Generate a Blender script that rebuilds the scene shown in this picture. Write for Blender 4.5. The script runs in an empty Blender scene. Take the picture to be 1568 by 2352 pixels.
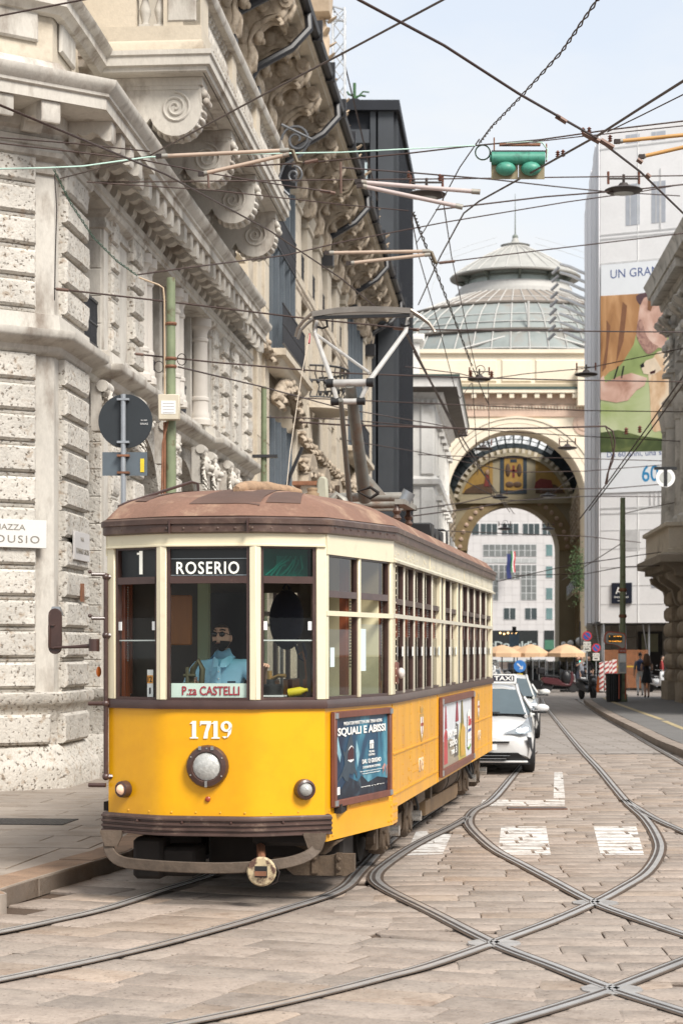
import bpy, bmesh, math, random
from mathutils import Vector as V, Matrix, noise as mnoise
R = math.radians
rnd = random.Random(7)
S = bpy.context.scene
COL = S.collection
# ---------------------------------------------------------------- camera, sky, sun, exposure
F, CH, HZ, CX = 4700.0, 2.05, 1490.0, 784.0     # focal length (in 1568-wide pixels), eye height, horizon row, centre column
cam_d = bpy.data.cameras.new('camera')
cam = bpy.data.objects.new('camera', cam_d)
COL.objects.link(cam)
cam.location = (0, 0, CH)
cam.rotation_euler = (R(90), 0, 0)
cam_d.sensor_fit = 'VERTICAL'
cam_d.sensor_height = 36.0
cam_d.lens = F / 2352.0 * 36.0
cam_d.shift_y = (HZ - 1176.0) / 2352.0
cam_d.clip_start = 0.3
cam_d.clip_end = 3000
cam_d.dof.use_dof = True
cam_d.dof.focus_distance = 18.0
cam_d.dof.aperture_fstop = 5.0
S.camera = cam
SUN_EL, SUN_AZ = 46.0, 143.0        # azimuth clockwise from +Y (the view direction): behind the camera, to the right
w = bpy.data.worlds.new('World')
S.world = w
w.use_nodes = True
nt = w.node_tree
nt.nodes.clear()
out = nt.nodes.new('ShaderNodeOutputWorld')
bg = nt.nodes.new('ShaderNodeBackground')
bg.inputs['Strength'].default_value = 0.10
sky = nt.nodes.new('ShaderNodeTexSky')
sky.sky_type = 'NISHITA'
sky.sun_disc = False
sky.sun_elevation = R(SUN_EL)
sky.sun_rotation = R(SUN_AZ)
sky.dust_density = 2.0
tc = nt.nodes.new('ShaderNodeTexCoord')
mp = nt.nodes.new('ShaderNodeMapping')
mp.inputs['Scale'].default_value = (1, 1, 2.6)
nz = nt.nodes.new('ShaderNodeTexNoise')
nz.inputs['Scale'].default_value = 3.2
nz.inputs['Detail'].default_value = 7
nz.inputs['Roughness'].default_value = 0.55
rp = nt.nodes.new('ShaderNodeMapRange')
rp.inputs['From Min'].default_value = 0.38
rp.inputs['From Max'].default_value = 0.60
rp.inputs['To Min'].default_value = 0.72
rp.inputs['To Max'].default_value = 1.0
mx = nt.nodes.new('ShaderNodeMix')
mx.data_type = 'RGBA'
mx.inputs['B'].default_value = (3.8, 3.92, 4.05, 1)
L = nt.links.new
L(tc.outputs['Generated'], mp.inputs['Vector'])
L(mp.outputs['Vector'], nz.inputs['Vector'])
L(nz.outputs['Fac'], rp.inputs['Value'])
L(rp.outputs['Result'], mx.inputs['Factor'])
L(sky.outputs['Color'], mx.inputs['A'])
L(mx.outputs['Result'], bg.inputs['Color'])
L(bg.outputs['Background'], out.inputs['Surface'])
sun_d = bpy.data.lights.new('sun', 'SUN')
sun_d.energy = 2.15
sun_d.angle = R(22)
sun_d.color = (1.0, 0.95, 0.88)
sun = bpy.data.objects.new('sun', sun_d)
COL.objects.link(sun)
az = R(SUN_AZ)
sdir = V((math.sin(az) * math.cos(R(SUN_EL)), math.cos(az) * math.cos(R(SUN_EL)), math.sin(R(SUN_EL))))
sun.rotation_euler = sdir.to_track_quat('Z', 'Y').to_euler()
sun.location = (0, -20, 40)
S.view_settings.view_transform = 'Standard'
S.view_settings.look = 'None'
S.view_settings.exposure = 1.26
S.view_settings.gamma = 1
S.view_settings.use_curve_mapping = False
S.cycles.max_bounces = 8
S.cycles.transparent_max_bounces = 24
S.cycles.use_denoising = True
# ---------------------------------------------------------------- helpers
def at(x, y, Y):
 """the world point seen at photo column x, row y (1568 x 2352 grid) at distance Y"""
 return V(((x - CX) / F * Y, Y, CH - (y - HZ) / F * Y))
def gr(x, y, h=0.0):
 return at(x, y, F * (CH - h) / (y - HZ))
def rotz(a):
 return Matrix.Rotation(a, 4, 'Z')
def frame(p, q, z=0.0):
 """local x runs p->q, local -y looks outward (right-hand side), origin p"""
 p, q = V((p[0], p[1], 0)), V((q[0], q[1], 0))
 d = (q - p).normalized()
 n = V((-d.y, d.x, 0))
 return Matrix(((d.x, n.x, 0, p.x), (d.y, n.y, 0, p.y), (0, 0, 1, z), (0, 0, 0, 1)))
class MB:
 def __init__(s):
  s.v, s.f, s.m, s.mi, s.M = [], [], [], 0, None
 def add(s, vs, fs):
  o = len(s.v)
  if s.M is None:
   s.v += [tuple(v) for v in vs]
  else:
   s.v += [tuple(s.M @ V(v)) for v in vs]
  s.f += [tuple(i + o for i in f) for f in fs]
  s.m += [s.mi] * len(fs)
  return s
 def quad(s, *p):
  return s.add(p, [tuple(range(len(p)))])
 def box(s, x0, y0, z0, x1, y1, z1):
  if x0 > x1: x0, x1 = x1, x0
  if y0 > y1: y0, y1 = y1, y0
  if z0 > z1: z0, z1 = z1, z0
  return s.add([(x0,y0,z0),(x1,y0,z0),(x1,y1,z0),(x0,y1,z0),(x0,y0,z1),(x1,y0,z1),(x1,y1,z1),(x0,y1,z1)],
                     [(0,3,2,1),(4,5,6,7),(0,1,5,4),(1,2,6,5),(2,3,7,6),(3,0,4,7)])
 def cbox(s, cx, cy, cz, dx, dy, dz):
  return s.box(cx-dx/2, cy-dy/2, cz-dz/2, cx+dx/2, cy+dy/2, cz+dz/2)
 def chamfer(s, x0, z0, x1, z1, y0, y1, c):
  """block standing proud of a wall: back at y1, front face at y0, its front edges chamfered by c"""
  return s.add([(x0,y1,z0),(x1,y1,z0),(x1,y1,z1),(x0,y1,z1),
                      (x0,y0+c,z0),(x1,y0+c,z0),(x1,y0+c,z1),(x0,y0+c,z1),
                      (x0+c,y0,z0+c),(x1-c,y0,z0+c),(x1-c,y0,z1-c),(x0+c,y0,z1-c)],
                     [(8,9,10,11),(4,5,9,8),(5,6,10,9),(6,7,11,10),(7,4,8,11),
                      (0,1,5,4),(1,2,6,5),(2,3,7,6),(3,0,4,7)])
 def cyl(s, p0, p1, r0, r1=None, n=10, caps=True):
  p0, p1 = V(p0), V(p1)
  r1 = r0 if r1 is None else r1
  d = (p1 - p0).normalized()
  a = V((0,0,1)) if abs(d.z) < 0.9 else V((1,0,0))
  u = d.cross(a).normalized(); w_ = d.cross(u)
  vs, fs = [], []
  for i in range(n):
   t = 2*math.pi*i/n
   k = u*math.cos(t) + w_*math.sin(t)
   vs += [p0 + k*r0, p1 + k*r1]
  for i in range(n):
   j = (i+1) % n
   fs.append((2*i, 2*i+1, 2*j+1, 2*j))
  if caps:
   fs.append(tuple(2*i for i in range(n)))
   fs.append(tuple(2*i+1 for i in reversed(range(n))))
  return s.add(vs, fs)
 def tube(s, pts, r, n=6, closed=False, caps=True, flat=None):
  pts = [V(p) for p in pts]
  N = len(pts)
  rs = r if isinstance(r, (list, tuple)) else [r]*N
  vs, fs = [], []
  prev = None
  for i, p in enumerate(pts):
   if closed:
    d = (pts[(i+1) % N] - pts[i-1]).normalized()
   else:
    d = (pts[min(i+1, N-1)] - pts[max(i-1, 0)]).normalized()
   if prev is None:
    a = V((0,0,1)) if abs(d.z) < 0.9 else V((1,0,0))
    u = d.cross(a).normalized()
   else:
    u = (prev - d*prev.dot(d))
    u = u.normalized() if u.length > 1e-6 else d.orthogonal().normalized()
   prev = u
   w_ = d.cross(u)
   for k in range(n):
    t = 2*math.pi*k/n
    cu, cw = math.cos(t), math.sin(t)
    if flat: cw *= flat
    vs.append(p + (u*cu + w_*cw)*rs[i])
  M_ = N if closed else N-1
  for i in range(M_):
   b, c = i*n, ((i+1) % N)*n
   for k in range(n):
    j = (k+1) % n
    fs.append((b+k, b+j, c+j, c+k))
  if caps and not closed:
   fs.append(tuple(reversed(range(n))))
   fs.append(tuple((N-1)*n+k for k in range(n)))
  return s.add(vs, fs)
 def lathe(s, prof, n=16, M=None, arc=2*math.pi):
  """prof: (r, z) from bottom to top, round local z"""
  full = abs(arc - 2*math.pi) < 1e-6
  c = n if full else n+1
  vs, fs = [], []
  for r, z in prof:
   for k in range(c):
    t = arc*k/n
    p = V((r*math.cos(t), r*math.sin(t), z))
    vs.append(M @ p if M else p)
  for i in range(len(prof)-1):
   for k in range(n):
    j = (k+1) % c
    fs.append((i*c+k, i*c+j, (i+1)*c+j, (i+1)*c+k))
  if full:
   if prof[0][0] > 1e-5: fs.append(tuple(reversed(range(c))))
   if prof[-1][0] > 1e-5: fs.append(tuple((len(prof)-1)*c+k for k in range(c)))
  return s.add(vs, fs)
 def prism(s, poly, y0, y1):
  """polygon in local xz (counter-clockwise seen from -y), extruded y0 (front) to y1"""
  n = len(poly)
  vs = [(x, y0, z) for x, z in poly] + [(x, y1, z) for x, z in poly]
  fs = [tuple(range(n)), tuple(n+i for i in reversed(range(n)))]
  for i in range(n):
   j = (i+1) % n
   fs.append((j, i, n+i, n+j))
  return s.add(vs, fs)
 def slab(s, poly, z0, z1, top_only=False):
  """polygon in xy, extruded up"""
  n = len(poly)
  vs = [(p[0], p[1], z0) for p in poly] + [(p[0], p[1], z1) for p in poly]
  fs = [tuple(n+i for i in range(n))]
  if not top_only: fs.append(tuple(reversed(range(n))))
  for i in range(n):
   j = (i+1) % n
   fs.append((i, j, n+j, n+i))
  return s.add(vs, fs)
 def sweep(s, prof, path, closed=False, caps=True):
  """moulding: prof = list of (out, z); path = plan points, outward on the right-hand side"""
  N = len(path)
  P = [V((p[0], p[1])) for p in path]
  def nrm(i, j):
   d = (P[j]-P[i]).normalized()
   return V((d.y, -d.x))
  vs, fs = [], []
  m = len(prof)
  for i in range(N):
   if closed:
    a, b = nrm(i-1, i), nrm(i, (i+1) % N)
   else:
    a = nrm(max(i-1,0), max(i,1)) if i > 0 else nrm(0, 1)
    b = nrm(i, i+1) if i < N-1 else a
   k = a + b
   k = k / max(0.3, (1 + a.dot(b)))
   for o, z in prof:
    vs.append((P[i].x + k.x*o, P[i].y + k.y*o, z))
  M_ = N if closed else N-1
  for i in range(M_):
   b, c = i*m, ((i+1) % N)*m
   for k in range(m-1):
    fs.append((b+k, c+k, c+k+1, b+k+1))
  if caps and not closed:
   fs.append(tuple(reversed(range(m))))
   fs.append(tuple((N-1)*m+k for k in range(m)))
  return s.add(vs, fs)
 def ball(s, c, r, nu=10, nv=7, sc=(1,1,1), M=None):
  vs, fs = [], []
  c = V(c)
  for j in range(nv+1):
   ph = math.pi*j/nv
   for i in range(nu):
    th = 2*math.pi*i/nu
    p = V((r*sc[0]*math.sin(ph)*math.cos(th), r*sc[1]*math.sin(ph)*math.sin(th), -r*sc[2]*math.cos(ph)))
    if M: p = M @ p
    vs.append(c + p)
  for j in range(nv):
   for i in range(nu):
    k = (i+1) % nu
    fs.append((j*nu+i, j*nu+k, (j+1)*nu+k, (j+1)*nu+i))
  return s.add(vs, fs)
 def mesh(s, name, mats, bevel=0, seg=1, sharp=40):
  me = bpy.data.meshes.new(name)
  me.from_pydata(s.v, [], s.f)
  if not isinstance(mats, (list, tuple)): mats = [mats]
  for m in mats: me.materials.append(m)
  if len(mats) > 1:
   me.polygons.foreach_set('material_index', s.m)
  if bevel:
   bm = bmesh.new(); bm.from_mesh(me)
   es = [e for e in bm.edges if len(e.link_faces) == 2 and e.calc_face_angle(0) > 0.5]
   bmesh.ops.bevel(bm, geom=es, offset=bevel, segments=seg, affect='EDGES', profile=0.5)
   bm.to_mesh(me); bm.free()
  me.polygons.foreach_set('use_smooth', [True]*len(me.polygons))
  me.set_sharp_from_angle(angle=R(sharp))
  me.update()
  return me
 def build(s, name, mats, parent=None, M=None, **k):
  o = bpy.data.objects.new(name, s.mesh(name, mats, **k))
  COL.objects.link(o)
  if parent: o.parent = parent
  if M is not None: o.matrix_local = M
  return o
def tag(o, label=None, cat=None, group=None, kind=None):
 if label: o['label'] = label
 if cat: o['category'] = cat
 if group: o['group'] = group
 if kind: o['kind'] = kind
 return o
def thing(name, label, cat, M=None, group=None):
 o = bpy.data.objects.new(name, None)
 o.empty_display_size = 0.2
 COL.objects.link(o)
 if M is not None: o.matrix_world = M
 return tag(o, label, cat, group)
def inst(name, me, parent=None, M=None):
 o = bpy.data.objects.new(name, me)
 COL.objects.link(o)
 if parent: o.parent = parent
 if M is not None: o.matrix_local = M
 return o
def clone(root, M=None):
 c = root.copy(); COL.objects.link(c)
 if M is not None: c.matrix_world = M
 for ch in list(root.children):
  d = ch.copy(); COL.objects.link(d); d.parent = c
  for g in list(ch.children):
   e = g.copy(); COL.objects.link(e); e.parent = d
 return c
def T(x=0, y=0, z=0):
 return Matrix.Translation((x, y, z))
def textmesh(s, size, ext=0.003, align='CENTER', bold=0.0, space=1.0):
 cu = bpy.data.curves.new('letters', 'FONT')
 cu.body = s; cu.size = size; cu.extrude = ext; cu.align_x = align; cu.offset = bold
 cu.space_character = space
 cu.resolution_u = 3
 o = bpy.data.objects.new('letters', cu)
 COL.objects.link(o)
 dg = bpy.context.evaluated_depsgraph_get()
 me = bpy.data.meshes.new_from_object(o.evaluated_get(dg))
 bpy.data.objects.remove(o); bpy.data.curves.remove(cu)
 return me
def text(s, W, H, m, parent, M, name='lettering', ext=0.003, bold=0.0, space=1.0):
 """flat letters centred on M's origin, W wide and H tall, standing in local xz and facing -y"""
 me = textmesh(s, 1.0, ext=ext, bold=bold, space=space)
 xs = [v.co.x for v in me.vertices]; ys = [v.co.y for v in me.vertices]
 cx, cy = (min(xs)+max(xs))/2, (min(ys)+max(ys))/2
 kx, ky = W/(max(xs)-min(xs)), H/(max(ys)-min(ys))
 for v in me.vertices:
  v.co = ((v.co.x-cx)*kx, -v.co.z, (v.co.y-cy)*ky)
 me.materials.clear(); me.materials.append(m)
 o = bpy.data.objects.new(name, me)
 COL.objects.link(o)
 if parent: o.parent = parent
 o.matrix_local = M
 return o
def skin(verts, edges, radii, mats, pick, sub=1, root=0, extra=None, name='body', parent=None, M=None):
 """one continuous skinned body; pick(point) -> material index"""
 me = bpy.data.meshes.new('skel')
 me.from_pydata([tuple(v) for v in verts], edges, [])
 o = bpy.data.objects.new('skel', me); COL.objects.link(o)
 sk = o.modifiers.new('s', 'SKIN'); sk.branch_smoothing = 0.6
 for i, r in enumerate(radii):
  d = me.skin_vertices[0].data[i]
  d.radius = r if isinstance(r, tuple) else (r, r)
  d.use_root = (i == root)
 if sub:
  su = o.modifiers.new('u', 'SUBSURF'); su.levels = sub; su.render_levels = sub
 dg = bpy.context.evaluated_depsgraph_get()
 m2 = bpy.data.meshes.new_from_object(o.evaluated_get(dg))
 bpy.data.objects.remove(o); bpy.data.meshes.remove(me)
 mb = MB()
 vs = [v.co.copy() for v in m2.vertices]
 mb.v = [tuple(v) for v in vs]; mb.f = [tuple(p.vertices) for p in m2.polygons]
 mb.m = [pick(sum((vs[i] for i in f), V())/len(f)) for f in mb.f]
 bpy.data.meshes.remove(m2)
 if extra: extra(mb)
 return mb.build(name, mats, parent, M, sharp=80)
def head(mb, c, s=1.0, yaw=0.0, pitch=0.0, hair=1, skin_i=0, beard=None, long_hair=False, nu=20, nv=16, hairline=0.35):
 """a head with brow, nose, jaw and ears facing local -y; faces get material indices"""
 M = Matrix.Rotation(yaw, 4, 'Z') @ Matrix.Rotation(pitch, 4, 'X')
 c = V(c); vs, fs, ms = [], [], []
 def g(a, b, w): return math.exp(-((a*a)+(b*b))/(w*w))
 for j in range(nv+1):
  ph = math.pi*j/nv
  for i in range(nu):
   th = 2*math.pi*i/nu
   d = V((math.sin(ph)*math.sin(th), -math.sin(ph)*math.cos(th), -math.cos(ph)))
   p = V((d.x*0.076, d.y*0.096, d.z*0.118))
   if d.z < 0: p.x *= 1-0.30*d.z*d.z; p.y *= (1-0.12*d.z*d.z) if d.y < 0 else (1-0.45*d.z*d.z)
   if d.y < 0:
    p.y -= 0.022*g(d.x, d.z+0.18, 0.16) + 0.010*g(d.x, d.z+0.02, 0.14)
    p.y -= 0.010*g(d.x*0.6, d.z-0.22, 0.14)
    p.y += 0.010*(g(d.x-0.36, d.z-0.04, 0.15)+g(d.x+0.36, d.z-0.04, 0.15))
    p.y -= 0.008*g(d.x*0.7, d.z+0.50, 0.10) + 0.012*g(d.x*0.7, d.z+0.80, 0.2)
   vs.append(c + (M @ p)*s)
 for j in range(nv):
  for i in range(nu):
   k = (i+1) % nu
   fs.append((j*nu+i, j*nu+k, (j+1)*nu+k, (j+1)*nu+i))
   ph = math.pi*(j+.5)/nv; th = 2*math.pi*(i+.5)/nu
   x, y, z = math.sin(ph)*math.sin(th), -math.sin(ph)*math.cos(th), -math.cos(ph)
   k_ = skin_i
   if z > 0.62 - 0.0*y and y < 0.2 and z > hairline+0.25: k_ = hair
   if y > -0.15 and z > -0.1 and (z > 0.2 or y > 0.25): k_ = hair
   if beard is not None and y < 0.15 and z < -0.22 and not (abs(x) < 0.2 and z > -0.36 and y < -0.8): k_ = beard
   ms.append(k_)
 o = len(mb.v); mb.v += [tuple(v) for v in vs]; mb.f += [tuple(i+o for i in f) for f in fs]; mb.m += ms
 for sx in (-1, 1):
  mb.mi = skin_i
  mb.ball(c + (M @ V((sx*0.078, 0.008, -0.008)))*s, 0.03*s, 8, 6, (0.35, 0.6, 1.0), M)
# ---------------------------------------------------------------- materials
MATS = {}
def mat(name, col, rough=0.6, metal=0.0, var=0.12, vs=2.5, bump=0.0, bs=30.0, spec=0.5, col2=None, c2=0.5, c2w=0.1, c2s=6.0,
  pits=None, pit_s=40.0, pit_w=0.35, coat=0.0, emit=None, estr=1.0, fine=0.0, stretch=None):
 """noise-varied principled; col2 = patches of a second colour, pits = dark specks"""
 if name in MATS: return MATS[name]
 m = bpy.data.materials.new(name); m.use_nodes = True
 t = m.node_tree; n = t.nodes; l = t.links.new
 b = n['Principled BSDF']
 b.inputs['Roughness'].default_value = rough
 b.inputs['Metallic'].default_value = metal
 b.inputs['Specular IOR Level'].default_value = spec
 if coat: b.inputs['Coat Weight'].default_value = coat; b.inputs['Coat Roughness'].default_value = 0.08
 tcn = n.new('ShaderNodeTexCoord')
 src = tcn.outputs['Object']
 if stretch:
  mpn = n.new('ShaderNodeMapping'); mpn.inputs['Scale'].default_value = stretch
  l(src, mpn.inputs['Vector']); src = mpn.outputs['Vector']
 oi = n.new('ShaderNodeObjectInfo')
 va = n.new('ShaderNodeVectorMath'); va.operation = 'MULTIPLY_ADD'
 va.inputs[1].default_value = (1, 1, 1)
 cx = n.new('ShaderNodeCombineXYZ')
 mm = n.new('ShaderNodeMath'); mm.operation = 'MULTIPLY'; mm.inputs[1].default_value = 37.0
 l(oi.outputs['Random'], mm.inputs[0])
 for i in range(3): l(mm.outputs[0], cx.inputs[i])
 l(src, va.inputs[0]); l(cx.outputs[0], va.inputs[2])
 src = va.outputs[0]
 def nzn(sc, det=4, ro=0.6):
  q = n.new('ShaderNodeTexNoise'); q.inputs['Scale'].default_value = sc
  q.inputs['Detail'].default_value = det; q.inputs['Roughness'].default_value = ro
  l(src, q.inputs['Vector']); return q.outputs['Fac']
 def mul(colr, fac, lo, hi):
  mr = n.new('ShaderNodeMapRange'); mr.inputs['From Min'].default_value = 0.3; mr.inputs['From Max'].default_value = 0.7
  mr.inputs['To Min'].default_value = lo; mr.inputs['To Max'].default_value = hi
  l(fac, mr.inputs['Value'])
  vm = n.new('ShaderNodeVectorMath'); vm.operation = 'SCALE'
  l(colr, vm.inputs[0]); l(mr.outputs[0], vm.inputs['Scale']); return vm.outputs[0]
 rgb = n.new('ShaderNodeRGB'); rgb.outputs[0].default_value = (*col, 1)
 c = rgb.outputs[0]
 if col2:
  mr = n.new('ShaderNodeMapRange'); mr.inputs['From Min'].default_value = c2 - c2w; mr.inputs['From Max'].default_value = c2 + c2w
  l(nzn(c2s, 6, 0.65), mr.inputs['Value'])
  mxn = n.new('ShaderNodeMix'); mxn.data_type = 'RGBA'
  l(mr.outputs[0], mxn.inputs['Factor']); l(c, mxn.inputs['A']); mxn.inputs['B'].default_value = (*col2, 1)
  c = mxn.outputs['Result']
 if var: c = mul(c, nzn(vs, 5), 1 - var, 1 + var)
 if fine: c = mul(c, nzn(vs*14, 3, 0.8), 1 - fine, 1 + fine)
 if var:
  mr0 = n.new('ShaderNodeMapRange'); mr0.inputs['To Min'].default_value = 1 - var*0.5; mr0.inputs['To Max'].default_value = 1 + var*0.5
  l(oi.outputs['Random'], mr0.inputs['Value'])
  vm0 = n.new('ShaderNodeVectorMath'); vm0.operation = 'SCALE'
  l(c, vm0.inputs[0]); l(mr0.outputs[0], vm0.inputs['Scale']); c = vm0.outputs[0]
 hgt = None
 if pits:
  pn = nzn(pit_s, 3, 0.5)
  mr = n.new('ShaderNodeMapRange'); mr.inputs['From Min'].default_value = pit_w - 0.05; mr.inputs['From Max'].default_value = pit_w + 0.03
  l(pn, mr.inputs['Value'])
  mxn = n.new('ShaderNodeMix'); mxn.data_type = 'RGBA'
  l(mr.outputs[0], mxn.inputs['Factor']); mxn.inputs['A'].default_value = (*pits, 1); l(c, mxn.inputs['B'])
  c = mxn.outputs['Result']; hgt = mr.outputs[0]
 l(c, b.inputs['Base Color'])
 if bump:
  bn = n.new('ShaderNodeBump'); bn.inputs['Strength'].default_value = bump; bn.inputs['Distance'].default_value = 0.02
  hn = nzn(bs, 5, 0.6)
  if hgt is not None:
   ad = n.new('ShaderNodeMath'); ad.operation = 'ADD'; l(hn, ad.inputs[0]); l(hgt, ad.inputs[1]); hn = ad.outputs[0]
  l(hn, bn.inputs['Height']); l(bn.outputs[0], b.inputs['Normal'])
 if emit:
  b.inputs['Emission Color'].default_value = (*emit, 1); b.inputs['Emission Strength'].default_value = estr
 MATS[name] = m
 return m
def glass(name, tint=(0.9, 0.95, 0.93), refl=0.12, rough=0.02):
 if name in MATS: return MATS[name]
 m = bpy.data.materials.new(name); m.use_nodes = True
 t = m.node_tree; n = t.nodes; l = t.links.new
 n.remove(n['Principled BSDF'])
 tr = n.new('ShaderNodeBsdfTransparent'); tr.inputs[0].default_value = (*tint, 1)
 gl = n.new('ShaderNodeBsdfGlossy'); gl.inputs['Roughness'].default_value = rough
 ge = n.new('ShaderNodeNewGeometry'); dt = n.new('ShaderNodeVectorMath'); dt.operation = 'DOT_PRODUCT'
 l(ge.outputs['Incoming'], dt.inputs[0]); l(ge.outputs['Normal'], dt.inputs[1])
 x = dt.outputs['Value']
 for op, v in (('ABSOLUTE', 0), ('SUBTRACT', 1.0), ('POWER', 5.0)):
  q = n.new('ShaderNodeMath'); q.operation = op
  if op == 'SUBTRACT': q.inputs[0].default_value = 1.0; l(x, q.inputs[1])
  else: l(x, q.inputs[0]); q.inputs[1].default_value = v
  x = q.outputs[0]
 mr = n.new('ShaderNodeMath'); mr.operation = 'MULTIPLY_ADD'; mr.inputs[1].default_value = 0.85; mr.inputs[2].default_value = refl; l(x, mr.inputs[0])
 mxs = n.new('ShaderNodeMixShader')
 l(mr.outputs[0], mxs.inputs[0]); l(tr.outputs[0], mxs.inputs[1]); l(gl.outputs[0], mxs.inputs[2])
 l(mxs.outputs[0], n['Material Output'].inputs['Surface'])
 MATS[name] = m
 return m
stone_l = mat('stone_light', (0.535, 0.505, 0.455), 0.9, var=0.13, vs=1.6, bump=0.9, bs=20, pits=(0.27, 0.225, 0.18), pit_s=20, pit_w=0.362, fine=0.12, col2=(0.40, 0.335, 0.27), c2=0.60, c2w=0.05, c2s=8, spec=.2)
stone_d = mat('stone_dressed', (0.53, 0.50, 0.45), 0.85, var=0.12, vs=1.2, bump=0.25, bs=30, fine=0.08, col2=(0.25, 0.21, 0.175), c2=0.60, c2w=0.10, c2s=1.9, stretch=(1,1,.45), spec=.2)
stone_y = mat('stone_warm', (0.54, 0.475, 0.38), 0.8, var=0.09, vs=1.0, bump=0.2, bs=30, fine=0.06, col2=(0.32, 0.265, 0.20), c2=0.64, c2w=0.10, c2s=1.3)
stone_b = mat('stone_brown', (0.36, 0.30, 0.23), 0.85, var=0.12, vs=1.3, bump=0.4, bs=25, fine=0.08, col2=(0.20, 0.16, 0.12), c2=0.60, c2w=0.12, c2s=2.0)
dark_glass = mat('dark_window_glass', (0.02, 0.023, 0.027), 0.2, var=0.2, vs=0.5, spec=.2)
grey_glass = mat('grey_window_glass', (0.10, 0.12, 0.13), 0.08, var=0.3, vs=0.4)
iron = mat('black_iron', (0.025, 0.025, 0.028), 0.45, var=0.2)
steel_grey = mat('galvanised_steel', (0.36, 0.38, 0.40), 0.4, 0.6, var=0.1, vs=6)
pole_green = mat('pole_green', (0.17, 0.20, 0.115), 0.55, var=0.18, vs=4, col2=(0.10, 0.065, 0.03), c2=0.62, c2w=0.06, c2s=5)
wire_m = mat('wire_dark', (0.035, 0.025, 0.022), 0.5, 0.3, var=0.2)
rust = mat('rusty_metal', (0.22, 0.10, 0.055), 0.7, 0.2, var=0.3, vs=8)
white_paint = mat('white_paint', (0.78, 0.78, 0.76), 0.5, var=0.05)
# ---------------------------------------------------------------- ground, paving, rails, kerbs
dirt = mat('joint_dirt', (0.075, 0.050, 0.034), 0.95, var=0.25, vs=3, bump=0.5, bs=40)
pav_m = [mat('paving_%d' % i, c, 0.74, var=0.13, vs=2.2, bump=0.55, bs=14, fine=0.16, col2=c_, c2=0.60, c2w=0.10, c2s=4.0, pits=(.13,.10,.08), pit_s=34, pit_w=.33)
         for i, (c, c_) in enumerate([((0.315, 0.258, 0.215), (0.225, 0.18, 0.148)), ((0.30, 0.25, 0.21), (0.21, 0.175, 0.15)),
                                      ((0.325, 0.258, 0.205), (0.24, 0.175, 0.13)), ((0.29, 0.24, 0.202), (0.20, 0.16, 0.13)),
                                      ((0.33, 0.27, 0.225), (0.24, 0.19, 0.155))])]
slab_m = mat('pavement_slab', (0.30, 0.255, 0.215), 0.8, var=0.12, vs=1.2, bump=0.25, bs=25, fine=0.08, col2=(0.22, 0.175, 0.135), c2=0.6, c2w=0.1, c2s=1.5)
kerb_m = mat('kerb_granite', (0.25, 0.165, 0.11), 0.85, var=0.25, vs=3, bump=0.5, bs=25, fine=0.15)
rail_m = mat('rail_steel', (0.50, 0.485, 0.47), 0.36, 0.55, var=0.15, vs=4)
groove_m = mat('rail_groove', (0.055, 0.042, 0.035), 0.8, var=0.3, vs=4)
asph_m = mat('asphalt', (0.135, 0.13, 0.125), 0.9, var=0.12, vs=1.5, bump=0.3, bs=60, fine=0.1)
roadpaint = mat('road_paint', (0.62, 0.60, 0.57), 0.75, var=0.12, vs=2.2, col2=(0.33, 0.29, 0.255), c2=0.56, c2w=0.05, c2s=7, fine=0.12)
mb = MB(); mb.add([(-400,-60,-0.03),(400,-60,-0.03),(400,1500,-0.03),(-400,1500,-0.03)], [(0,1,2,3)])
tag(mb.build('ground', dirt), 'earth bed under the paving of the street', kind='structure')
# far carriageway beyond the stones that can be told apart: material brickwork
def far_mat():
 m = bpy.data.materials.new('far_sett_paving'); m.use_nodes = True
 n = m.node_tree.nodes; l = m.node_tree.links.new; b = n['Principled BSDF']; b.inputs['Roughness'].default_value = 0.75
 tcn = n.new('ShaderNodeTexCoord'); br = n.new('ShaderNodeTexBrick'); l(tcn.outputs['Object'], br.inputs['Vector'])
 br.inputs['Scale'].default_value = 1.0; br.inputs['Brick Width'].default_value = 0.95; br.inputs['Row Height'].default_value = 0.36
 br.inputs['Mortar Size'].default_value = 0.018; br.inputs['Color1'].default_value = (0.30, 0.27, 0.245, 1)
 br.inputs['Color2'].default_value = (0.245, 0.215, 0.19, 1); br.inputs['Mortar'].default_value = (0.12, 0.09, 0.07, 1)
 q = n.new('ShaderNodeTexNoise'); q.inputs['Scale'].default_value = 1.1; q.inputs['Detail'].default_value = 6; l(tcn.outputs['Object'], q.inputs['Vector'])
 mr = n.new('ShaderNodeMapRange'); mr.inputs['To Min'].default_value = 0.7; mr.inputs['To Max'].default_value = 1.3; l(q.outputs['Fac'], mr.inputs['Value'])
 vm = n.new('ShaderNodeVectorMath'); vm.operation = 'SCALE'; l(br.outputs['Color'], vm.inputs[0]); l(mr.outputs[0], vm.inputs['Scale'])
 l(vm.outputs[0], b.inputs['Base Color'])
 return m
road = MB().add([(-14,40.0,0),(40,40.0,0),(40,210,0),(-14,210,0)], [(0,1,2,3)]).build('road', [far_mat()])
tag(road, 'stone paved carriageway with tram tracks', kind='structure')
def catmull(pts, per=8):
 P = [V(p) for p in pts]; o = []
 for i in range(len(P)-1):
  a, b, c, d = P[max(i-1,0)], P[i], P[i+1], P[min(i+2,len(P)-1)]
  for k in range(per):
   t = k/per
   o.append(0.5*((2*b)+(c-a)*t+(2*a-5*b+4*c-d)*t*t+(3*b-a-3*c+d)*t**3))
 o.append(P[-1]); return o
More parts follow.
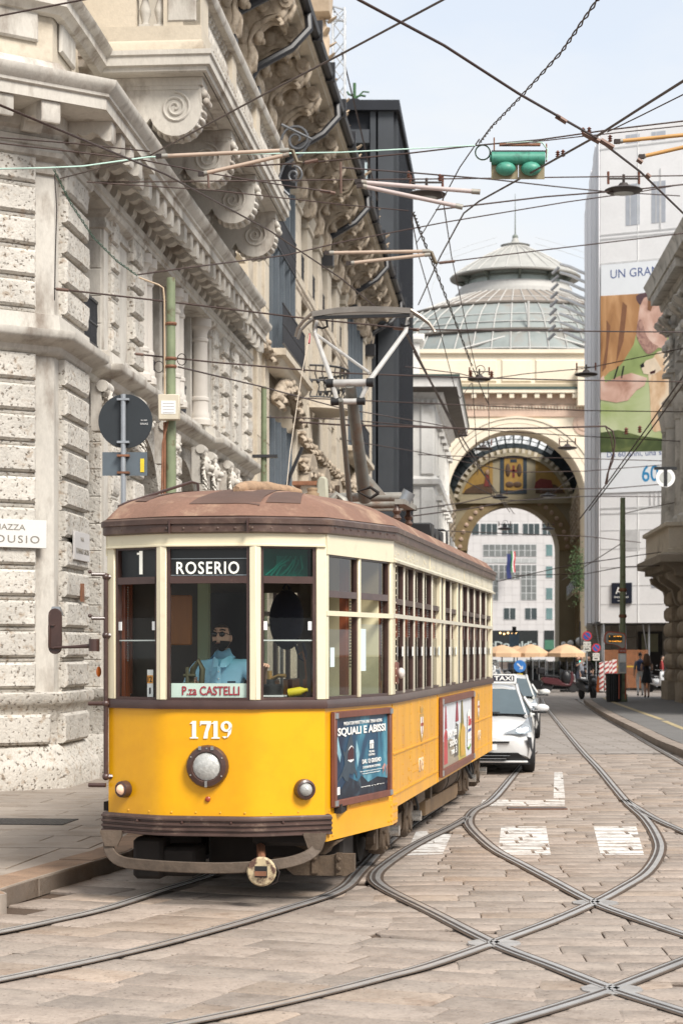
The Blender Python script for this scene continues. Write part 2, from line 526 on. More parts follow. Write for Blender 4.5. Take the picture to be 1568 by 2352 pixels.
def inpoly(p, poly):
 r = False; n = len(poly)
 for i in range(n):
  a, b = poly[i], poly[i-1]
  if (a[1] > p[1]) != (b[1] > p[1]) and p[0] < (b[0]-a[0])*(p[1]-a[1])/(b[1]-a[1])+a[0]: r = not r
 return r
def offset_path(pts, d):
 o = []
 for i, p in enumerate(pts):
  t = (pts[min(i+1,len(pts)-1)] - pts[max(i-1,0)]); t = V((t.x, t.y, 0)).normalized()
  o.append(V((p.x + t.y*d, p.y - t.x*d, 0)))
 return o
# plan of the two pavements
lk = [V((-30,6.5,0)), V((-9,12.2,0)), V((-5.2,14.3,0)), gr(-60,2106), gr(0,2084), gr(50,2066), gr(120,2044), gr(185,2024), gr(240,2007), gr(295,1991)]
lk = catmull(lk, 5)
e = lk[-1]
lk += [V((e.x+0.083*k, e.y+k, 0)) for k in (2,5,10,20,30,40,60,80,100,120)]
left_poly = [(p.x,p.y) for p in lk] + [(-30,lk[-1].y), (-60,lk[-1].y), (-60,6.5)]
rk = catmull([V((6.2,22,0)), V((6.45,30,0)), gr(1568,1726), gr(1484,1686), gr(1399,1643), gr(1359,1616), V((9.8,78.5,0)), V((11.2,80.3,0)), V((14,81,0)), V((30,82,0))], 6)
right_poly = [(p.x,p.y) for p in rk] + [(60,82), (60,22)]
def strip(mbd, pts, w, z, skip=None):
 a, b = offset_path(pts, -w/2), offset_path(pts, w/2)
 vs = []
 for p, q in zip(a, b): vs += [(p.x,p.y,z), (q.x,q.y,z)]
 mbd.add(vs, [(2*i, 2*i+1, 2*i+3, 2*i+2) for i in range(len(pts)-1)])
RAILS = [
 ('polished grooved rail curving from under the tram to the kerb side', [(520,1990),(475,2014),(380,2044),(250,2086),(120,2117),(0,2142),(-200,2178)]),
 ('dark grooved rail running from the tram across the bare paving', [(1040,1832),(998,1858),(900,1928),(830,1998),(780,2046),(650,2091),(450,2149),(250,2199),(0,2252),(-200,2289)]),
 ('worn rail leaving the tram truck and crossing to the lower corner', [(1074,1878),(1040,1898),(960,1938),(895,1980),(862,2012),(880,2040),(990,2096),(1134,2169),(1270,2222),(1404,2274),(1568,2327),(1700,2368)]),
 ('shiny rail bending tightly beside the white crossing blocks', [(1226,1727),(1191,1766),(1134,1834),(1089,1862),(1075,1886),(1086,1909),(1134,1952),(1200,1988),(1264,2022),(1366,2076),(1459,2111),(1568,2148),(1700,2190)]),
 ('long rail sweeping from the far street round the bend to the foreground', [(1244,1606),(1254,1626),(1284,1664),(1334,1724),(1374,1767),(1434,1839),(1479,1881),(1507,1924),(1512,1958),(1484,2004),(1424,2043),(1366,2074),(1264,2119),(1134,2167),(984,2219),(884,2246),(784,2272),(650,2304),(500,2336),(300,2376)]),
 ('rail entering from the right edge and passing the lower crossing', [(1700,2159),(1568,2209),(1404,2274),(1284,2314),(1149,2354),(1000,2396)]),
 ('branch rail leaving the bend towards the right edge', [(1434,1839),(1454,1852),(1500,1880),(1568,1911),(1650,1946)]),
 ('outer rail running beside the kerb of the bus stop pavement', [(1324,1606),(1384,1646),(1430,1673),(1484,1706),(1564,1752),(1650,1806)]),
]
rail_paths = []
for lab, pts in RAILS:
 P = catmull([gr(x, y) for x, y in pts], 10)
 rail_paths.append(P)
 mb = MB()
 mb.mi = 0; strip(mb, P, 0.150, 0.0075)
 mb.mi = 1; strip(mb, offset_path(P, -0.024), 0.043, 0.0145)
 mb.mi = 2; strip(mb, offset_path(P, 0.014), 0.034, 0.0112)
 mb.mi = 1; strip(mb, offset_path(P, 0.039), 0.016, 0.0145)
 for a, b in ((-0.0455,-0.0025),(0.031,0.047)):
  for o_ in (a, b):
   q = offset_path(P, o_); vs = []
   for p in q: vs += [(p.x,p.y,0.0), (p.x,p.y,0.0145)]
   mb.add(vs, [(2*i,2*i+1,2*i+3,2*i+2) for i in range(len(q)-1)])
 tag(mb.build('tram_rail', [dirt, rail_m, groove_m]), lab, kind='structure')
for x, y, lab in ((1366,2075,'steel plate under the upper rail crossing'), (1134,2168,'steel plate under the left rail crossing'), (1404,2274,'steel plate under the lower rail crossing')):
 c = gr(x, y)
 mb = MB().cyl((c.x,c.y,-0.01), (c.x,c.y,0.0095), 0.19, n=10)
 tag(mb.build('crossing_plate', mat('plate_steel', (0.33,0.315,0.30), 0.5, 0.3, var=0.25, vs=6)), lab, kind='structure')
# setts: each a block with its own uneven edge
def sett(c, w, d, a, r, h):
 j = lambda s: r.uniform(-s, s)
 ca, sa = math.cos(a), math.sin(a)
 base = [(-w/2+j(.004),-d/2+j(.008)),(j(w*.2),-d/2+j(.011)),(w/2+j(.004),-d/2+j(.008)),(w/2+j(.004),j(d*.2)),(w/2+j(.004),d/2+j(.008)),(j(w*.2),d/2+j(.011)),(-w/2+j(.004),d/2+j(.008)),(-w/2+j(.004),j(d*.2))]
 if r.random() < 0.04:
  k = r.choice((0,2,4,6)); q = r.uniform(.84,.94); base[k] = (base[k][0]*q, base[k][1]*q*r.uniform(.6,1))
 ps = [(c[0]+x*ca-y*sa, c[1]+x*sa+y*ca) for x, y in base]
 return ps
CAMX = lambda p: CX + F*p[0]/p[1]
stones = []
rr = random.Random(3)
A_line = rail_paths[2]
def left_of_A(x, y):
 xs = None
 for i in range(len(A_line)-1):
  a, b = A_line[i], A_line[i+1]
  if (a.y-y)*(b.y-y) <= 0 and a.y != b.y: return x < a.x+(b.x-a.x)*(y-a.y)/(b.y-a.y)
 return x < 0.25 + max(0, (18-y))*0.2
def rows(ang, rowd, wmin, wmax, keep, y0, y1, x0, x1):
 ca, sa = math.cos(ang), math.sin(ang)
 v = -40
 vmax = 60
 while v < vmax:
  d = rowd*rr.uniform(.86,1.14)
  u = -40 + rr.uniform(0,1)
  while u < 40:
   w = rr.uniform(wmin, wmax)
   cu, cv = u+w/2, v+d/2
   x, y = cu*ca-cv*sa, cu*sa+cv*ca
   if y0 < y < y1:
    px = CAMX((x, y))
    if -140 < px < 1700 and keep(x, y) and not inpoly((x,y), left_poly) and not inpoly((x,y), right_poly):
     stones.append(((x,y), w-0.008, d-0.015, ang))
   u += w
  v += d
rows(R(-2.0), 0.36, 0.45, 1.05, lambda x, y: not left_of_A(x+.3, y), 10.6, 40, -6, 12)
rows(R(-24), 0.46, 0.65, 1.5, lambda x, y: left_of_A(x-.25, y), 10.4, 21.3, -6, 12)
rows(R(-2.0), 0.375, 0.55, 1.25, lambda x, y: left_of_A(x, y), 21, 40, -6, 12)
stones.sort(key=lambda s: s[0][1])
PAINT = [[(1150,1899),(1253,1899),(1264,1963),(1142,1963)], [(1362,1899),(1460,1899),(1478,1963),(1378,1963)], [(955,1910),(1040,1907),(1016,1961),(928,1965)],
         [(1108,1838),(1296,1838),(1296,1850),(1100,1852)], [(1272,1774),(1291,1774),(1297,1838),(1270,1838)]]
PAINT = [[gr(x,y) for x,y in q] for q in PAINT]
def clip(poly, cl):
 out_ = poly
 n = len(cl)
 ar = sum(cl[i-1][0]*cl[i][1]-cl[i][0]*cl[i-1][1] for i in range(n))
 sg = 1 if ar > 0 else -1
 for i in range(n):
  a, b = cl[i-1], cl[i]
  f = lambda p: sg*((b[0]-a[0])*(p[1]-a[1])-(b[1]-a[1])*(p[0]-a[0]))
  inp, out_ = out_, []
  for k in range(len(inp)):
   p, q = inp[k-1], inp[k]
   fp, fq = f(p), f(q)
   if fq >= 0:
    if fp < 0: t = fp/(fp-fq); out_.append((p[0]+(q[0]-p[0])*t, p[1]+(q[1]-p[1])*t))
    out_.append(q)
   elif fp >= 0:
    t = fp/(fp-fq); out_.append((p[0]+(q[0]-p[0])*t, p[1]+(q[1]-p[1])*t))
  if not out_: return []
 return out_
rest = MB()
pm = [MB() for _ in PAINT]
for i, (c, w, d, a) in enumerate(stones):
 h = rr.uniform(-0.004, 0.002)-(.006 if abs(a) > .2 else 0)
 ps = sett(c, w, d, a, rr, h)
 tx, ty = rr.uniform(-.003,.003), rr.uniform(-.003,.003)
 cx = sum(p[0] for p in ps)/8; cy = sum(p[1] for p in ps)/8
 one = i < 300
 m_ = MB() if one else rest
 ox, oy = (cx, cy) if one else (0, 0)
 inn = [(cx+(p[0]-cx)*(1-0.028/w), cy+(p[1]-cy)*(1-0.028/d)) for p in ps]
 zt = lambda p: h+tx*(p[0]-cx)/w*2+ty*(p[1]-cy)/d
 vs = [(p[0]-ox,p[1]-oy,-0.035) for p in ps]+[(p[0]-ox,p[1]-oy,zt(p)-0.010) for p in ps]+[(p[0]-ox,p[1]-oy,zt(p)) for p in inn]
 fs = [tuple(range(16,24))]+[(k,(k+1)%8,8+(k+1)%8,8+k) for k in range(8)]+[(8+k,8+(k+1)%8,16+(k+1)%8,16+k) for k in range(8)]
 m_.mi = rr.choice((0,0,1,1,2,3,4))
 m_.add(vs, fs)
 if one:
  o = m_.build('paving_stone', pav_m[m_.mi], road, T(cx, cy, 0)) if False else None
  m_.m = [0]*len(m_.f)
  o = m_.build('paving_stone', pav_m[m_.mi], road, T(cx, cy, 0))
 for k, q in enumerate(PAINT):
  if abs(q[0].y - cy) > 6: continue
  cl = clip(inn, [(p.x,p.y) for p in q])
  if len(cl) > 2 and rr.random() > 0.02:
   pm[k].add([(p[0],p[1],zt(p)+0.0022) for p in cl], [tuple(range(len(cl)))])
o = rest.build('paving_stones', pav_m, road); o['kind'] = 'stuff'
for k, m_ in enumerate(pm):
 lab = ['white crossing block beside the bend of the shiny rail', 'white crossing block inside the sweep of the long rail', 'worn white crossing block half under the tram', 'white stop line painted in front of the taxi', 'white lane dash ending at the stop line'][k]
 tag(m_.build('road_marking', roadpaint), lab, kind='structure')
# drain grating by the stop line
gd = MB(); c0 = gr(1165,1858); c1 = gr(1300,1858)
gd.box(c0.x,c0.y-0.14,0.004,c1.x,c0.y+0.14,0.012)
for k in range(16):
 x = c0.x+(c1.x-c0.x)*(k+.5)/16; gd.mi = 1; gd.box(x-0.025,c0.y-0.1,0.0125,x+0.025,c0.y+0.1,0.0135)
tag(gd.build('drain_grating', [rust, iron]), 'rusty drain grating set behind the white stop line', 'drain')
# pavements
KH = 0.15
def pavement(name, poly, lab, tone):
 o = MB().slab(poly, -0.02, KH-(0.006 if name == 'pavement_left' else 0.012), top_only=True).build(name, tone)
 return tag(o, lab, kind='structure')
pl = pavement('pavement_left', left_poly, 'stone pavement along the pale palazzo', slab_m)
pr = pavement('pavement_right', right_poly, 'grey asphalt pavement with the tram stop', asph_m)
pr.location.z = 0.012
def kerb(path, lab, wd, piece, mt, near=90, h=KH):
 root = thing('kerb', lab, 'kerb'); root['kind'] = 'structure'; del root['category']
 # cut the path into stones of equal length
 acc, cur = [], [path[0]]
 dist = 0
 dens = []
 for a, b in zip(path, path[1:]):
  n = max(1, int((b-a).length/0.15)); dens += [a+(b-a)*k/n for k in range(n)]
 dens.append(path[-1])
 seg = [dens[0]]
 for p in dens[1:]:
  dist += (p-seg[-1]).length; seg.append(p)
  if dist > piece*rr.uniform(.85,1.15):
   acc.append(seg); seg = [p]; dist = 0
 for sg in acc:
  if sg[0].y > near or not (-200 < CAMX(sg[0]) < 1760): continue
  sg = [V(p) for p in sg]; sg[-1] = sg[-1]-(sg[-1]-sg[-2]).normalized()*0.02
  jz = rr.uniform(-.006,.004); mb = MB()
  mb.sweep([(-0.0,-0.02),(0.0,h-0.02+jz),(-0.018,h+jz),(-wd,h+jz),(-wd,-0.02)], [(p.x,p.y) for p in sg])
  mb.build('kerb_stone', mt, root)
 return root
kerb(lk, 'brown granite kerb curving round the pale palazzo corner', 0.34, 1.15, kerb_m, 60)
kerb(rk[:-8], 'grey stone kerb of the tram stop pavement', 0.30, 1.4, mat('kerb_grey', (0.25,0.205,0.17), 0.85, var=0.2, vs=2, bump=0.4, bs=25, fine=0.12), 90)
# left pavement slabs
inner = offset_path(lk, -0.36)
ipoly = [(p.x,p.y) for p in inner] + left_poly[len(lk):]
rs = random.Random(5); cnt = 0
setts_m = mat('pavement_setts', (0.225, 0.165, 0.135), 0.85, var=0.2, vs=3, bump=0.4, bs=25)
for u in range(-14, 12):
 for v_ in range(0, 34):
  wd, dp = 1.25, 0.62
  x0 = u*wd + (0.6 if v_ % 2 else 0) - 4; y0 = 15.5 + v_*dp
  ang = R(-6); c, s_ = math.cos(ang), math.sin(ang)
  rect = [(x0+0.008,y0+0.008),(x0+wd-0.008,y0+0.008),(x0+wd-0.008,y0+dp-0.008),(x0+0.008,y0+dp-0.008)]
  rect = [(x*c-(y-16)*s_, 16+x*s_+(y-16)*c) for x, y in rect]
  cxy = (sum(p[0] for p in rect)/4, sum(p[1] for p in rect)/4)
  if not (-60 < CAMX(cxy) < 330) or cxy[1] > 32: continue
  cl = rect if all(inpoly(p, ipoly) for p in rect) else clip(rect, [(p.x,p.y) for p in (inner[20], inner[-8])]+[(-30,inner[-8].y),(-30,inner[20].y)]) if any(inpoly(p, ipoly) for p in rect) else []
  if len(cl) < 3 or not all(inpoly((p[0]*.999+cxy[0]*.001,p[1]*.999+cxy[1]*.001), ipoly) for p in cl): continue
  mb = MB(); mb.slab([(p[0]-cxy[0],p[1]-cxy[1]) for p in cl], -0.012, 0.0+rs.uniform(-.002,.002))
  mb.build('paving_slab', slab_m, pl, T(cxy[0],cxy[1],KH)); cnt += 1
g = gr(55,1888,KH)
mb = MB().cbox(0,0,0.004,1.05,0.75,0.008)
for i in range(18):
 for j in range(8):
  mb.mi = 1; mb.cbox(-.48+i*.056,-.32+j*.09,.009,.03,.05,.002)
o = mb.build('grating', [mat('grate_dark',(0.06,0.055,0.052),0.7,0.3), iron], None, T(g.x,g.y,KH+.002)@rotz(R(-6)))
tag(o, 'dark metal grating let into the left pavement', 'grating')
# yellow line on the tram stop pavement
yl = mat('faded_yellow_paint', (0.37,0.30,0.17), 0.8, var=0.2, vs=3)
for seg, lab in (([(1386,1602),(1400,1610),(1440,1625),(1519,1653)], 'faded yellow line curving along the tram stop kerb'), ([(1524,1656),(1568,1674),(1620,1694)], 'short faded yellow line at the right edge')):
 P = catmull([gr(x,y,KH) for x,y in seg], 4); mb = MB(); strip(mb, P, 0.16, KH+0.005)
 tag(mb.build('yellow_line', yl), lab, kind='structure')
# ---------------------------------------------------------------- the tram
yellow = mat('tram_yellow', (0.79, 0.385, 0.003), 0.32, var=0.05, vs=1.2, coat=0.25, col2=(0.69, 0.315, 0.006), c2=0.6, c2w=0.15, c2s=2)
yellow_w = mat('tram_yellow_weathered', (0.72, 0.35, 0.012), 0.42, var=0.10, vs=1.3, coat=0.1, col2=(0.60, 0.27, 0.05), c2=0.58, c2w=0.12, c2s=3.5, stretch=(2.5,2.5,0.6), bump=0.05, bs=12)
cream = mat('tram_cream', (0.74, 0.665, 0.475), 0.4, var=0.05, vs=2, coat=0.15, col2=(0.60, 0.53, 0.38), c2=0.66, c2w=0.08, c2s=4)
brown = mat('tram_brown_trim', (0.060, 0.030, 0.024), 0.38, var=0.2, vs=5, coat=0.2, col2=(0.13, 0.075, 0.06), c2=0.68, c2w=0.08, c2s=9)
frame_b = mat('poster_frame_brown', (0.145, 0.050, 0.032), 0.5, var=0.2, vs=6)
roof_m = mat('tram_roof_canvas', (0.195, 0.105, 0.072), 0.8, var=0.13, vs=2.5, bump=0.5, bs=14, col2=(0.33, 0.215, 0.145), c2=0.60, c2w=0.08, c2s=2.6, fine=0.1)
roof_p = mat('tram_roof_patch', (0.105, 0.060, 0.045), 0.75, var=0.15, vs=3, bump=0.2, bs=40)
gutter_m = mat('tram_gutter_brown', (0.085, 0.048, 0.036), 0.45, var=0.25, vs=5, bump=0.35, bs=9, col2=(0.17, 0.115, 0.085), c2=0.62, c2w=0.1, c2s=6)
grime = mat('truck_grime', (0.095, 0.066, 0.043), 0.8, var=0.25, vs=5, bump=0.4, bs=30, fine=0.2)
grime_shade = mat('underframe_shade', (0.016, 0.012, 0.010), 0.8, var=0.3, vs=4)  # dark gear, blackened further in colour for the shade under the tram
bar_m = mat('bumper_bar_iron', (0.115, 0.085, 0.062), 0.6, 0.2, var=0.3, vs=7, bump=0.3, bs=30)
wood = mat('red_varnished_wood', (0.20, 0.052, 0.018), 0.4, var=0.2, vs=4, coat=0.3, stretch=(6,6,0.8))
wood_o = mat('orange_plywood', (0.34, 0.125, 0.025), 0.45, var=0.12, vs=3, stretch=(5,5,0.7))
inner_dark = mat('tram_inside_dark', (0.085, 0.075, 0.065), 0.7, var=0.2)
inner_cream = mat('tram_inside_cream', (0.80, 0.73, 0.47), 0.6, var=0.05)
inner_green = mat('tram_inside_green', (0.36, 0.44, 0.28), 0.5, var=0.05)
pane_m = glass('tram_glass', (0.80, 0.83, 0.81), 0.06)
pane_g = glass('tram_glass_grey', (0.42, 0.40, 0.375), 0.10)
pane_f = glass('windscreen_glass', (0.92, 0.94, 0.93), 0.018)
pane_t = glass('green_sun_glass', (0.03, 0.34, 0.28), 0.04)
lens_m = mat('headlamp_lens', (0.40, 0.40, 0.38), 0.10, var=0.25, vs=30, bump=0.3, bs=60, coat=0.5)
lens_w = mat('lit_side_lamp_lens', (0.70, 0.45, 0.32), 0.2, var=0.1, emit=(1.0, 0.62, 0.42), estr=0.12)
chrome = mat('worn_chrome', (0.55, 0.54, 0.52), 0.25, 0.9, var=0.1)
ink_w = mat('white_lettering', (0.80, 0.79, 0.75), 0.5, var=0.02)
ink_r = mat('red_lettering', (0.30, 0.025, 0.04), 0.5, var=0.02)
black = mat('matt_black', (0.012, 0.012, 0.013), 0.5, var=0.2)
TA = math.asin(-0.155)
TM = Matrix.Translation((-1.068, 16.4, 0)) @ rotz(TA)
tram = thing('tram', 'old yellow and cream tram with brown roof turning the corner, destination ROSERIO', 'tram', TM)
LT, LF, A_, B_, RF, RT = (-1.22,1.97), (-.9,.29), (-.385,0), (.385,0), (.9,.29), (1.22,1.97)
RB, R2, R1, L1, L2, LB = (1.22,12.75), (.9,14.4), (.385,14.7), (-.385,14.7), (-.9,14.4), (-1.22,12.75)
RING = [LB, LT, LF, A_, B_, RF, RT, RB, R2, R1, L1, L2]
def rounded(path, rad, closed=False, n=4):
 o = []; N = len(path)
 for i, p in enumerate(path):
  r = rad.get(i, 0) if isinstance(rad, dict) else rad
  if r == 0 or (not closed and i in (0, N-1)): o.append(p); continue
  a, b, c = V(path[i-1]), V(p), V(path[(i+1) % N])
  u, w_ = (a-b).normalized(), (c-b).normalized()
  ang = math.acos(max(-1,min(1,u.dot(w_))))
  t = min(r/math.tan(ang/2), (a-b).length*.45, (c-b).length*.45)
  p0, p1 = b+u*t, b+w_*t
  for k in range(n+1):
   s_ = k/n
   q = p0*(1-s_)**2 + b*2*s_*(1-s_) + p1*s_*s_
   o.append((q.x, q.y))
 return o
def panel(name, path, z0, z1, m, off=0.0, th=0.05, parent=tram, **k):
 return MB().sweep([(-th,z0),(off,z0),(off,z1),(-th,z1),(-th,z0)], path).build(name, m, parent, **k)
NOSE = rounded([LF, A_, B_, RF], {1:.45, 2:.45})
FRING = rounded(RING, {2:.10,3:.45,4:.45,5:.10,6:.12,1:.12,7:.2,0:.2,8:.3,9:.4,10:.4,11:.3}, True, 4)
panel('front_panel', NOSE, .69, 1.568, yellow)
panel('corner_panel', [RF, RT], .70, 1.568, yellow); panel('corner_panel', [LT, LF], .70, 1.568, yellow)
e1 = V(RT)+(V(RB)-V(RT)).normalized()*0.32
panel('corner_skirt', rounded([RF, RT, (e1.x,e1.y)], .06), .49, .703, yellow, off=.014)
panel('corner_skirt', rounded([(-1.22,2.29), LT, LF], .06), .49, .703, yellow, off=.014)
panel('side_panel', [RT, RB], .62, 1.568, yellow_w); panel('side_panel', [LB, LT], .62, 1.568, yellow_w)
panel('rear_panel', rounded([RB, R2, R1, L1, L2, LB], .3), .62, 1.568, yellow_w)
# seam and belt strips on the side
for y in (2.02, 5.72, 9.72, 12.70):
 MB().cbox(1.222, y, 1.09, .012, .035, .93).build('seam_strip', yellow_w, tram)
MB().box(1.218,2.0,.735,1.228,5.7,.76).build('seam_strip', yellow_w, tram)
MB().box(1.218,2.0,1.10,1.228,5.7,1.12).build('seam_strip', yellow_w, tram)
MB().box(1.218,9.75,1.10,1.228,12.7,1.12).build('seam_strip', yellow_w, tram)
# rivets, too many to pick apart
rv = MB()
def rivet(x, y, z, r=.011, nx=1, ny=0):
 c = V((x,y,z)); n_ = V((nx,ny,0)); t = V((-ny,nx,0)); up = V((0,0,1))
 rv.add([c+n_*r*.8]+[c+(t*math.cos(q*math.pi/3)+up*math.sin(q*math.pi/3))*r for q in range(6)], [(0,1+q,1+(q+1)%6) for q in range(6)])
rr2 = random.Random(11)
for y0, y1 in ((2.1,5.66),(9.8,12.65)):
 n = int((y1-y0)/.095)
 for k in range(n): rivet(1.229, y0+(y1-y0)*k/n, .748); rivet(1.229, y0+(y1-y0)*k/n, 1.11, .008)
 for k in range(int((y1-y0)/.6)+1):
  for j in range(9): rivet(1.222, y0+.06+k*.6, .80+.09*j, .010)
for k in range(22): rivet(1.222, rr2.choice((3.2,3.3,4.3,4.4,10.4,10.5,11.6))+rr2.uniform(-.02,.02), rr2.uniform(.78,1.08), .012)
for k in range(9): rivet(1.222, 3.55+.1*k, .93, .010); rivet(1.222, 3.55+.1*k, .86, .010)
MBr = frame(RF, RT)
tl = (V(RT)-V(RF)).length
for k in range(7):
 p = MBr @ V((.1+k*(tl-.2)/6, -.002, .735)); rivet(p.x,p.y,p.z,.010,.98,-.19)
for x, z in ((.05,.53),(.05,.66),(tl-.05,.53),(tl-.05,.58),(tl-.05,.66),(tl-.12,.53),(.14,.53)):
 p = MBr @ V((x, -.016, z)); rivet(p.x,p.y,p.z,.017,.98,-.19)
for y in (2.03,2.12,2.2):
 for z in (.53,.6,.66): rivet(1.236, y, z, .016)
for k in range(8): rivet(-.7+k*.2, (abs(-.7+k*.2)-.385)*.56 if abs(-.7+k*.2) > .385 else -.001, .735, .010, 0, -1)
o = rv.build('rivets', yellow_w, tram); o['kind'] = 'stuff'
# belt rail, header, gutter
SB = rounded(RING, {3:.3,4:.3}, True, 3)
MB().sweep([(-.06,1.566),(.024,1.566),(.028,1.600),(.020,1.636),(-.06,1.640),(-.06,1.566)], SB, True).build('belt_rail', brown, tram)
panel('header', NOSE, 2.872, 2.99, cream, off=.012)
MB().sweep([(.012,2.868),(.03,2.872),(.03,2.884),(.012,2.890)], NOSE).build('header_bead', cream, tram)
panel('header', rounded([RF, RT], 0), 2.815, 3.01, cream, off=.022); panel('header', [LT, LF], 2.815, 3.01, cream, off=.022)
for pth in ([RT, RB], [LB, LT]):
 MB().sweep([(-.05,2.835),(.045,2.815),(.050,2.835),(.010,2.86),(.010,3.03),(-.05,3.03),(-.05,2.835)], pth).build('header', mat('tram_cream_weathered',(0.60,0.555,0.44),0.5,var=.10,vs=2.5,col2=(.42,.39,.30),c2=.62,c2w=.1,c2s=4,bump=.06,bs=9), tram)
panel('header', rounded([RB, R2, R1, L1, L2, LB], .3), 2.82, 3.03, cream)
for y in (4.9, 8.6): MB().cbox(1.232,y,2.935,.008,.03,.17).build('header_seam', cream, tram)
rv = MB()
for k in range(44): rivet(1.233, 2.1+k*.24, 2.88+.03*math.sin(k*2.1), .012)
for k in range(20): rivet(1.233, rr2.uniform(2.2,12.5), rr2.uniform(2.88,3.0), .013)
for y in (2.03,):
 for k in range(20): rivet(1.252, y, 1.68+k*.065, .009)
o = rv.build('header_rivets', cream, tram); o['kind'] = 'stuff'
GP = [(-.06,2.975),(.030,2.975),(.052,2.985),(.052,3.045),(.066,3.05),(.066,3.09),(.040,3.105),(-.10,3.12),(-.06,2.975)]
gz = lambda p: .03 if p[1] > 2.5 else max(0, (p[1]-.3)/1.7*.03)
mb = MB().sweep(GP, FRING, True)
mb.v = [(x,y,z+gz((x,y))) for x,y,z in mb.v]
mb.build('roof_gutter', gutter_m, tram)
for p in ((-.30,-.06),(.34,-.075)): MB().cbox(p[0],p[1],3.03,.012,.03,.115).build('gutter_strap', brown, tram)
rv = MB()
for k in range(12): x = -.75+k*.14; rivet(x, -.055+max(0,abs(x)-.385)*.56, 3.012, .012, 0, -1)
for k in range(9): p = MBr @ V((.1+k*.19, -.056, 3.03+.003*k)); rivet(p.x,p.y,p.z,.012,.98,-.19)
o = rv.build('gutter_rivets', gutter_m, tram); o['kind'] = 'stuff'
# roof: rings rising from the gutter to a spine
N = len(FRING); rings = []
NR = 12
for j in range(NR+1):
 t = j/NR
 ring = []
 for x, y in FRING:
  sy = min(max(y, 1.75), 12.9)
  q = 1-t
  ring.append((x*q*1.02, sy+(y-sy)*q*1.02, 3.10+gz((x,y))*q+ .33*math.sin(math.acos(min(1,q*.999)))**1.05))
 rings.append(ring)
mb = MB(); vs = [p for r_ in rings for p in r_]; fs = []
mb.v = vs
for j in range(NR):
 for i in range(N):
  k = (i+1) % N
  f = (j*N+i, j*N+k, (j+1)*N+k, (j+1)*N+i)
  mb.f.append(f); mb.m.append(0)
mb.v = [(x,y,z+.006*mnoise.noise(V((x*3,y*3,z)))) for x,y,z in mb.v]
mb.build('roof', roof_m, tram, sharp=60)
def roofz(x, y):
 sy = min(max(y, 1.75), 12.9)
 hw = 1.27
 if y < 1.75:
  hw2 = (x/1.0)**2*.62 + ((y-1.75)/1.83)**2
  q = min(1, math.sqrt(hw2)) if abs(x) < .95 else 1
 else: q = min(1, abs(x)/1.27)
 return 3.10+.33*math.sin(math.acos(min(1,q)))**1.05
def roofpatch(name, poly, n, lift, m):
 """poly: two edges as lists of (x,y); draped over the dome"""
 a, b = poly; vs, fs = [], []
 K = 6
 for i in range(n+1):
  t = i/n
  for k in range(K+1):
   s_ = k/K
   p = V(a[0])*(1-t)*(1-s_)+V(a[1])*t*(1-s_)+V(b[0])*(1-t)*s_+V(b[1])*t*s_
   vs.append((p.x,p.y,p.z))
 return vs, fs
from mathutils.bvhtree import BVHTree
_r = MB(); _r.v, _r.f = mb.v, mb.f
bvh = BVHTree.FromPolygons([V(v) for v in mb.v], mb.f)
def drape(name, quad, m, lift=.006, nu=10, nv=6):
 vs, fs = [], []
 a, b, c, d = [V(q) for q in quad]
 for i in range(nu+1):
  for k in range(nv+1):
   u, v_ = i/nu, k/nv
   p = a*(1-u)*(1-v_)+b*u*(1-v_)+c*u*v_+d*(1-u)*v_
   h = bvh.ray_cast(V((p.x,p.y,5)), V((0,0,-1)))[0]
   vs.append((p.x,p.y,(h.z if h else 3.1)+lift))
 for i in range(nu):
  for k in range(nv):
   o_ = i*(nv+1)+k; fs.append((o_, o_+nv+1, o_+nv+2, o_+1))
 return MB().add(vs, fs).build(name, m, tram, sharp=60)
drape('roof_patch', [(-.18,.10),(.40,.10),(.40,.62),(-.05,.62)], roof_p)
drape('roof_patch', [(-.05,.62),(.10,.62),(.13,1.75),(-.02,1.75)], roof_p)
drape('roof_patch', [(.24,.62),(.40,.62),(.40,1.75),(.27,1.75)], roof_p)
drape('roof_patch', [(.44,.16),(.70,.30),(.62,.9),(.42,.66)], roof_p)
drape('roof_patch', [(-.72,.45),(-.60,.35),(-.25,1.6),(-.36,1.65)], roof_p)
# lumpy canvas ridge
pts = []
for k in range(9):
 t = k/8; x, y = .10+.32*t*t, .62+1.2*t
 h = bvh.ray_cast(V((x,y,5)), V((0,0,-1)))[0]
 pts.append((x, y, (h.z if h else 3.4)+.02))
MB().tube(pts, [.03,.05,.055,.06,.055,.06,.05,.05,.03], 8).build('roof_ridge', mat('roof_ridge_canvas',(0.36,0.235,0.145),0.9,var=.25,vs=9,bump=.8,bs=18), tram, sharp=80)
# hand rails on the roof corner
for dx, dy in ((0,0),(.10,-.22)):
 p = [(-.95+dx,.80+dy,3.10),(-.95+dx,.80+dy,3.26),(-.90+dx,.84+dy,3.285),(-.45+dx,1.35+dy*.6,3.50-(.10 if dx else 0)),(-.40+dx,1.38+dy*.6,3.49-(.10 if dx else 0)),(-.39+dx,1.39+dy*.6,3.30)]
 MB().tube(p, .013, 6).build('roof_rail', brown, tram)
mb = MB().lathe([(.10,0),(.08,.03),(.065,.04),(.065,.075),(.045,.08),(.045,.10),(.05,.105),(.05,.125),(0,.13)], 12)
h = bvh.ray_cast(V((.40,2.6,5)), V((0,0,-1)))[0]
mb.build('roof_vent', mat('vent_brass',(.33,.23,.14),.6,.2,var=.2), tram, T(.40,2.6,(h.z if h else 3.4)-.01))
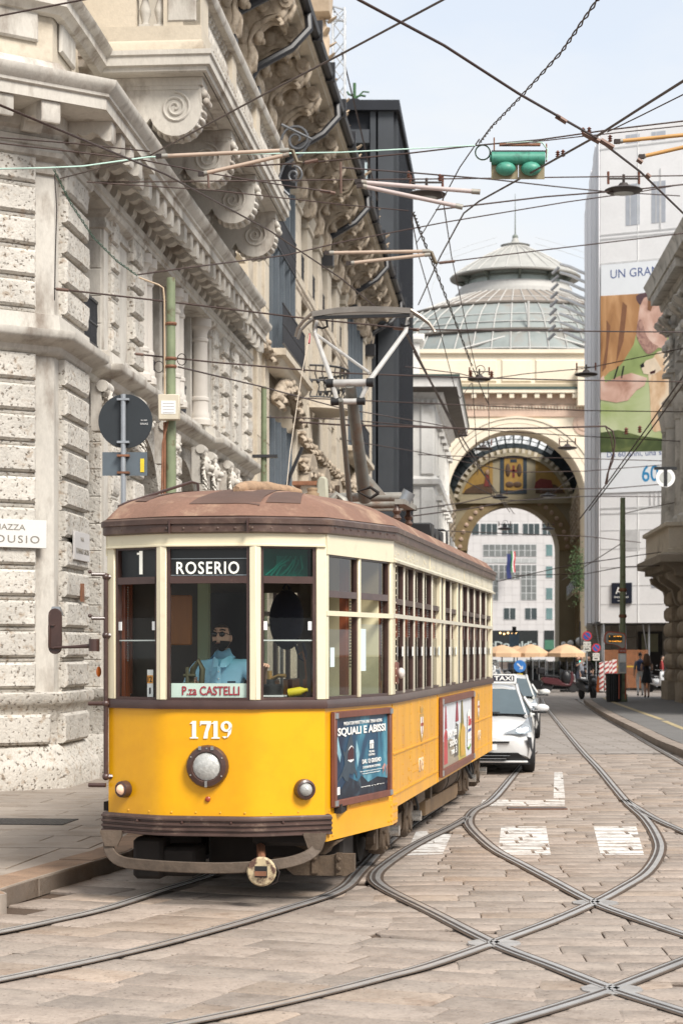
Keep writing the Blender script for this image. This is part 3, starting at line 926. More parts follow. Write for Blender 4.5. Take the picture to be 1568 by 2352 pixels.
# ---- windows
def sash(M, x0, x1, z0, z1, bars, panes, fm=brown, fw=.026, dep=.045, y=.006, top=True):
 """one window: dark frame with cross bars, its panes as children"""
 mb = MB(); mb.M = M
 mb.box(x0, y, z0, x0+fw, y+dep, z1); mb.box(x1-fw, y, z0, x1, y+dep, z1)
 mb.box(x0+fw, y, z0, x1-fw, y+dep, z0+fw*.8)
 if top: mb.box(x0+fw, y, z1-fw*.7, x1-fw, y+dep, z1)
 for b0, b1 in bars: mb.box(x0+fw, y-.004, b0, x1-fw, y+dep, b1)
 w_ = mb.build('window', fm, tram)
 for p0, p1, pm_, yy in panes:
  mb = MB(); mb.M = M
  mb.quad((x0+fw,yy,p0),(x1-fw,yy,p0),(x1-fw,yy,p1),(x0+fw,yy,p1))
  mb.build('pane', pm_, w_)
 return w_
def post(M, x0, x1, z0, z1, y0=-.012, y1=.07, m=cream, name='window_post'):
 mb = MB(); mb.M = M; mb.box(x0, y0, z0, x1, y1, z1)
 return mb.build(name, m, tram, bevel=.006)
MF, ML, MR = frame(A_, B_), frame(LF, A_), frame(B_, RF)
fl = (V(RF)-V(B_)).length
z0, z1 = 1.638, 2.872
for M, x0, x1, kind in ((ML, .075, fl-.045, 'l'), (MF, .045, .725, 'c'), (MR, .045, fl-.075, 'r')):
 bars = [(2.575,2.632)]
 panes = [(1.655,2.575,pane_f,.03),(2.632,2.86,{'l':pane_f,'c':pane_f,'r':pane_t}[kind],.03)]
 if kind != 'c':
  panes = [(1.655,2.30,pane_f,.026),(1.655,2.13,pane_f,.036),panes[1]]
 sash(M, x0, x1, z0, z1, bars, panes)
 if kind != 'c':
  mb = MB(); mb.M = M; mb.box(x0+.026,.022,2.112,x1-.026,.034,2.122); mb.build('pane_edge', mat('glass_edge',(.45,.5,.47),.2,var=.1), tram)
  for xx in (x0+.03, x1-.065):
   mb = MB(); mb.M = M; mb.box(xx,.01,2.20,xx+.03,.02,2.27); mb.build('sash_catch', white_paint, tram)
post(ML, fl-.045, fl+.01, z0, 2.88); post(MF, -.01, .045, z0, 2.88, -.014); post(MF, .725, .78, z0, 2.88, -.014); post(MR, -.01, .045, z0, 2.88)
post(ML, -.005, .075, z0, 2.88); post(MR, fl-.075, fl+.01, z0, 2.88)
MTR, MTL = frame(RF, RT), frame(LT, LF)
for M in (MTR, MTL):
 post(M, -.005, .065, z0, 2.825); post(M, tl*.475, tl*.505, z0, 2.825, -.010, .05); post(M, tl-.06, tl+.004, z0, 2.825)
 for a, b in ((.065, tl*.475), (tl*.505, tl-.06)):
  first = (a < .5) == (M is MTR)
  sash(M, a, b, z0, 2.82, [(2.47,2.525)], [(2.525,2.80,pane_g,.03),(1.655,2.21 if first else 2.26,pane_m,.03),(1.655,1.98,pane_m,.038)])
  mb = MB(); mb.M = M; mb.box(b-.105,.07,1.66,b-.03,.13,2.80); mb.build('sash_guide', wood, tram)
  mb = MB(); mb.M = M
  for k in range(22): mb.ball((b-.045,.055,1.9+k*.026), .010, 5, 4)
  mb.build('sash_chain', chrome, tram)
 mb = MB(); mb.M = M; mb.box(0,-.020,2.318,tl,.004,2.358); mb.build('cross_rail', cream, tram)
mb = MB(); mb.M = MTR; mb.box(.92,.026,1.86,1.09,.028,2.22); mb.build('paper_notice', mat('pale_notice',(.60,.70,.70),.6,var=.03), tram)
mb = MB(); mb.M = MTR; mb.box(.20,.026,1.90,.30,.028,2.06); mb.build('paper_notice', MATS['pale_notice'], tram)
groups = [(2.10,5.98,5),(6.38,7.82,2),(8.30,12.62,5)]
grey_w = mat('window_post_grey', (0.60,0.56,0.46), .45, var=.08)
for M, flip in ((frame(RT, RB), False), (frame(LB, LT), True)):
 base = 1.97
 L_ = 12.75-1.97
 for y0, y1, n in groups:
  wdt = (y1-y0)/n
  for k in range(n):
   a, b = y0+k*wdt-base, y0+(k+1)*wdt-base
   if flip: a, b = L_-b, L_-a
   if not flip:
    sash(M, a+.02, b-.02, z0, 2.83, [(2.452,2.505)], [(2.505,2.815,pane_g,.03),(1.655,2.16,pane_g,.03)], fw=.03)
    mb = MB(); mb.M = M; mb.box(b-.20,.05,2.12,b-.07,.10,2.46); mb.build('sash_guide', wood, tram)
    mb = MB(); mb.M = M
    for q in range(14): mb.ball((b-.10,.042,2.14+q*.023), .010, 5, 4)
    mb.build('sash_chain', chrome, tram)
    mb = MB(); mb.M = M; mb.box(b-.075,.0,1.98,b-.052,.012,2.07); mb.build('sash_catch', white_paint, tram)
    mb = MB(); mb.M = M; mb.box(a+.25,.045,1.64,a+.42,.1,1.70); mb.box(b-.09,.045,1.64,b-.05,.1,2.12); mb.build('sash_stop', inner_dark, tram)
   else:
    sash(M, a+.02, b-.02, z0, 2.83, [(2.452,2.505)], [(1.655,2.815,pane_m,.03)], fw=.03)
   if k > 0: post(M, (a if not flip else b)-.02, (a if not flip else b)+.02, z0, 2.835, -.006, .05, grey_w)
  for yy in (y0, y1):
   s_ = (yy-base) if not flip else L_-(yy-base)
   wd2 = .06
   post(M, s_-wd2, s_+wd2, z0, 2.835, -.010, .05, cream)
 post(M, -.01, .10, z0, 2.835, -.010, .05); post(M, L_-.1, L_, z0, 2.835, -.010, .05)
 mb = MB(); mb.M = M; mb.box(0,-.019,2.325,L_,-.004,2.362); mb.build('cross_rail', grey_w, tram)
for y in (6.18, 8.06):   # narrow panels between the window groups
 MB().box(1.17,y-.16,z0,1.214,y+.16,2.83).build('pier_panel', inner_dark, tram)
for M, l_ in ((frame(RB, R2), 1.68), (frame(L2, LB), 1.68)):
 sash(M, .08, 1.58, z0, 2.83, [(2.452,2.505)], [(1.66,2.8,pane_m,.03)])
for M, l_ in ((frame(R2, R1), .6), (frame(R1, L1), .77), (frame(L1, L2), .6)):
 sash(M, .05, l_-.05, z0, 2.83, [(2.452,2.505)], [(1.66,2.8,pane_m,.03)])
# paper strips behind two side windows
mb = MB()
for y in (2.62, 3.02): mb.box(1.18,y,2.54,1.183,y+.13,2.75)
mb.build('paper_strip', MATS['pale_notice'], tram)
# ---- inside
inn = [(-.86,.34),(-.37,.07),(.37,.07),(.86,.34),(1.15,1.97),(1.15,12.7),(.86,14.3),(-.86,14.3),(-1.15,12.7),(-1.15,1.97)]
MB().slab(inn, .78, .88).build('floor', mat('tram_floor',(.26,.20,.15),.7,var=.2), tram)
MB().slab(inn, 2.93, 2.97).build('ceiling', mat('tram_ceiling',(.70,.64,.50),.6,var=.1), tram)
mb = MB()
mb.box(-1.15,1.96,.88,-.42,2.0,2.93); mb.box(.62,1.96,.88,1.14,2.0,1.62); mb.box(-.42,1.96,2.55,1.14,2.0,2.93)
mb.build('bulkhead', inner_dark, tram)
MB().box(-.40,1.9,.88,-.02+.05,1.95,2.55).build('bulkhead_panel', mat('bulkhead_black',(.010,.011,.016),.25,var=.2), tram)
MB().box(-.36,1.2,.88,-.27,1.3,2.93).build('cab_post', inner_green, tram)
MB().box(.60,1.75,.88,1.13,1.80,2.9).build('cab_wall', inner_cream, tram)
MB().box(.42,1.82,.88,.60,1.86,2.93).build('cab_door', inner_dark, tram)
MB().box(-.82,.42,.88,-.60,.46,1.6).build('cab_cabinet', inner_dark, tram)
MB().box(-.62,.72,2.08,-.30,.75,2.50).build('sun_visor', wood_o, tram, bevel=.012)
MB().box(-.84,.52,1.64,-.80,.60,2.56).build('sash_guide', wood, tram)
MB().box(.80,.50,1.64,.84,.60,2.56).build('sash_guide', wood, tram)
for xx, yy in ((-.785,.46),(.80,.46)):
 mb = MB()
 for k in range(30): mb.ball((xx,yy,1.95+k*.021), .009, 5, 4)
 mb.build('sash_chain', chrome, tram)
MB().box(-.05,.18,1.55,.36,.60,1.63).box(.36,.25,1.5,.78,.62,1.66).build('control_desk', black, tram, bevel=.01)
# controller with brass handle, brake handle, clutter
mb = MB().cyl((.43,.42,1.60),(.43,.42,1.76),.10,n=14).cyl((.43,.42,1.76),(.43,.42,1.80),.035,n=10)
mb.build('controller', black, tram)
MB().tube([(.43,.42,1.80),(.50,.40,1.83),(.56,.38,1.83)],.016,8).cyl((.42,.42,1.79),(.42,.42,1.87),.022,n=10).build('controller_handle', mat('brass',(.45,.28,.10),.35,.8,var=.1), tram)
mb = MB().tube([(-.22,.40,1.64),(-.23,.39,1.78),(-.21,.38,1.88),(-.16,.37,1.95),(-.13,.37,1.88),(-.14,.37,1.72),(-.16,.38,1.64)],.026,8)
mb.cyl((-.25,.34,1.70),(-.25,.34,1.90),.016,n=8).cyl((-.28,.34,1.76),(-.18,.34,1.76),.014,n=8).cyl((-.28,.34,1.83),(-.18,.34,1.83),.014,n=8)
mb.build('brake_valve', mat('olive_bronze',(.09,.085,.045),.4,.5,var=.2), tram)
MB().lathe([(.0,0),(.035,0),(.035,.10),(.015,.14),(.015,.16),(0,.16)],10).build('yellow_bottle', mat('yellow_plastic',(.62,.50,.03),.35,var=.05), tram, T(.60,.30,1.69)@Matrix.Rotation(R(80),4,'Y'))
MB().box(.34,.28,1.655,.56,.44,1.672).build('papers', white_paint, tram)
MB().tube([(.70,.50,1.66),(.71,.50,1.82),(.70,.50,1.95),(.68,.49,2.03),(.65,.49,2.0)],.008,6).cyl((.70,.50,1.72),(.70,.50,1.80),.016,n=8).build('hook_lever', rust, tram)
# rucksack hanging in the cab
mb = MB().ball((0,0,0), .18, 14, 10, (.85,.6,1.45))
bag = mb.build('rucksack', mat('navy_cloth',(.012,.014,.028),.8,var=.2,bump=.3,bs=12), None, TM@T(.40,1.30,2.30))
tag(bag, 'dark rucksack hanging inside the cab beside the driver', 'rucksack')
MB().tube([(.08,-.05,-.2),(.13,-.08,-.33),(.17,-.08,-.36),(.18,-.06,-.30),(.15,-.04,-.20)],.012,5).tube([(-.03,0,.26),(0,0,.32),(.03,0,.26)],.012,5).build('strap', MATS['navy_cloth'], bag)
# seats along the saloon
for k in range(8):
 y = 2.7+k*1.15
 for sx in (-1, 1):
  MB().box(sx*.62,y,.88,sx*1.12,y+.85,1.28).box(sx*1.06,y,1.28,sx*1.14,y+.85,1.66).build('bench', wood, tram)
MB().cyl((0,3.2,.88),(0,3.2,2.93),.02).build('grab_pole', chrome, tram); MB().cyl((.3,6.9,.88),(.3,6.9,2.93),.02).build('grab_pole', chrome, tram)
# destination signs
def boardbox(M, x0, x1, zz0, zz1, y=.05, m=black):
 mb = MB(); mb.M = M; mb.box(x0, y, zz0, x1, y+.02, zz1); return mb.build('backing_board', m, tram)
boardbox(MF, .06, .71, 2.635, 2.855, .06)
text('ROSERIO', .515, .100, mat('backlit_letters',(.78,.75,.68),.5,var=.02,emit=(1,.93,.82),estr=.22), tram, MF @ T(.375,.034,2.700), bold=.012, space=1.15)
mb = MB(); mb.M = MF; mb.box(.06,.045,2.638,.71,.05,2.645); mb.box(.06,.045,2.772,.71,.05,2.777); mb.build('sign_edge', steel_grey, tram)
boardbox(ML, .09, fl-.055, 2.635, 2.855, .06)
mb = MB(); mb.M = ML; mb.box(.315,.034,2.655,.350,.037,2.845); mb.box(.29,.034,2.815,.316,.037,2.832); mb.build('lettering', MATS['backlit_letters'], tram)
mb = MB(); mb.M = MR
for k in range(7): mb.tube([(.12+.05*k,.10+.02*k,2.64),(.2+.04*k,.12,2.70+.02*(k%3)),(.3+.02*k,.10,2.80-.03*(k%2))],.008,5)
mb.box(.22,.12,2.72,.30,.16,2.80); mb.build('cable_loom', white_paint, tram)
boardbox(MR, .06, fl-.08, 2.635, 2.855, .19, mat('pale_backing',(.55,.6,.6),.6))  # not a sign: pale panel added behind the green pane to brighten it
# line board behind the windscreen
mb = MB(); mb.M = MF; mb.box(.075,.036,1.655,.715,.042,1.772); mb.build('line_board', mat('pale_green_board',(.60,.72,.64),.5,var=.03), tram)
text('P.za CASTELLI', .47, .072, ink_r, tram, MF @ T(.40,.032,1.713), bold=.012)
mb = MB(); mb.M = ML; mb.box(.41,.028,1.66,.475,.032,1.88); mb.build('line_card', white_paint, tram)
mb = MB(); mb.M = ML; mb.box(.41,.0265,1.77,.475,.0275,1.835); mb.build('line_card', mat('orange_card',(.75,.33,.06),.6), tram)
text('12', .045, .045, black, tram, ML @ T(.443,.025,1.803)); text('1', .014, .05, black, tram, ML @ T(.443,.026,1.71))
# ---- front fittings
def digit(polys, M):
 mb = MB(); mb.M = M
 for p in polys: mb.prism(p, -.006, .002)
 return mb.build('lettering', ink_w, tram)
def one_(x): return [[(x-.016,-.07),(x+.016,-.07),(x+.016,.07),(x-.016,.07)], [(x-.034,-.07),(x-.016,-.07),(x-.016,-.058),(x-.034,-.062)], [(x+.016,-.07),(x+.034,-.07),(x+.034,-.062),(x+.016,-.058)], [(x-.036,.048),(x-.016,.048),(x-.016,.066)]]
def seven(x): return [[(x-.045,.045),(x+.045,.045),(x+.045,.07),(x-.045,.07)], [(x-.045,.028),(x-.034,.045),(x-.045,.045)], [(x-.018,-.07),(x+.016,-.07),(x+.02,-.02),(x-.010,-.03)], [(x-.010,-.03),(x+.02,-.02),(x+.045,.045),(x+.012,.045)]]
def nine(x):
 o = []; n = 18
 for k in range(n):
  a, b = 2*math.pi*k/n, 2*math.pi*(k+1)/n
  f = lambda t, r1, r2: (x+r1*math.cos(t), .028+r2*math.sin(t))
  o.append([f(a,.020,.026), f(a,.046,.043), f(b,.046,.043), f(b,.020,.026)])
 o += [[(x+.018,.0),(x+.046,.03),(x+.036,-.03),(x+.008,-.05)], [(x+.008,-.05),(x+.036,-.03),(x+.012,-.06),(x-.012,-.068)], [(x-.012,-.068),(x+.012,-.06),(x-.01,-.05),(x-.034,-.054)]]
 return o
for i, f in enumerate((one_, seven, one_, nine)):
 digit(f(.272+.088*i+(.006 if i == 1 else 0)), MF @ T(0,-.002,1.40))
def lamp(M, r, name, lm, depth=.05):
 mb = MB(); Q = Matrix.Rotation(R(90), 4, 'X')
 mb.lathe([(r,0),(r,depth*.5),(r*.93,depth),(r*.72,depth*1.15),(r*.66,depth*.9)], 24, Q)
 o = mb.build(name, brown, tram, M)
 MB().lathe([(r*.67,depth*.85),(r*.5,depth*1.25),(r*.25,depth*1.5),(0,depth*1.58)], 20, Q).build('lens', lm, o)
 mb = MB()
 for k in range(6):
  a = k*math.pi/3+.5; mb.ball((r*.84*math.cos(a),-depth*1.1,r*.84*math.sin(a)), r*.05, 6, 4)
 if r > .1: mb.cbox(0,-depth*1.2,-r*.8,.02,.02,.05).cbox(-.05,-depth*1.1,r*.86,.025,.02,.03).cbox(.05,-depth*1.1,r*.86,.025,.02,.03)
 mb.build('screw', chrome if r > .1 else brown, o)
 return o
lamp(MF @ T(.385,-.002,1.108), .172, 'headlight', lens_m, .06)
lamp(ML @ T(.20,-.004,.905), .070, 'side_lamp', lens_w, .06)
lamp(MR @ T(.41,-.004,.918), .085, 'side_lamp', lens_m, .06)
MB().lathe([(.022,0),(.022,.012),(.012,.02),(0,.02)], 12, Matrix.Rotation(R(90),4,'X')).build('reflector', mat('red_reflector',(.35,.06,.02),.3), tram, MF @ T(.385,-.002,.845))
# ribbed buffer beam
prof = [(-.02,.545)]
for k in range(4):
 z = .548+k*.040
 prof += [(.045,z),(.062,z+.006),(.062,z+.020),(.045,z+.028)]
prof += [(.04,.706),(-.02,.712)]
FEN = rounded([(-.93,.34), A_, B_, (.93,.34)], {1:.45, 2:.45})
MB().sweep(prof, FEN).build('buffer_beam', mat('buffer_beam_brown',(.072,.042,.034),.5,var=.25,vs=6,col2=(.17,.12,.09),c2=.64,c2w=.08,c2s=8), tram)
mb = MB()
for x in (-.6,-.2,.2,.6): mb.ball((x, -.06+max(0,abs(x)-.385)*.56, .66), .012, 6, 4)
mb.build('buffer_bolt', brown, tram)
bp = [(-.86,.20,.56),(-.87,.18,.46),(-.84,.15,.38),(-.74,.09,.325),(-.55,.0,.312),(-.2,-.08,.305),(.2,-.08,.305),(.55,0,.33),(.74,.09,.37),(.84,.15,.43),(.87,.17,.50),(.86,.2,.56)]
mb = MB()
def flatbar(pts, h, t):
 P = [V(p) for p in catmull(pts, 3)]
 vs, fs = [], []
 for i, p in enumerate(P):
  d = (P[min(i+1,len(P)-1)]-P[max(i-1,0)]).normalized()
  n_ = V((0,-1,0)); u = d.cross(n_).normalized(); f = u.cross(d).normalized()
  vs += [p+u*h/2+f*t/2, p-u*h/2+f*t/2, p-u*h/2-f*t/2, p+u*h/2-f*t/2]
 for i in range(len(P)-1):
  a, b = 4*i, 4*i+4
  for k in range(4): fs.append((a+k, a+(k+1)%4, b+(k+1)%4, b+k))
 mb.add(vs, fs+[(3,2,1,0),(len(vs)-4,len(vs)-3,len(vs)-2,len(vs)-1)])
flatbar(bp, .088, .03)
mb.build('bumper_bar', bar_m, tram, bevel=.006)
for sx in (-1, 1):
 mb = MB().prism([(-.09,.58),(-.05,.47),(.05,.47),(.09,.55),(.09,.60),(-.09,.60)], -.01, .02)
 mb.build('bumper_bracket', bar_m, tram, T(sx*.84,.15,-.03))
cp = MB().lathe([(.0,0),(.112,0),(.118,.02),(.118,.035),(.105,.05),(.06,.05)], 22, Matrix.Rotation(R(90),4,'X')).build('coupler', mat('chipped_coupler_paint',(.52,.42,.26),.6,var=.15,vs=6,col2=(.10,.05,.035),c2=.53,c2w=.05,c2s=9), tram, T(.46,-.09,.285))
MB().box(-.05,-.055,-.045,.05,-.048,.045).build('socket', black, cp)
MB().box(-.045,-.085,-.03,.045,-.05,.005).build('drawbar', rust, cp)
MB().cyl((.24,.9,.62),(.45,-.06,.33),.035,n=8).build('coupler_arm', rust, tram)
MB().tube([(.55,-.09,.36),(.60,-.1,.28),(.58,-.1,.20),(.5,-.1,.17)],.006,5).build('coupler_cable', wire_m, tram)
# mirror, grab pole, indicator on the left
MB().cyl((-.915,.26,.98),(-.915,.26,2.66),.020,n=8).build('grab_pole', brown, tram)
for z in (1.0,1.60,2.16,2.64): MB().cyl((-.915,.26,z),(-.84,.30,z),.022,n=8).ball((-.915,.26,z),.032,8,6).build('pole_bracket', brown, tram)
for z in (2.30,2.66): MB().cyl((-.915,.26,z),(-1.02,.20,z),.014,n=8).ball((-1.03,.19,z+.02),.017,8,6).build('pole_hook', brown, tram)
for z in (.93,1.60): MB().cyl((-.915,.26,z),(-1.06,.26,z),.018,n=8).build('pole_hook', brown, tram)
mir = MB()
cap = [(.055*math.cos(t),.135+.055*math.sin(t)) for t in [math.pi*k/8 for k in range(9)]]+[(.055*math.cos(t),-.135+.055*math.sin(t)) for t in [math.pi+math.pi*k/8 for k in range(9)]]
mir.prism(cap, -.02, .02)
mir.tube([(0,-.03,.05),(-.045,-.03,.05),(-.045,-.03,-.135),(.0,-.03,-.14)],.011,6)
mo = mir.build('wing_mirror', brown, tram, T(-1.375,.36,2.195) @ rotz(R(8)), bevel=.004)
MB().prism([(x*.8,z*.92) for x,z in cap], .021, .024).build('mirror_glass', chrome, mo)
MB().sweep([(0,.10),(.01,.10)], [(-.05,.02),(.05,.02)]).prism([(-.055,.13),(.055,.13),(.03,.205),(-.03,.205)], .02, .10).build('mirror_hood', steel_grey, mo)
MB().tube([(-1.37,.33,2.06),(-1.2,.31,2.065),(-1.02,.28,2.075)],[.010,.013,.02],8).cyl((-1.02,.28,2.03),(-1.02,.28,2.13),.045,n=10).build('mirror_arm', brown, tram)
MB().ball((-1.02,.42,1.86),.045,8,6,(.5,.7,1)).build('indicator', mat('orange_lens',(.75,.18,.02),.3), tram)
MB().ball((1.27,2.25,1.83),.05,10,8,(.75,1,1)).build('indicator', mat('white_lens',(.62,.56,.52),.25), tram)
MB().box(1.215,2.12,1.73,1.25,2.28,1.93).build('indicator_bracket', frame_b, tram, bevel=.01)
# ---- posters
def poster_frame(M, x0, x1, za, zb, w_=.055):
 mb = MB(); mb.M = M
 mb.box(x0,-.045,za,x0+w_,-.006,zb); mb.box(x1-w_,-.045,za,x1,-.006,zb)
 mb.box(x0+w_,-.045,za,x1-w_,-.006,za+w_); mb.box(x0+w_,-.045,zb-w_,x1-w_,-.006,zb)
 o = mb.build('poster_frame', frame_b, tram, bevel=.004)
 for cx_, cz in ((x0+w_*.6,za+w_*.6),(x1-w_*.6,za+w_*.6),(x0+w_*.6,zb-w_*.6),(x1-w_*.6,zb-w_*.6)):
  mb = MB(); mb.M = M; mb.cbox(cx_,-.048,cz,w_*1.1,.012,w_*.8); mb.build('corner_plate', steel_grey, o)
 return o
def print_mat(name, stops, scale, axis=2, dist=1.2):
 if name in MATS: return MATS[name]
 m = MATS[name] = bpy.data.materials.new(name); m.use_nodes = True
 n = m.node_tree.nodes; l = m.node_tree.links.new; b = n['Principled BSDF']; b.inputs['Roughness'].default_value = .35
 t = n.new('ShaderNodeTexCoord'); mp_ = n.new('ShaderNodeMapping'); l(t.outputs['Object'], mp_.inputs['Vector']); mp_.inputs['Scale'].default_value = scale
 q = n.new('ShaderNodeTexNoise'); q.inputs['Scale'].default_value = 1.0; q.inputs['Detail'].default_value = 7; q.inputs['Distortion'].default_value = dist
 l(mp_.outputs[0], q.inputs['Vector']); cr = n.new('ShaderNodeValToRGB'); l(q.outputs['Fac'], cr.inputs[0])
 e_ = cr.color_ramp.elements
 while len(e_) < len(stops): e_.new(.5)
 for k, (p, c) in enumerate(stops): e_[k].position = p; e_[k].color = (*c, 1)
 l(cr.outputs[0], b.inputs['Base Color']); return m
pf = poster_frame(MTR, .12, 1.60, .755, 1.535)
px = lambda u: .175+u*1.37          # picture coordinates on the poster: u across, w up
pz = lambda w_: .81+w_*.67
def flat(parent, M, polys, m, y, name='print'):
 for p in polys:
  mb = MB(); mb.M = M; mb.prism([(px(a),pz(b)) for a,b in p], y, y+.002); o = mb.build(name, m, parent)
 return o
flat(pf, MTR, [[(0,0),(1,0),(1,1),(0,1)]], print_mat('sea_print', [(.30,(.006,.016,.045)),(.47,(.012,.055,.11)),(.60,(.035,.17,.25)),(.75,(.18,.42,.50))], (2.2,2.2,1.3)), -.016, 'poster_sheet')
flat(pf, MTR, [[(0,0),(1,0),(1,.16),(.8,.20),(.62,.15),(.5,.25),(.42,.18),(.25,.26),(.12,.12),(0,.2)]], print_mat('reef_print', [(.3,(.003,.006,.014)),(.6,(.012,.02,.035)),(.8,(.06,.11,.14))], (9,9,7)), -.0175)
sh = mat('shark_print', (.035,.055,.075), .4, var=.15, vs=9)
flat(pf, MTR, [[(.30,.80),(.335,.68),(.365,.58),(.365,.48),(.35,.42),(.40,.30),(.405,.22),(.36,.30),(.32,.28),(.27,.30),(.24,.20),(.19,.22),(.14,.28),(.02,.18),(.14,.34),(.18,.42),(.175,.50),(.14,.62),(.19,.56),(.22,.62),(.26,.74)]], sh, -.019, 'shark_print')
flat(pf, MTR, [[(.235,.47),(.265,.46),(.31,.455),(.34,.47),(.345,.55),(.335,.61),(.30,.64),(.265,.61),(.24,.55)]], mat('mouth_print',(.05,.012,.014),.5), -.0205)
flat(pf, MTR, [[(.235,.46),(.29,.435),(.345,.46),(.33,.475),(.31,.46),(.29,.475),(.27,.46),(.25,.475)], [(.245,.59),(.27,.625),(.30,.645),(.33,.625),(.34,.60),(.32,.625),(.30,.632),(.28,.622)]], white_paint, -.022)
for q in ([(.06,.78),(.12,.55),(.10,.45),(.04,.6)],[(.40,.70),(.46,.52),(.42,.36),(.39,.55)]): flat(pf, MTR, [q], mat('surf_print',(.20,.36,.42),.5,var=.3,vs=8), -.0178)
def ptext(s, u, w_, W, H, bold=.0, m=ink_w):
 return text(s, W*1.37, H*.67, m, pf, MTR @ T(px(u),-.0225,pz(w_)), ext=.001, bold=bold)
ptext('PREDATORI PERFETTI IN UNA TERRA ALIENA', .52, .925, .72, .042, .008)
ptext('SQUALI E ABISSI', .50, .82, .90, .115, .03)
ptext('MILANO', .68, .535, .10, .028); ptext('CENTRALE', .68, .495, .12, .028)
flat(pf, MTR, [[(.645,.57),(.66,.57),(.66,.63),(.645,.63)],[(.672,.57),(.69,.57),(.69,.63),(.672,.63)],[(.70,.57),(.715,.57),(.715,.63),(.70,.63)],[(.64,.635),(.72,.635),(.71,.68),(.65,.68)]], ink_w, -.0225)
ptext('DAL 12 GIUGNO', .68, .42, .36, .055, .02); ptext('STAZIONE MILANO CENTRALE', .68, .345, .34, .03, .004)
ptext('Una coinvolgente esperienza immersiva', .67, .295, .42, .018); ptext('nei segreti dei grandi squali', .67, .265, .34, .018)
ptext('www', .55, .10, .16, .012); ptext('info', .78, .10, .30, .014)
flat(pf, MTR, [[(.88,.30),(.93,.36),(.96,.33),(.93,.31),(.935,.24),(.91,.30),(.90,.22),(.895,.30)],[(.96,.30),(.99,.34),(.98,.26),(.97,.18),(.965,.28)]], mat('jelly_print',(.42,.22,.20),.5,var=.2), -.0225)
flat(pf, MTR, [[(.03,.06),(.09,.06),(.09,.155),(.03,.155)]], white_paint, -.0225)
MS = frame(RT, RB)
pf2 = poster_frame(MS, 3.85, 7.62, .665, 1.525, .075)
px = lambda u: 3.925+u*3.62
pz = lambda w_: .74+w_*.71
P2 = [([(0,0),(1,0),(1,1),(0,1)], (.62,.64,.66)), ([(.0,0),(.55,0),(.5,.3),(.3,.42),(.0,.4)], (.32,.27,.20)), ([(.55,0),(.8,0),(.72,.5),(.60,.62),(.5,.2)], (.50,.42,.10)),
      ([(.10,.05),(.2,.05),(.19,.55),(.14,.6),(.10,.5)], (.42,.045,.05)), ([(.12,.6),(.18,.6),(.155,.95),(.135,.95)], (.32,.03,.05)), ([(.40,.1),(.53,.1),(.52,.6),(.45,.64)], (.10,.09,.08)),
      ([(.44,.66),(.53,.66),(.50,.98),(.475,.98)], (.30,.03,.05)), ([(.62,.3),(.73,.28),(.66,.98),(.63,.98)], (.20,.16,.04)), ([(.60,.05),(.74,.05),(.75,.5),(.66,.6),(.58,.4)], (.55,.33,.05)),
      ([(.82,.16),(.88,.10),(.95,.16),(.97,.5),(.95,.76),(.88,.8),(.83,.74)], (.78,.78,.74)), ([(.83,.16),(.88,.09),(.95,.16),(.93,.20),(.88,.15)], (.16,.33,.04)), ([(.84,.40),(.95,.42),(.95,.47),(.84,.45)], (.04,.06,.22))]
for k, (p, c) in enumerate(P2):
 flat(pf2, MS, [p], mat('print2_%d' % k, c, .45, var=.12 if k else .05, vs=5), -.012-.0012*k, 'poster_sheet' if k == 0 else 'print')
text('Dse', .33, .12, mat('print_red',(.55,.04,.04),.5), pf2, MS @ T(px(.89),-.030,pz(.60)), bold=.03, ext=.001)
text('non sei', 1.0, .10, ink_w, pf2, MS @ T(px(.30),-.030,pz(.52)), bold=.02, ext=.001); text('solo', .8, .09, ink_w, pf2, MS @ T(px(.34),-.030,pz(.36)), bold=.02, ext=.001)
text('nei 3', .6, .08, ink_w, pf2, MS @ T(px(.36),-.030,pz(.22)), bold=.02, ext=.001); text('buoni', .4, .035, ink_w, pf2, MS @ T(px(.88),-.030,pz(.30)), ext=.001)
# crest and small fleet number on the side
def crest(y):
 mb = MB(); gold = mat('crest_gold',(.42,.25,.06),.5);
 q = MS @ T(y-1.97,0,0)
 mb.M = q; mb.prism([(-.16,1.22),(0,1.08),(.16,1.22),(.17,1.40),(-.17,1.40)], -.004, .002)
 mb.prism([(-.10,1.41),(.10,1.41),(.14,1.48),(.07,1.45),(0,1.50),(-.07,1.45),(-.14,1.48)], -.004, .002)
 o = mb.build('crest', gold, tram)
 mb = MB(); mb.M = q; mb.prism([(-.10,1.24),(0,1.16),(.10,1.24),(.10,1.37),(-.10,1.37)], -.006, -.004); mb.build('crest_shield', ink_w, o)
 mb = MB(); mb.M = q; mb.prism([(-.02,1.20),(.02,1.20),(.02,1.37),(-.02,1.37)], -.0075, -.006); mb.prism([(-.10,1.28),(-.02,1.28),(-.02,1.31),(-.10,1.31)], -.0075, -.006); mb.prism([(.02,1.28),(.10,1.28),(.10,1.31),(.02,1.31)], -.0075, -.006)
 mb.build('crest_cross', mat('crest_red',(.30,.04,.02),.5), o)
crest(4.25); crest(10.6)
text('1719', .38, .14, mat('faded_white',(.66,.52,.36),.5), tram, MS @ T(4.2-1.97,-.004,.90), bold=.02); text('1719', .38, .13, MATS['faded_white'], tram, MS @ T(10.7-1.97,-.004,.92), bold=.02)
# grease bar under belt near the corner
mb = MB().box(1.222,2.3,1.575,1.245,4.6,1.60); mb.build('rubber_strip', black, tram)
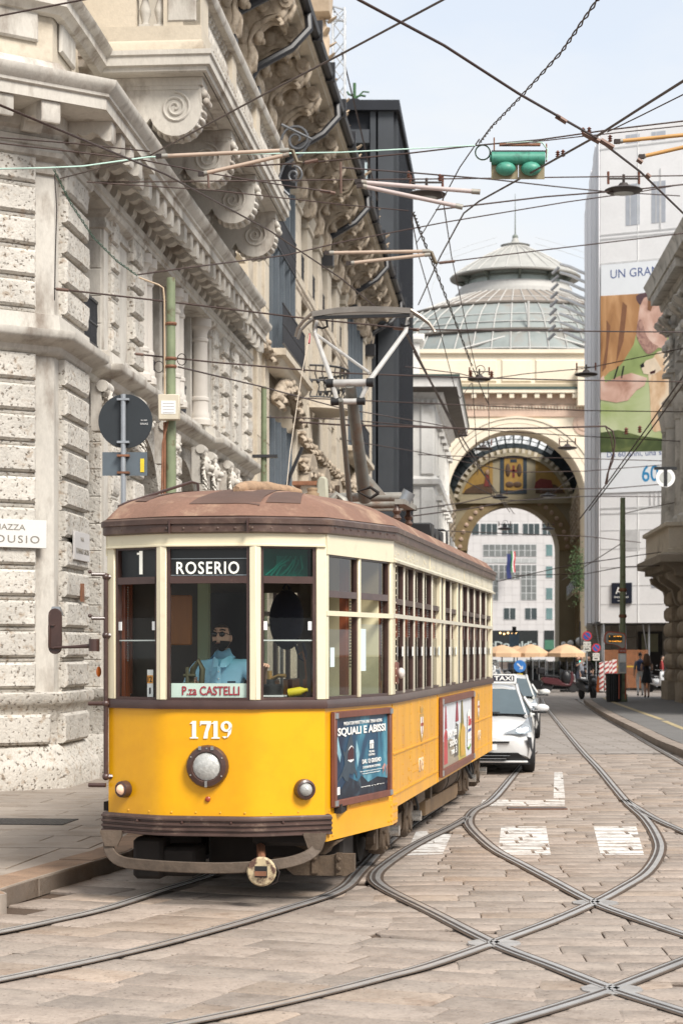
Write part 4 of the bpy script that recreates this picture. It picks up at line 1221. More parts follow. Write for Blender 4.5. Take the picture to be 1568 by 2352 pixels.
# ---- underframe and trucks
MB().box(-1.0,.5,.70,1.0,14.2,.775).build('underframe', grime_shade, tram)
mb = MB(); mb.box(-.62,.35,.18,-.18,.75,.42); mb.box(-.70,.30,.16,-.45,.6,.5); mb.build('track_brake', grime_shade, tram, bevel=.03)
mb = MB(); mb.box(-.2,.9,.18,.95,1.5,.68); mb.box(.3,.28,.45,.78,.6,.69); mb.box(-.8,1.2,.25,-.3,2.6,.6); mb.build('motor_case', grime_shade, tram, bevel=.03)
mb = MB().prism([(.45,.34),(.62,.20),(1.05,.20),(1.12,.24),(1.12,.38),(.98,.38),(.9,.36)], .42, .50)
mb.cbox(.80,.41,.30,.05,.03,.16).cbox(1.0,.41,.30,.05,.03,.18)
for x, z in ((.80,.34),(1.0,.34),(1.0,.26)): mb.ball((x,.39,z),.018,6,5)
mb.build('guard_beam', grime, tram)
mb = MB().prism([(.52,.455),(.98,.475),(.98,.465),(.88,.40),(.86,.36),(.80,.36)], .55, .85); mb.build('sand_hopper', grime, tram)
def truck(y0, y1, cy):
 def wheel(y, sx):
  o = MB().lathe([(0,-.06),(.30,-.06),(.335,-.05),(.335,.02),(.30,.03),(.30,.06),(0,.06)], 24, Matrix.Rotation(R(90),4,'Y')).build('wheel', grime_shade, tram, T(sx*.735,y,.35))
  return o
 for y in (y0, y1):
  for sx in (-1, 1):
   wheel(y, sx)
   mb = MB(); Q = Matrix.Rotation(R(90*sx),4,'Y')
   mb.lathe([(.17,0),(.215,.02),(.225,.05),(.225,.13),(.205,.165),(.15,.18),(.14,.20),(0,.21)], 20, Q)
   mb.box(-.02 if sx < 0 else .0,-.05,.16,.14 if sx > 0 else -.14,.05,.27)
   for k in range(6):
    a = k*math.pi/3; mb.ball((sx*.185,.18*math.cos(a),.18*math.sin(a)),.018,6,4)
   bx = mb.build('axle_box', grime, tram, T(sx*.86,y,.345))
   MB().cyl((sx*.2,0,0),(sx*.30,0,0),.052,n=12).build('hub_cap', chrome, bx)
  MB().cyl((-.85,y,.35),(.85,y,.35),.07,n=10).build('axle', grime_shade, tram)
 for sx in (-1, 1):
  mb = MB()
  mb.prism([(y0-.55,.33),(y0-.5,.26),(y0-.2,.30),(y0+.3,.23),(y1-.3,.23),(y1+.2,.30),(y1+.5,.26),(y1+.55,.33),(y1+.2,.44),(y1-.35,.40),(y0+.35,.40),(y0-.2,.44)], 0, .07)
  mb.build('truck_frame', grime, tram, T(sx*.99-(.07 if sx < 0 else 0),0,0) @ rotz(R(90)) )
  mb = MB()
  for k in range(7):
   z = .40+k*.03; mb.cyl((sx*.93,(y0+y1)/2,z),(sx*.93,(y0+y1)/2,z+.018),.09,n=12)
  mb.build('truck_spring', grime_shade, tram)
  for yy in (y0-.3, y0+.28, y1-.28, y1+.3):
   MB().tube([(sx*.97,yy,.60),(sx*1.02,yy+.02,.42),(sx*1.0,yy+.05,.22),(sx*.95,yy+.08,.18)],.018,6).build('brake_hanger', grime, tram)
  for yy in (y0-.42, y1+.30): MB().box(sx*.90,yy,.20,sx*1.0,yy+.12,.48).build('brake_block', grime, tram)
truck(3.0, 4.75, 0); truck(10.9, 12.55, 0)
for y in (3.1, 4.9, 11.1):
 MB().tube([(1.02,y-.1,.62),(1.09,y-.05,.52),(1.11,y,.42),(1.08,y+.08,.30)],.014,6).build('air_hose', rust if y < 4 else black, tram)
MB().cyl((.88,7.9,.52),(.88,9.7,.52),.20,n=18).ball((.88,7.9,.52),.20,14,8,(1,.4,1)).ball((.88,9.7,.52),.20,14,8,(1,.4,1)).build('air_tank', grime, tram)
for y in (8.2,9.4): MB().lathe([(.207,-.02),(.207,.02)],18,Matrix.Rotation(R(90),4,'X')).build('tank_strap', grime_shade, tram, T(.88,y,.52))
MB().prism([(6.5,.20),(9.9,.16),(10.1,.20),(10.1,.33),(6.5,.36)], 0, .10).build('resistor_trough', mat('trough_rust',(.16,.10,.05),.7,var=.25,vs=3), tram, T(1.0,0,0) @ rotz(R(90)))
MB().box(.55,5.6,.38,1.02,6.3,.66).build('battery_box', grime, tram, bevel=.02)
MB().cyl((.95,6.4,.48),(.95,7.9,.48),.03,n=8).box(.9,7.0,.3,1.0,7.15,.65).build('pull_rod', grime, tram)
MB().tube([(1.0,10.5,.66),(1.09,10.55,.45),(1.12,10.7,.36),(1.09,10.85,.45),(1.05,10.9,.62)],.02,6).build('air_hose', black, tram)
MB().box(-1.0,5.6,.3,-.5,9.9,.68).build('equipment_case', grime_shade, tram, bevel=.03)
# ---- roof gear and pantograph
gear = mat('roof_gear_grey',(.30,.285,.25),.55,.3,var=.2,vs=5,col2=(.20,.12,.08),c2=.6,c2w=.1,c2s=6)
paleg = mat('pantograph_paint',(.47,.455,.43),.45,.2,var=.15,vs=6,col2=(.30,.22,.17),c2=.64,c2w=.06,c2s=8)
postg = mat('pantograph_post_paint',(.19,.185,.165),.5,.3,var=.2,vs=4,col2=(.15,.10,.07),c2=.6,c2w=.08,c2s=4)
pan = MB()
pan.cyl((-.62,8.15,3.86),(.60,8.15,3.86),.055,n=12); pan.cyl((-.60,8.55,3.80),(.60,8.55,3.80),.05,n=12)
pan.box(.50,7.7,3.74,.62,8.9,3.80); pan.box(-.62,7.7,3.74,-.50,8.9,3.80); pan.box(-.55,8.75,3.74,.62,8.9,3.78)
pan = pan.build('pantograph', gear, tram)
for sx in (-.52,.52):
 for y in (7.75,8.85): MB().lathe([(.03,0),(.055,.05),(.03,.08),(.055,.12),(.03,.16),(.055,.20),(.03,.24),(.03,.30)],10).build('insulator', mat('insulator_brown',(.09,.05,.035),.3), pan, T(sx,y,3.46))
MB().cyl((.55,8.15,3.80),(.62,8.15,3.92),.08,n=10).build('end_cap', steel_grey, pan)
kx, ky, kz = .09, 6.95, 5.05
MB().cyl((.09,8.15,3.83),(kx,ky,kz),.08,.064,n=14).build('lower_arm', postg, pan)
MB().cyl((-.06,7.9,3.80),(kx-.10,ky-.05,kz-.18),.034,.028,n=10).build('control_rod', postg, pan)
MB().cyl((-.20,7.85,3.62),(-.20,7.85,3.98),.03,n=8).build('spring_rod', grime, pan)
MB().prism([(.08,3.86),(.36,3.86),(.14,4.12)], 8.1, 8.13).build('gusset', gear, pan)
yb = ky
MB().cyl((kx-.25,yb,kz+.02),(kx+.25,yb,kz+.02),.043,n=12).build('knee_tube', paleg, pan)
for x0, x1 in ((kx-.27,kx-.19),(kx+.19,kx+.27)): MB().cyl((x0,yb,kz+.02),(x1,yb,kz+.02),.052,n=12).build('knee_cap', black, pan)
MB().cyl((kx-.20,yb,kz-.19),(kx+.14,yb,kz-.19),.034,n=10).build('cross_tube', paleg, pan)
for x0, x1 in ((kx-.22,kx-.13),(kx+.08,kx+.17)): MB().cyl((x0,yb,kz-.19),(x1,yb,kz-.19),.044,n=10).build('cross_cap', black, pan)
MB().tube([(kx-.15,yb,kz-.19),(kx-.20,yb,kz+.02),(-.51,8.1,5.82),(-.50,8.15,5.98)],[.024,.03,.026,.024],8).build('upper_arm', paleg, pan)
MB().tube([(kx+.11,yb,kz-.19),(kx+.22,yb,kz+.04),(.58,8.1,5.82),(.61,8.15,6.0)],[.024,.03,.028,.024],8).build('upper_arm', paleg, pan)
MB().cyl((-.51,8.1,5.82),(kx+.22,yb,kz+.13),.019,n=8).build('diagonal_tube', paleg, pan)
hd = MB()
P = [(-.53,8.15,6.04),(-.25,8.15,6.075),(.06,8.15,6.085),(.36,8.15,6.075),(.65,8.15,6.05)]
for a, b in zip(P, P[1:]):
 for yo in (-.16,.10): hd.add([(a[0],a[1]+yo,a[2]-.035),(b[0],b[1]+yo,b[2]-.035),(b[0],b[1]+yo+.06,b[2]-.035),(a[0],a[1]+yo+.06,a[2]-.035),(a[0],a[1]+yo,a[2]+.03),(b[0],b[1]+yo,b[2]+.03),(b[0],b[1]+yo+.06,b[2]+.03),(a[0],a[1]+yo+.06,a[2]+.03)], [(0,3,2,1),(4,5,6,7),(0,1,5,4),(2,3,7,6),(1,2,6,5),(3,0,4,7)])
hd = hd.build('collector_head', mat('collector_metal',(.26,.23,.20),.4,.7,var=.2,vs=5), pan)
MB().box(-.51,8.0,5.98,.64,8.06,6.015).build('carbon_strip', black, hd)
for yo in (-.14,.12):
 MB().tube([(-.53,8.15+yo,6.05),(-.64,8.15+yo*.9,5.96),(-.71,8.15+yo*.7,5.88),(-.74,8.15+yo*.6,5.78)],.020,6).build('horn', hd.data.materials[0], hd)
 MB().tube([(.65,8.15+yo,6.06),(.76,8.15+yo*.9,5.99),(.86,8.15+yo*.7,5.91),(.92,8.15+yo*.6,5.82)],.020,6).build('horn', hd.data.materials[0], hd)
for x in (-.48,.52): MB().tube([(x,8.1,5.90),(x+.06,8.1,5.88),(x+.12,8.1,5.90),(x+.11,8.1,5.98)],.015,6).build('spring', black, pan)
MB().tube([(-.56,8.0,5.80),(-.36,6.3,5.05),(-.08,4.1,4.03),(.12,2.75,3.43)],.005,5).build('pull_rope', mat('rope',(.45,.38,.30),.8), pan)
MB().cyl((-.56,8.0,5.80),(-.555,7.93,5.68),.014,n=8).build('rope_clip', ink_r, pan)
# hooks and boxes on the roof
mb = MB().box(-.46,6.5,3.46,-.10,7.0,3.62); mb.build('roof_box', gear, tram, bevel=.02)
MB().prism([(-.16,3.6),(.0,3.6),(-.02,3.98),(-.09,4.0),(-.13,3.95)], 6.7, 6.8).build('pan_hook', mat('hook_paint',(.36,.35,.27),.6,var=.2), tram, T(-.12,0,0), bevel=.02)
MB().box(-.50,6.6,3.55,-.42,6.8,3.80).tube([(-.2,6.9,3.62),(-.05,6.9,3.80),(.02,6.9,3.74),(.1,6.9,3.55)],.045,8).build('roof_bracket', gear, tram)
for k, y in enumerate((9.3,9.8,10.4)):
 MB().box(.2,y,3.42,.75,y+.35,3.58+.04*(k==0)).build('roof_resistor', black, tram, bevel=.015)
for x in (.62,.78): MB().tube([(x,10.9,3.36),(x,10.9,3.60),(x-.05,10.9,3.62),(x-.35,10.9,3.62)],.018,6).build('cable_conduit', black, tram)
MB().tube([(.30,7.8,3.88),(.2,7.8,3.95),(.05,7.8,3.90),(.2,7.8,3.82),(.30,7.8,3.88)],.02,6).build('hand_wheel', grime_shade, tram)
# ---------------------------------------------------------------- pale palazzo on the left (local x along the street, -y outward)
def acanthus(mb, p, d, up, ln, w_, r_, n=5):
 """a curled leaf: tapering flat tongue that rises and rolls over, with side lobes"""
 p, d, up = V(p), V(d).normalized(), V(up).normalized(); sd = d.cross(up)
 def tongue(p, d, up, ln, w_):
  pts = [p+d*ln*a+up*ln*b for a, b in ((0,0),(.35,.10),(.7,.28),(.95,.34),(1.02,.16))]
  mb.tube(pts, [w_*.6,w_,w_*.85,w_*.55,w_*.22], 6, flat=.42)
 tongue(p, d, up, ln, w_)
 for k in range(1, n):
  s_ = 1 if k % 2 else -1; t = .15+.15*k
  tongue(p+d*ln*t*.5, (d*.75+sd*s_*.8), up, ln*.5*(1-.08*k), w_*.6)
C0 = (-3.93, 28.0)
PLc = (-3.93-1.365*4, 24.0)
def along(s): k = s/1.00344; return (C0[0]+0.083*k, C0[1]+k)
LPM = frame(C0, along(10)); FPM = frame(PLc, C0)
FL = (V(C0)-V(PLc)).length
pal = thing('palazzo', 'pale rusticated stone palazzo on the corner with scroll consoles under its balcony', 'building', LPM)
FM = LPM.inverted() @ FPM          # facet frame in the building's own coordinates
pc = lambda p: (LPM.inverted() @ V((p[0],p[1],0))).xy
PATH = [pc(PLc), (0,0), (20.6,0)]
# core wall behind everything, with window openings left between the piers
mb = MB(); mb.sweep([(-1.0,.1),(-.0,.1),(-.0,9.0),(-1.0,9.0),(-1.0,.1)], [pc(PLc),(0,0),(1.87,0)]); mb.build('wall', stone_d, pal)
PIERS = [(3.45,6.3),(14.4,16.7),(17.6,20.6)]
for a, b in PIERS:
 MB().box(a,0,.1,b,1.0,9.0).build('pier', stone_d, pal)
MB().box(-1,1.0,.1,20.6,1.4,16.9).build('back_wall', mat('shaded_reveal_stone',(0.20,0.185,0.165),.85,var=.1), pal)  # shade of the deep recesses put into a darker stone colour
# plinth
PP = [(.0,.10),(.21,.10),(.22,.40),(.20,.46),(.12,.56),(.10,.66),(.07,.71),(.03,.74),(.03,1.17),(.06,1.22),(.10,1.28),(.14,1.32),(.14,1.44),(.10,1.46),(.0,1.46)]
def plinth(path):
 return MB().sweep(PP, path).build('plinth', stone_l, pal, sharp=50)
plinth([pc(PLc),(0,0),(1.87,0),(1.87,.9)])
for a, b in PIERS: plinth([(a,.9),(a,0),(b,0),(b,.9)])
# plinth blocks standing out of the base course
def blk(M, x0, z0, x1, z1, proud=.085, c=.035, roll=True, name='stone_block', m=stone_l, y=0):
 mb = MB(); w_, h_ = x1-x0, z1-z0
 b0 = -h_/2+(.055 if roll else .012)
 # rock face: a 4x3 grid of slightly uneven points
 nx = max(2, int(w_/.22)); nz_ = 3
 r_ = random.Random(int(x0*100)*31+int(z0*100))
 g_ = [[(-w_/2+c+(w_-2*c)*i/nx, -proud-(r_.uniform(-.012,.014)), b0+c+(h_/2-.012-c-b0-c)*j/nz_) for i in range(nx+1)] for j in range(nz_+1)]
 vs = [p for row in g_ for p in row]; n1 = nx+1
 fs = [(j*n1+i, j*n1+i+1, (j+1)*n1+i+1, (j+1)*n1+i) for j in range(nz_) for i in range(nx)]
 o_ = len(vs)
 vs += [(-w_/2,0,b0),(w_/2,0,b0),(w_/2,0,h_/2-.012),(-w_/2,0,h_/2-.012)]
 vs += [(-w_/2,-proud+c,b0),(w_/2,-proud+c,b0),(w_/2,-proud+c,h_/2-.012),(-w_/2,-proud+c,h_/2-.012)]
 fs += [(o_+4,o_+5)+tuple(nx-i for i in range(nx+1)), (o_+6,o_+7)+tuple(nz_*n1+i for i in range(nx+1))]
 fs += [(o_+5,o_+6)+tuple((nz_-j)*n1+nx for j in range(nz_+1)), (o_+7,o_+4)+tuple(j*n1 for j in range(nz_+1))]
 fs += [(o_,o_+1,o_+5,o_+4),(o_+1,o_+2,o_+6,o_+5),(o_+2,o_+3,o_+7,o_+6),(o_+3,o_,o_+4,o_+7)]
 mb.add(vs, fs)
 if roll: mb.cyl((-w_/2,-.012,-h_/2+.026),(w_/2,-.012,-h_/2+.026),.034,n=8)
 return mb.build(name, m, pal, M @ T((x0+x1)/2, y, (z0+z1)/2), sharp=30)
ZL = [1.46+i*(6.06-1.46)/11 for i in range(12)]
ZU = [6.62+i*(8.74-6.62)/5 for i in range(6)]
I4 = Matrix.Identity(4)
def jamb(a): return T(a,0,0) @ rotz(R(-90)) @ T(0,0,0)     # face looking back towards the viewer: local x runs from deep to front
for Z in (ZL, ZU):
 for z0, z1 in zip(Z, Z[1:]):
  x = FL-.30
  while x > .3:
   w_ = 1.42
   blk(FM, x-w_+.01, z0, x-.01, z1, .10); x -= w_
  blk(I4, .30, z0, 1.80, z1, .12)
  for a, b in PIERS:
   wq = .95 if b-a > 2.5 else .8
   blk(I4, b-wq, z0, b-.04, z1, .13); blk(I4, a+.35, z0, a+.35+.55, z1, .08)
   mb = MB(); mb.chamfer(-.42,-(z1-z0)/2+.006,.42,(z1-z0)/2-.006,-.012,0,.010)
   mb.build('stone_block', stone_l if Z is ZL else stone_d, pal, jamb(a) @ T(-.46,0,(z0+z1)/2))
# plinth blocks
for x in (FL-1.35, FL-2.7): blk(FM, x+.02, .74, x+1.25, 1.17, .10, roll=False, y=-.03)
blk(I4, .12, .74, 1.75, 1.17, .10, roll=False, y=-.03)
# belt course between ground floor and main floor
BELT = [(0,6.04),(.06,6.06),(.10,6.10),(.12,6.16),(.20,6.20),(.30,6.24),(.33,6.28),(.33,6.36),(.10,6.40),(.08,6.60),(0,6.62)]
bp2 = [pc(PLc),(0,0),(1.9,0),(1.9,.12),(3.3,.12),(3.3,-.05),(6.4,-.05),(6.4,.12),(14.3,.12),(14.3,-.05),(20.6,-.05)]
MB().sweep(BELT, bp2).build('belt_course', stone_d, pal)
MB().box(1.87,.1,6.05,20.6,.9,6.6).build('floor_band', stone_d, pal)
# ground floor arches with carved keystones
def arch_panel(a, b, spring, top, y0=.22, y1=.6):
 poly = [(a,spring),(a,top),(b,top),(b,spring)]
 cx_, r_ = (a+b)/2, (b-a)/2-.12
 mb = MB(); n = 14
 arc = [(cx_+r_*math.cos(math.pi*k/n), spring+min(r_, top-spring-.25)*math.sin(math.pi*k/n)) for k in range(n+1)]
 for k in range(n):
  p, q = arc[k], arc[k+1]
  mb.prism([(p[0],top),(p[0],p[1]),(q[0],q[1]),(q[0],top)][::1], y0, y1)
 mb.prism([(cx_+r_,spring),(b,spring),(b,top),(cx_+r_,top)], y0, y1); mb.prism([(a,spring),(cx_-r_,spring),(cx_-r_,top),(a,top)], y0, y1)
 mb.build('arch', stone_l, pal)
arch_panel(1.9,3.42,4.6,6.05); arch_panel(6.3,9.9,4.2,6.05); arch_panel(10.3,14.4,4.2,6.05)
MB().box(9.9,.0,.1,10.3,1.0,6.05).build('pier', stone_l, pal)
for z0, z1 in zip(ZL, ZL[1:]): blk(I4, 9.92, z0, 10.28, z1, .10)
for a, b in ((1.9,3.42),(6.3,9.9),(10.3,14.4),(16.7,17.6)):
 fr = MB().box(a,.62,.1,a+.10,.72,6.0).box(b-.1,.62,.1,b,.72,6.0).box(a,.62,3.9,b,.72,4.05)
 wn = fr.build('window', iron, pal)
 MB().quad((a,.70,.15),(b,.70,.15),(b,.70,6.0),(a,.70,6.0)).build('pane', dark_glass, wn)
def lionhead():
 mb = MB()
 mb.prism([(-.16,-.32),(.16,-.32),(.22,.38),(-.22,.38)], -.14, .02)
 mb.cyl((-.24,-.16,.34),(.24,-.16,.34),.09,n=12)
 r_ = random.Random(2)
 mb.ball((0,-.20,.05),.17,12,9,(1,.8,1.1))
 mb.ball((0,-.34,-.02),.085,10,7,(1.1,.9,.8)); mb.ball((0,-.30,-.13),.07,8,6,(1,.8,.6)); mb.ball((0,-.41,.03),.03,6,5)
 for k in range(18):
  a = math.pi*2*k/18; q = .13
  acanthus(mb, (q*math.cos(a), -.20, .05+q*1.1*math.sin(a)), (math.cos(a), .25, math.sin(a)), (0,-1,0), .15+.03*(k%2), .035, r_, 2)
 for sx in (-1,1): mb.ball((sx*.09,-.30,.10),.035,6,5); mb.ball((sx*.15,-.18,.22),.05,6,5)
 for k in range(7): acanthus(mb, (.05*(k%3-1), -.17, -.14-.03*k), (.3*(k%3-1), -.3, -1), (0,-1,0), .16, .04, r_, 3)
 return mb.mesh('keystone', stone_d, sharp=60)
lm = lionhead()
for s_, z in ((2.66,5.62),(5.0,5.66),(8.1,5.62),(12.3,5.62),(13.6,5.60),(15.5,5.6),(17.1,5.6)):
 inst('keystone', lm, pal, T(s_, -.02 if s_ not in (5.0,15.5) else -.10, z))
# main floor: pilaster capitals, columns, windows with iron railings
CAP = [(0,8.50),(.05,8.52),(.05,8.58),(.02,8.62),(.02,8.68),(.12,8.74),(.14,8.80),(.0,8.82)]
for pth in ([pc(PLc),(0,0),(1.87,0),(1.87,.9)], [(3.45,.9),(3.45,0),(6.3,0),(6.3,.9)], [(14.4,.9),(14.4,0),(16.7,0),(16.7,.9)], [(17.6,.9),(17.6,0),(20.6,0)]):
 MB().sweep(CAP, pth).build('capital_moulding', stone_d, pal)
ENT = [(0,8.78),(.10,8.79),(.10,8.86),(.13,8.88),(.13,8.98),(0,9.0)]
MB().sweep(ENT, [pc(PLc),(0,0),(1.9,0),(1.9,-.02),(20.6,-.02)]).build('architrave', stone_d, pal)
MB().box(1.87,-.02,8.78,20.6,1.0,9.0).build('architrave', stone_d, pal)
colp = [(.24,6.62),(.24,6.72),(.21,6.76),(.21,6.84),(.185,6.88),(.18,7.1),(.20,7.12),(.20,7.17),(.175,7.2),(.165,8.3),(.19,8.33),(.19,8.38),(.165,8.40),(.165,8.50),(.20,8.58),(.25,8.62),(.25,8.78)]
cm = MB().lathe(colp, 20).mesh('column', mat('column_stone',(.54,.50,.45),.7,var=.05,vs=3,bump=.1,bs=40), sharp=35)
for s_, y in ((6.95,.12),(7.45,.12),(10.35,.12),(10.85,.12),(13.9,.12)):
 inst('column', cm, pal, T(s_, y, 0))
rail_me = None
def ironrail(a, b, z, h, y, parent=pal):
 mb = MB()
 mb.box(a,y-.02,z+h-.04,b,y+.02,z+h); mb.box(a,y-.02,z+.04,b,y+.02,z+.07)
 n = max(3,int((b-a)/.09))
 for k in range(n):
  x = a+(b-a)*(k+.5)/n
  mb.tube([(x,y,z+.06),(x-.03,y,z+h*.3),(x+.03,y,z+h*.65),(x,y,z+h-.03)],.012,4)
  mb.ball((x,y,z+h*.5),.026,6,4)
 return mb.build('railing', iron, parent, sharp=80)
for a, b, y in ((1.9,3.42,.10),(7.7,10.1,.35),(11.1,13.7,.35)):
 fr = MB().box(a,.5,6.62,a+.12,.6,8.78).box(b-.12,.5,6.62,b,.6,8.78).box((a+b)/2-.05,.5,6.62,(a+b)/2+.05,.6,8.78)
 wn = fr.build('window', iron if a < 2 else stone_d, pal)
 MB().quad((a,.58,6.62),(b,.58,6.62),(b,.58,8.78),(a,.58,8.78)).build('pane', dark_glass, wn)
 ironrail(a, b, 6.62, .75, y)
for a, b in ((7.62,7.9),(9.9,10.2),(11.02,11.3),(13.55,13.75)): MB().box(a,.25,6.62,b,.9,8.78).build('jamb', stone_d, pal)
# main cornice with modillions
COR = [(0,8.98),(.08,9.0),(.10,9.06),(.16,9.10),(.16,9.30),(.80,9.31),(.80,9.46),(.84,9.48),(.84,9.52),(.93,9.60),(.95,9.66),(.95,9.69),(.30,9.76),(0,9.78)]
cpath = [pc(PLc),(0,0),(2.6,0),(2.6,.10),(16.3,.10),(16.3,.36),(20.6,.36)]
MB().sweep(COR, cpath).build('cornice', stone_d, pal, sharp=30)
mod = MB().prism([(0,.0),(-.06,.0),(-.10,.06),(-.12,.14),(-.18,.10),(-.26,.11),(-.33,.15),(-.40,.12),(-.46,.06),(-.52,.02),(-.58,.02),(-.60,.06),(-.60,.29),(0,.29)][::-1], -.14, .14)
mme = mod.mesh('modillion', stone_d, sharp=50)
QM = rotz(R(90))      # prism profile (x=-out) turned to stand on the wall
def modil(M, s_, y=-.16): inst('modillion', mme, pal, M @ T(s_, y, 9.015) @ rotz(R(90)))
k = FL-.45
while k > .2: modil(FM, k); k -= .69
s_ = .35
while s_ < 20.4:
 modil(I4, s_, -.16 if s_ < 2.6 else (-.06 if s_ < 16.3 else .20)); s_ += .69
# corner rosettes / dentil blocks in between
dm = MB().cbox(0,-.10,9.20,.12,.1,.1).mesh('dentil', stone_d)
# attic / upper storey above the cornice
mb = MB(); mb.sweep([(-1.0,9.7),(-.02,9.7),(-.02,17.2),(-1.0,17.2),(-1.0,9.7)], [pc(PLc),(0,0),(1.5,0)]); mb.build('upper_wall', stone_y, pal)
MB().box(1.5,.25,9.7,20.6,1.0,17.2).build('upper_wall', stone_y, pal)
MB().sweep([(0,9.72),(.16,9.74),(.20,9.80),(.20,9.88),(.15,9.95),(.12,10.02),(.04,10.06),(0,10.06)], [pc(PLc),(0,0),(1.5,0),(1.5,.3)]).build('base_moulding', stone_d, pal)
MB().sweep([(0,10.68),(.10,10.70),(.16,10.78),(.20,10.80),(.20,10.92),(.28,10.98),(.30,11.04),(0,11.08)], [pc(PLc),(0,0),(1.5,.0),(2.9,.02)]).build('string_course', stone_d, pal)
MB().chamfer(FL-1.1,10.3,FL-.25,11.6,-.05,0,.03).build('sunk_panel', stone_d, pal, FM)
MB().chamfer(.3,10.3,1.2,11.6,-.05,0,.03).build('sunk_panel', stone_d, pal)
# the balcony
B0, B1, BN = 2.85, 13.6, 1.74
bal = MB().sweep([(0,10.70),(.04,10.72),(.05,10.78),(.10,10.80),(.10,10.93),(.13,10.95),(.13,11.02),(0,11.04)], [(B0,.25),(B0,-BN+.1),(B1,-BN+.1),(B1,.25)])
bal.box(B0+.02,-BN+.12,10.705,B1-.02,.25,11.03)
bal = bal.build('balcony', stone_d, pal)
MB().sweep([(-.30,11.03),(.03,11.03),(.03,11.16),(.0,11.20),(-.30,11.20)], [(B0+.02,.25),(B0+.02,-BN+.14),(B1-.02,-BN+.14),(B1-.02,.25)]).build('parapet_base', stone_y, bal)
MB().sweep([(-.28,11.20),(.0,11.20),(.0,11.42),(-.28,11.42)], [(B0+.02,.25),(B0+.02,-BN+.14),(B1-.02,-BN+.14),(B1-.02,.25)]).build('parapet_base', stone_y, bal)
MB().sweep([(-.33,12.02),(.04,12.02),(.08,12.08),(.08,12.16),(-.33,12.18),(-.33,12.02)], [(B0+.02,.25),(B0+.02,-BN+.14),(B1-.02,-BN+.14),(B1-.02,.25)]).build('hand_rail', stone_d, bal)
balp = [(.085,0),(.085,.05),(.06,.06),(.05,.10),(.085,.22),(.09,.28),(.05,.42),(.04,.46),(.07,.48),(.07,.52),(.085,.53),(.085,.60)]
bme = MB().lathe(balp, 10).box(-.085,-.085,.54,.085,.085,.60).box(-.085,-.085,0,.085,.085,.05).mesh('baluster', stone_d, sharp=50)
def ped(x0, y0, x1, y1):
 MB().box(x0,y0,11.42,x1,y1,12.02).build('pedestal', stone_y, bal)
ped(B0+.03,-.60,B0+.30,.22); ped(B0+.03,-BN+.15,B0+.30,-BN+.72)
mb = MB(); mb.chamfer(-.22,-.24,.22,.24,-.02,0,.02); mb.build('sunk_panel', stone_d, bal, jamb(B0+.03) @ T(BN-.44,0,11.72))
for yy in (-.72,-.95): inst('baluster', bme, bal, T(B0+.17, yy, 11.42))
y = -BN+.30
for k in range(4):
 xa = B0+.3+k*3.25
 ped(xa if k else B0+.03, -BN+.16, xa+.55, -BN+.42)
 xb = xa+.55+.16
 while k < 3 and xb < xa+3.2: inst('baluster', bme, bal, T(xb, -BN+.29, 11.42)); xb += .27
mb = MB()
for k in range(52): mb.cbox(B0+.2+k*.205,-BN-.0,11.10,.10,.05,.09)
o = mb.build('dentils', stone_d, bal); o['kind'] = 'stuff'
for k in range(3):
 mb = MB(); xa = B0+.95+k*3.2
 for j, q in enumerate((.0,.12,.22)): mb.box(xa+q*1.5,-BN+.35+q,10.69-.02*j,xa+2.3-q*1.5,-.1-q,10.70)
 mb.box(xa,-BN+.35,10.66,xa+2.3,-BN+.42,10.70).box(xa,-.17,10.66,xa+2.3,-.1,10.70).box(xa,-BN+.42,10.66,xa+.07,-.17,10.70).box(xa+2.23,-BN+.42,10.66,xa+2.3,-.17,10.70)
 mb.build('soffit_coffer', stone_d, bal)
# scroll consoles
def console():
 mb = MB()
 cx_, cz, r_ = 1.28, 10.22, .40
 poly = [(0,9.72),(0,10.70),(1.66,10.70),(1.68,10.30)]
 poly += [(cx_+r_*math.cos(t), cz+r_*math.sin(t)) for t in [R(0)-math.pi*.9*k/10 for k in range(0,11)]]
 poly += [(.82,10.0),(.72,9.92),(.62,9.90),(.55,9.80),(.40,9.72)]
 # profile in (out, z) -> prism x = -out
 mb.prism([(-p[0],p[1]) for p in poly], -.24, .24)
 for sy in (-1,1):
  sp = []
  for k in range(40):
   t = k/39; a = math.pi*.5-5.0*math.pi*t; q = .22*(1-t)+.02
   sp.append((-(cx_+q*math.cos(a)), sy*.245, cz+.03+q*math.sin(a)))
  mb.tube(sp, [.022]*40, 6)
 mb.box(-1.70,-.27,10.58,0,.27,10.70)
 mb.box(-1.64,-.255,10.52,0,.255,10.58)
 for k in range(14):
  a = R(60)-math.pi*1.15*k/13
  mb.ball((-(cx_+(r_+.0)*math.cos(a)),0,cz+(r_)*math.sin(a)),.085,8,6,(.6,2.2,.6))
  for sy in (-1,1): mb.ball((-(cx_+(r_-.02)*math.cos(a)),sy*.2,cz+(r_-.02)*math.sin(a)),.04,6,5)
 for dx, dz, q in ((1.70,10.48,.07),(1.74,10.36,.06),(1.66,10.55,.06),(.80,9.94,.08),(.72,9.84,.06)):
  for sy in (-.12,0,.12): mb.ball((-dx,sy,dz),q,7,5)
 return mb.mesh('console', stone_d, sharp=45)
cme = console()
for k in range(4): inst('console', cme, pal, T(3.35+3.2*k, .12, 0) @ rotz(R(90)))
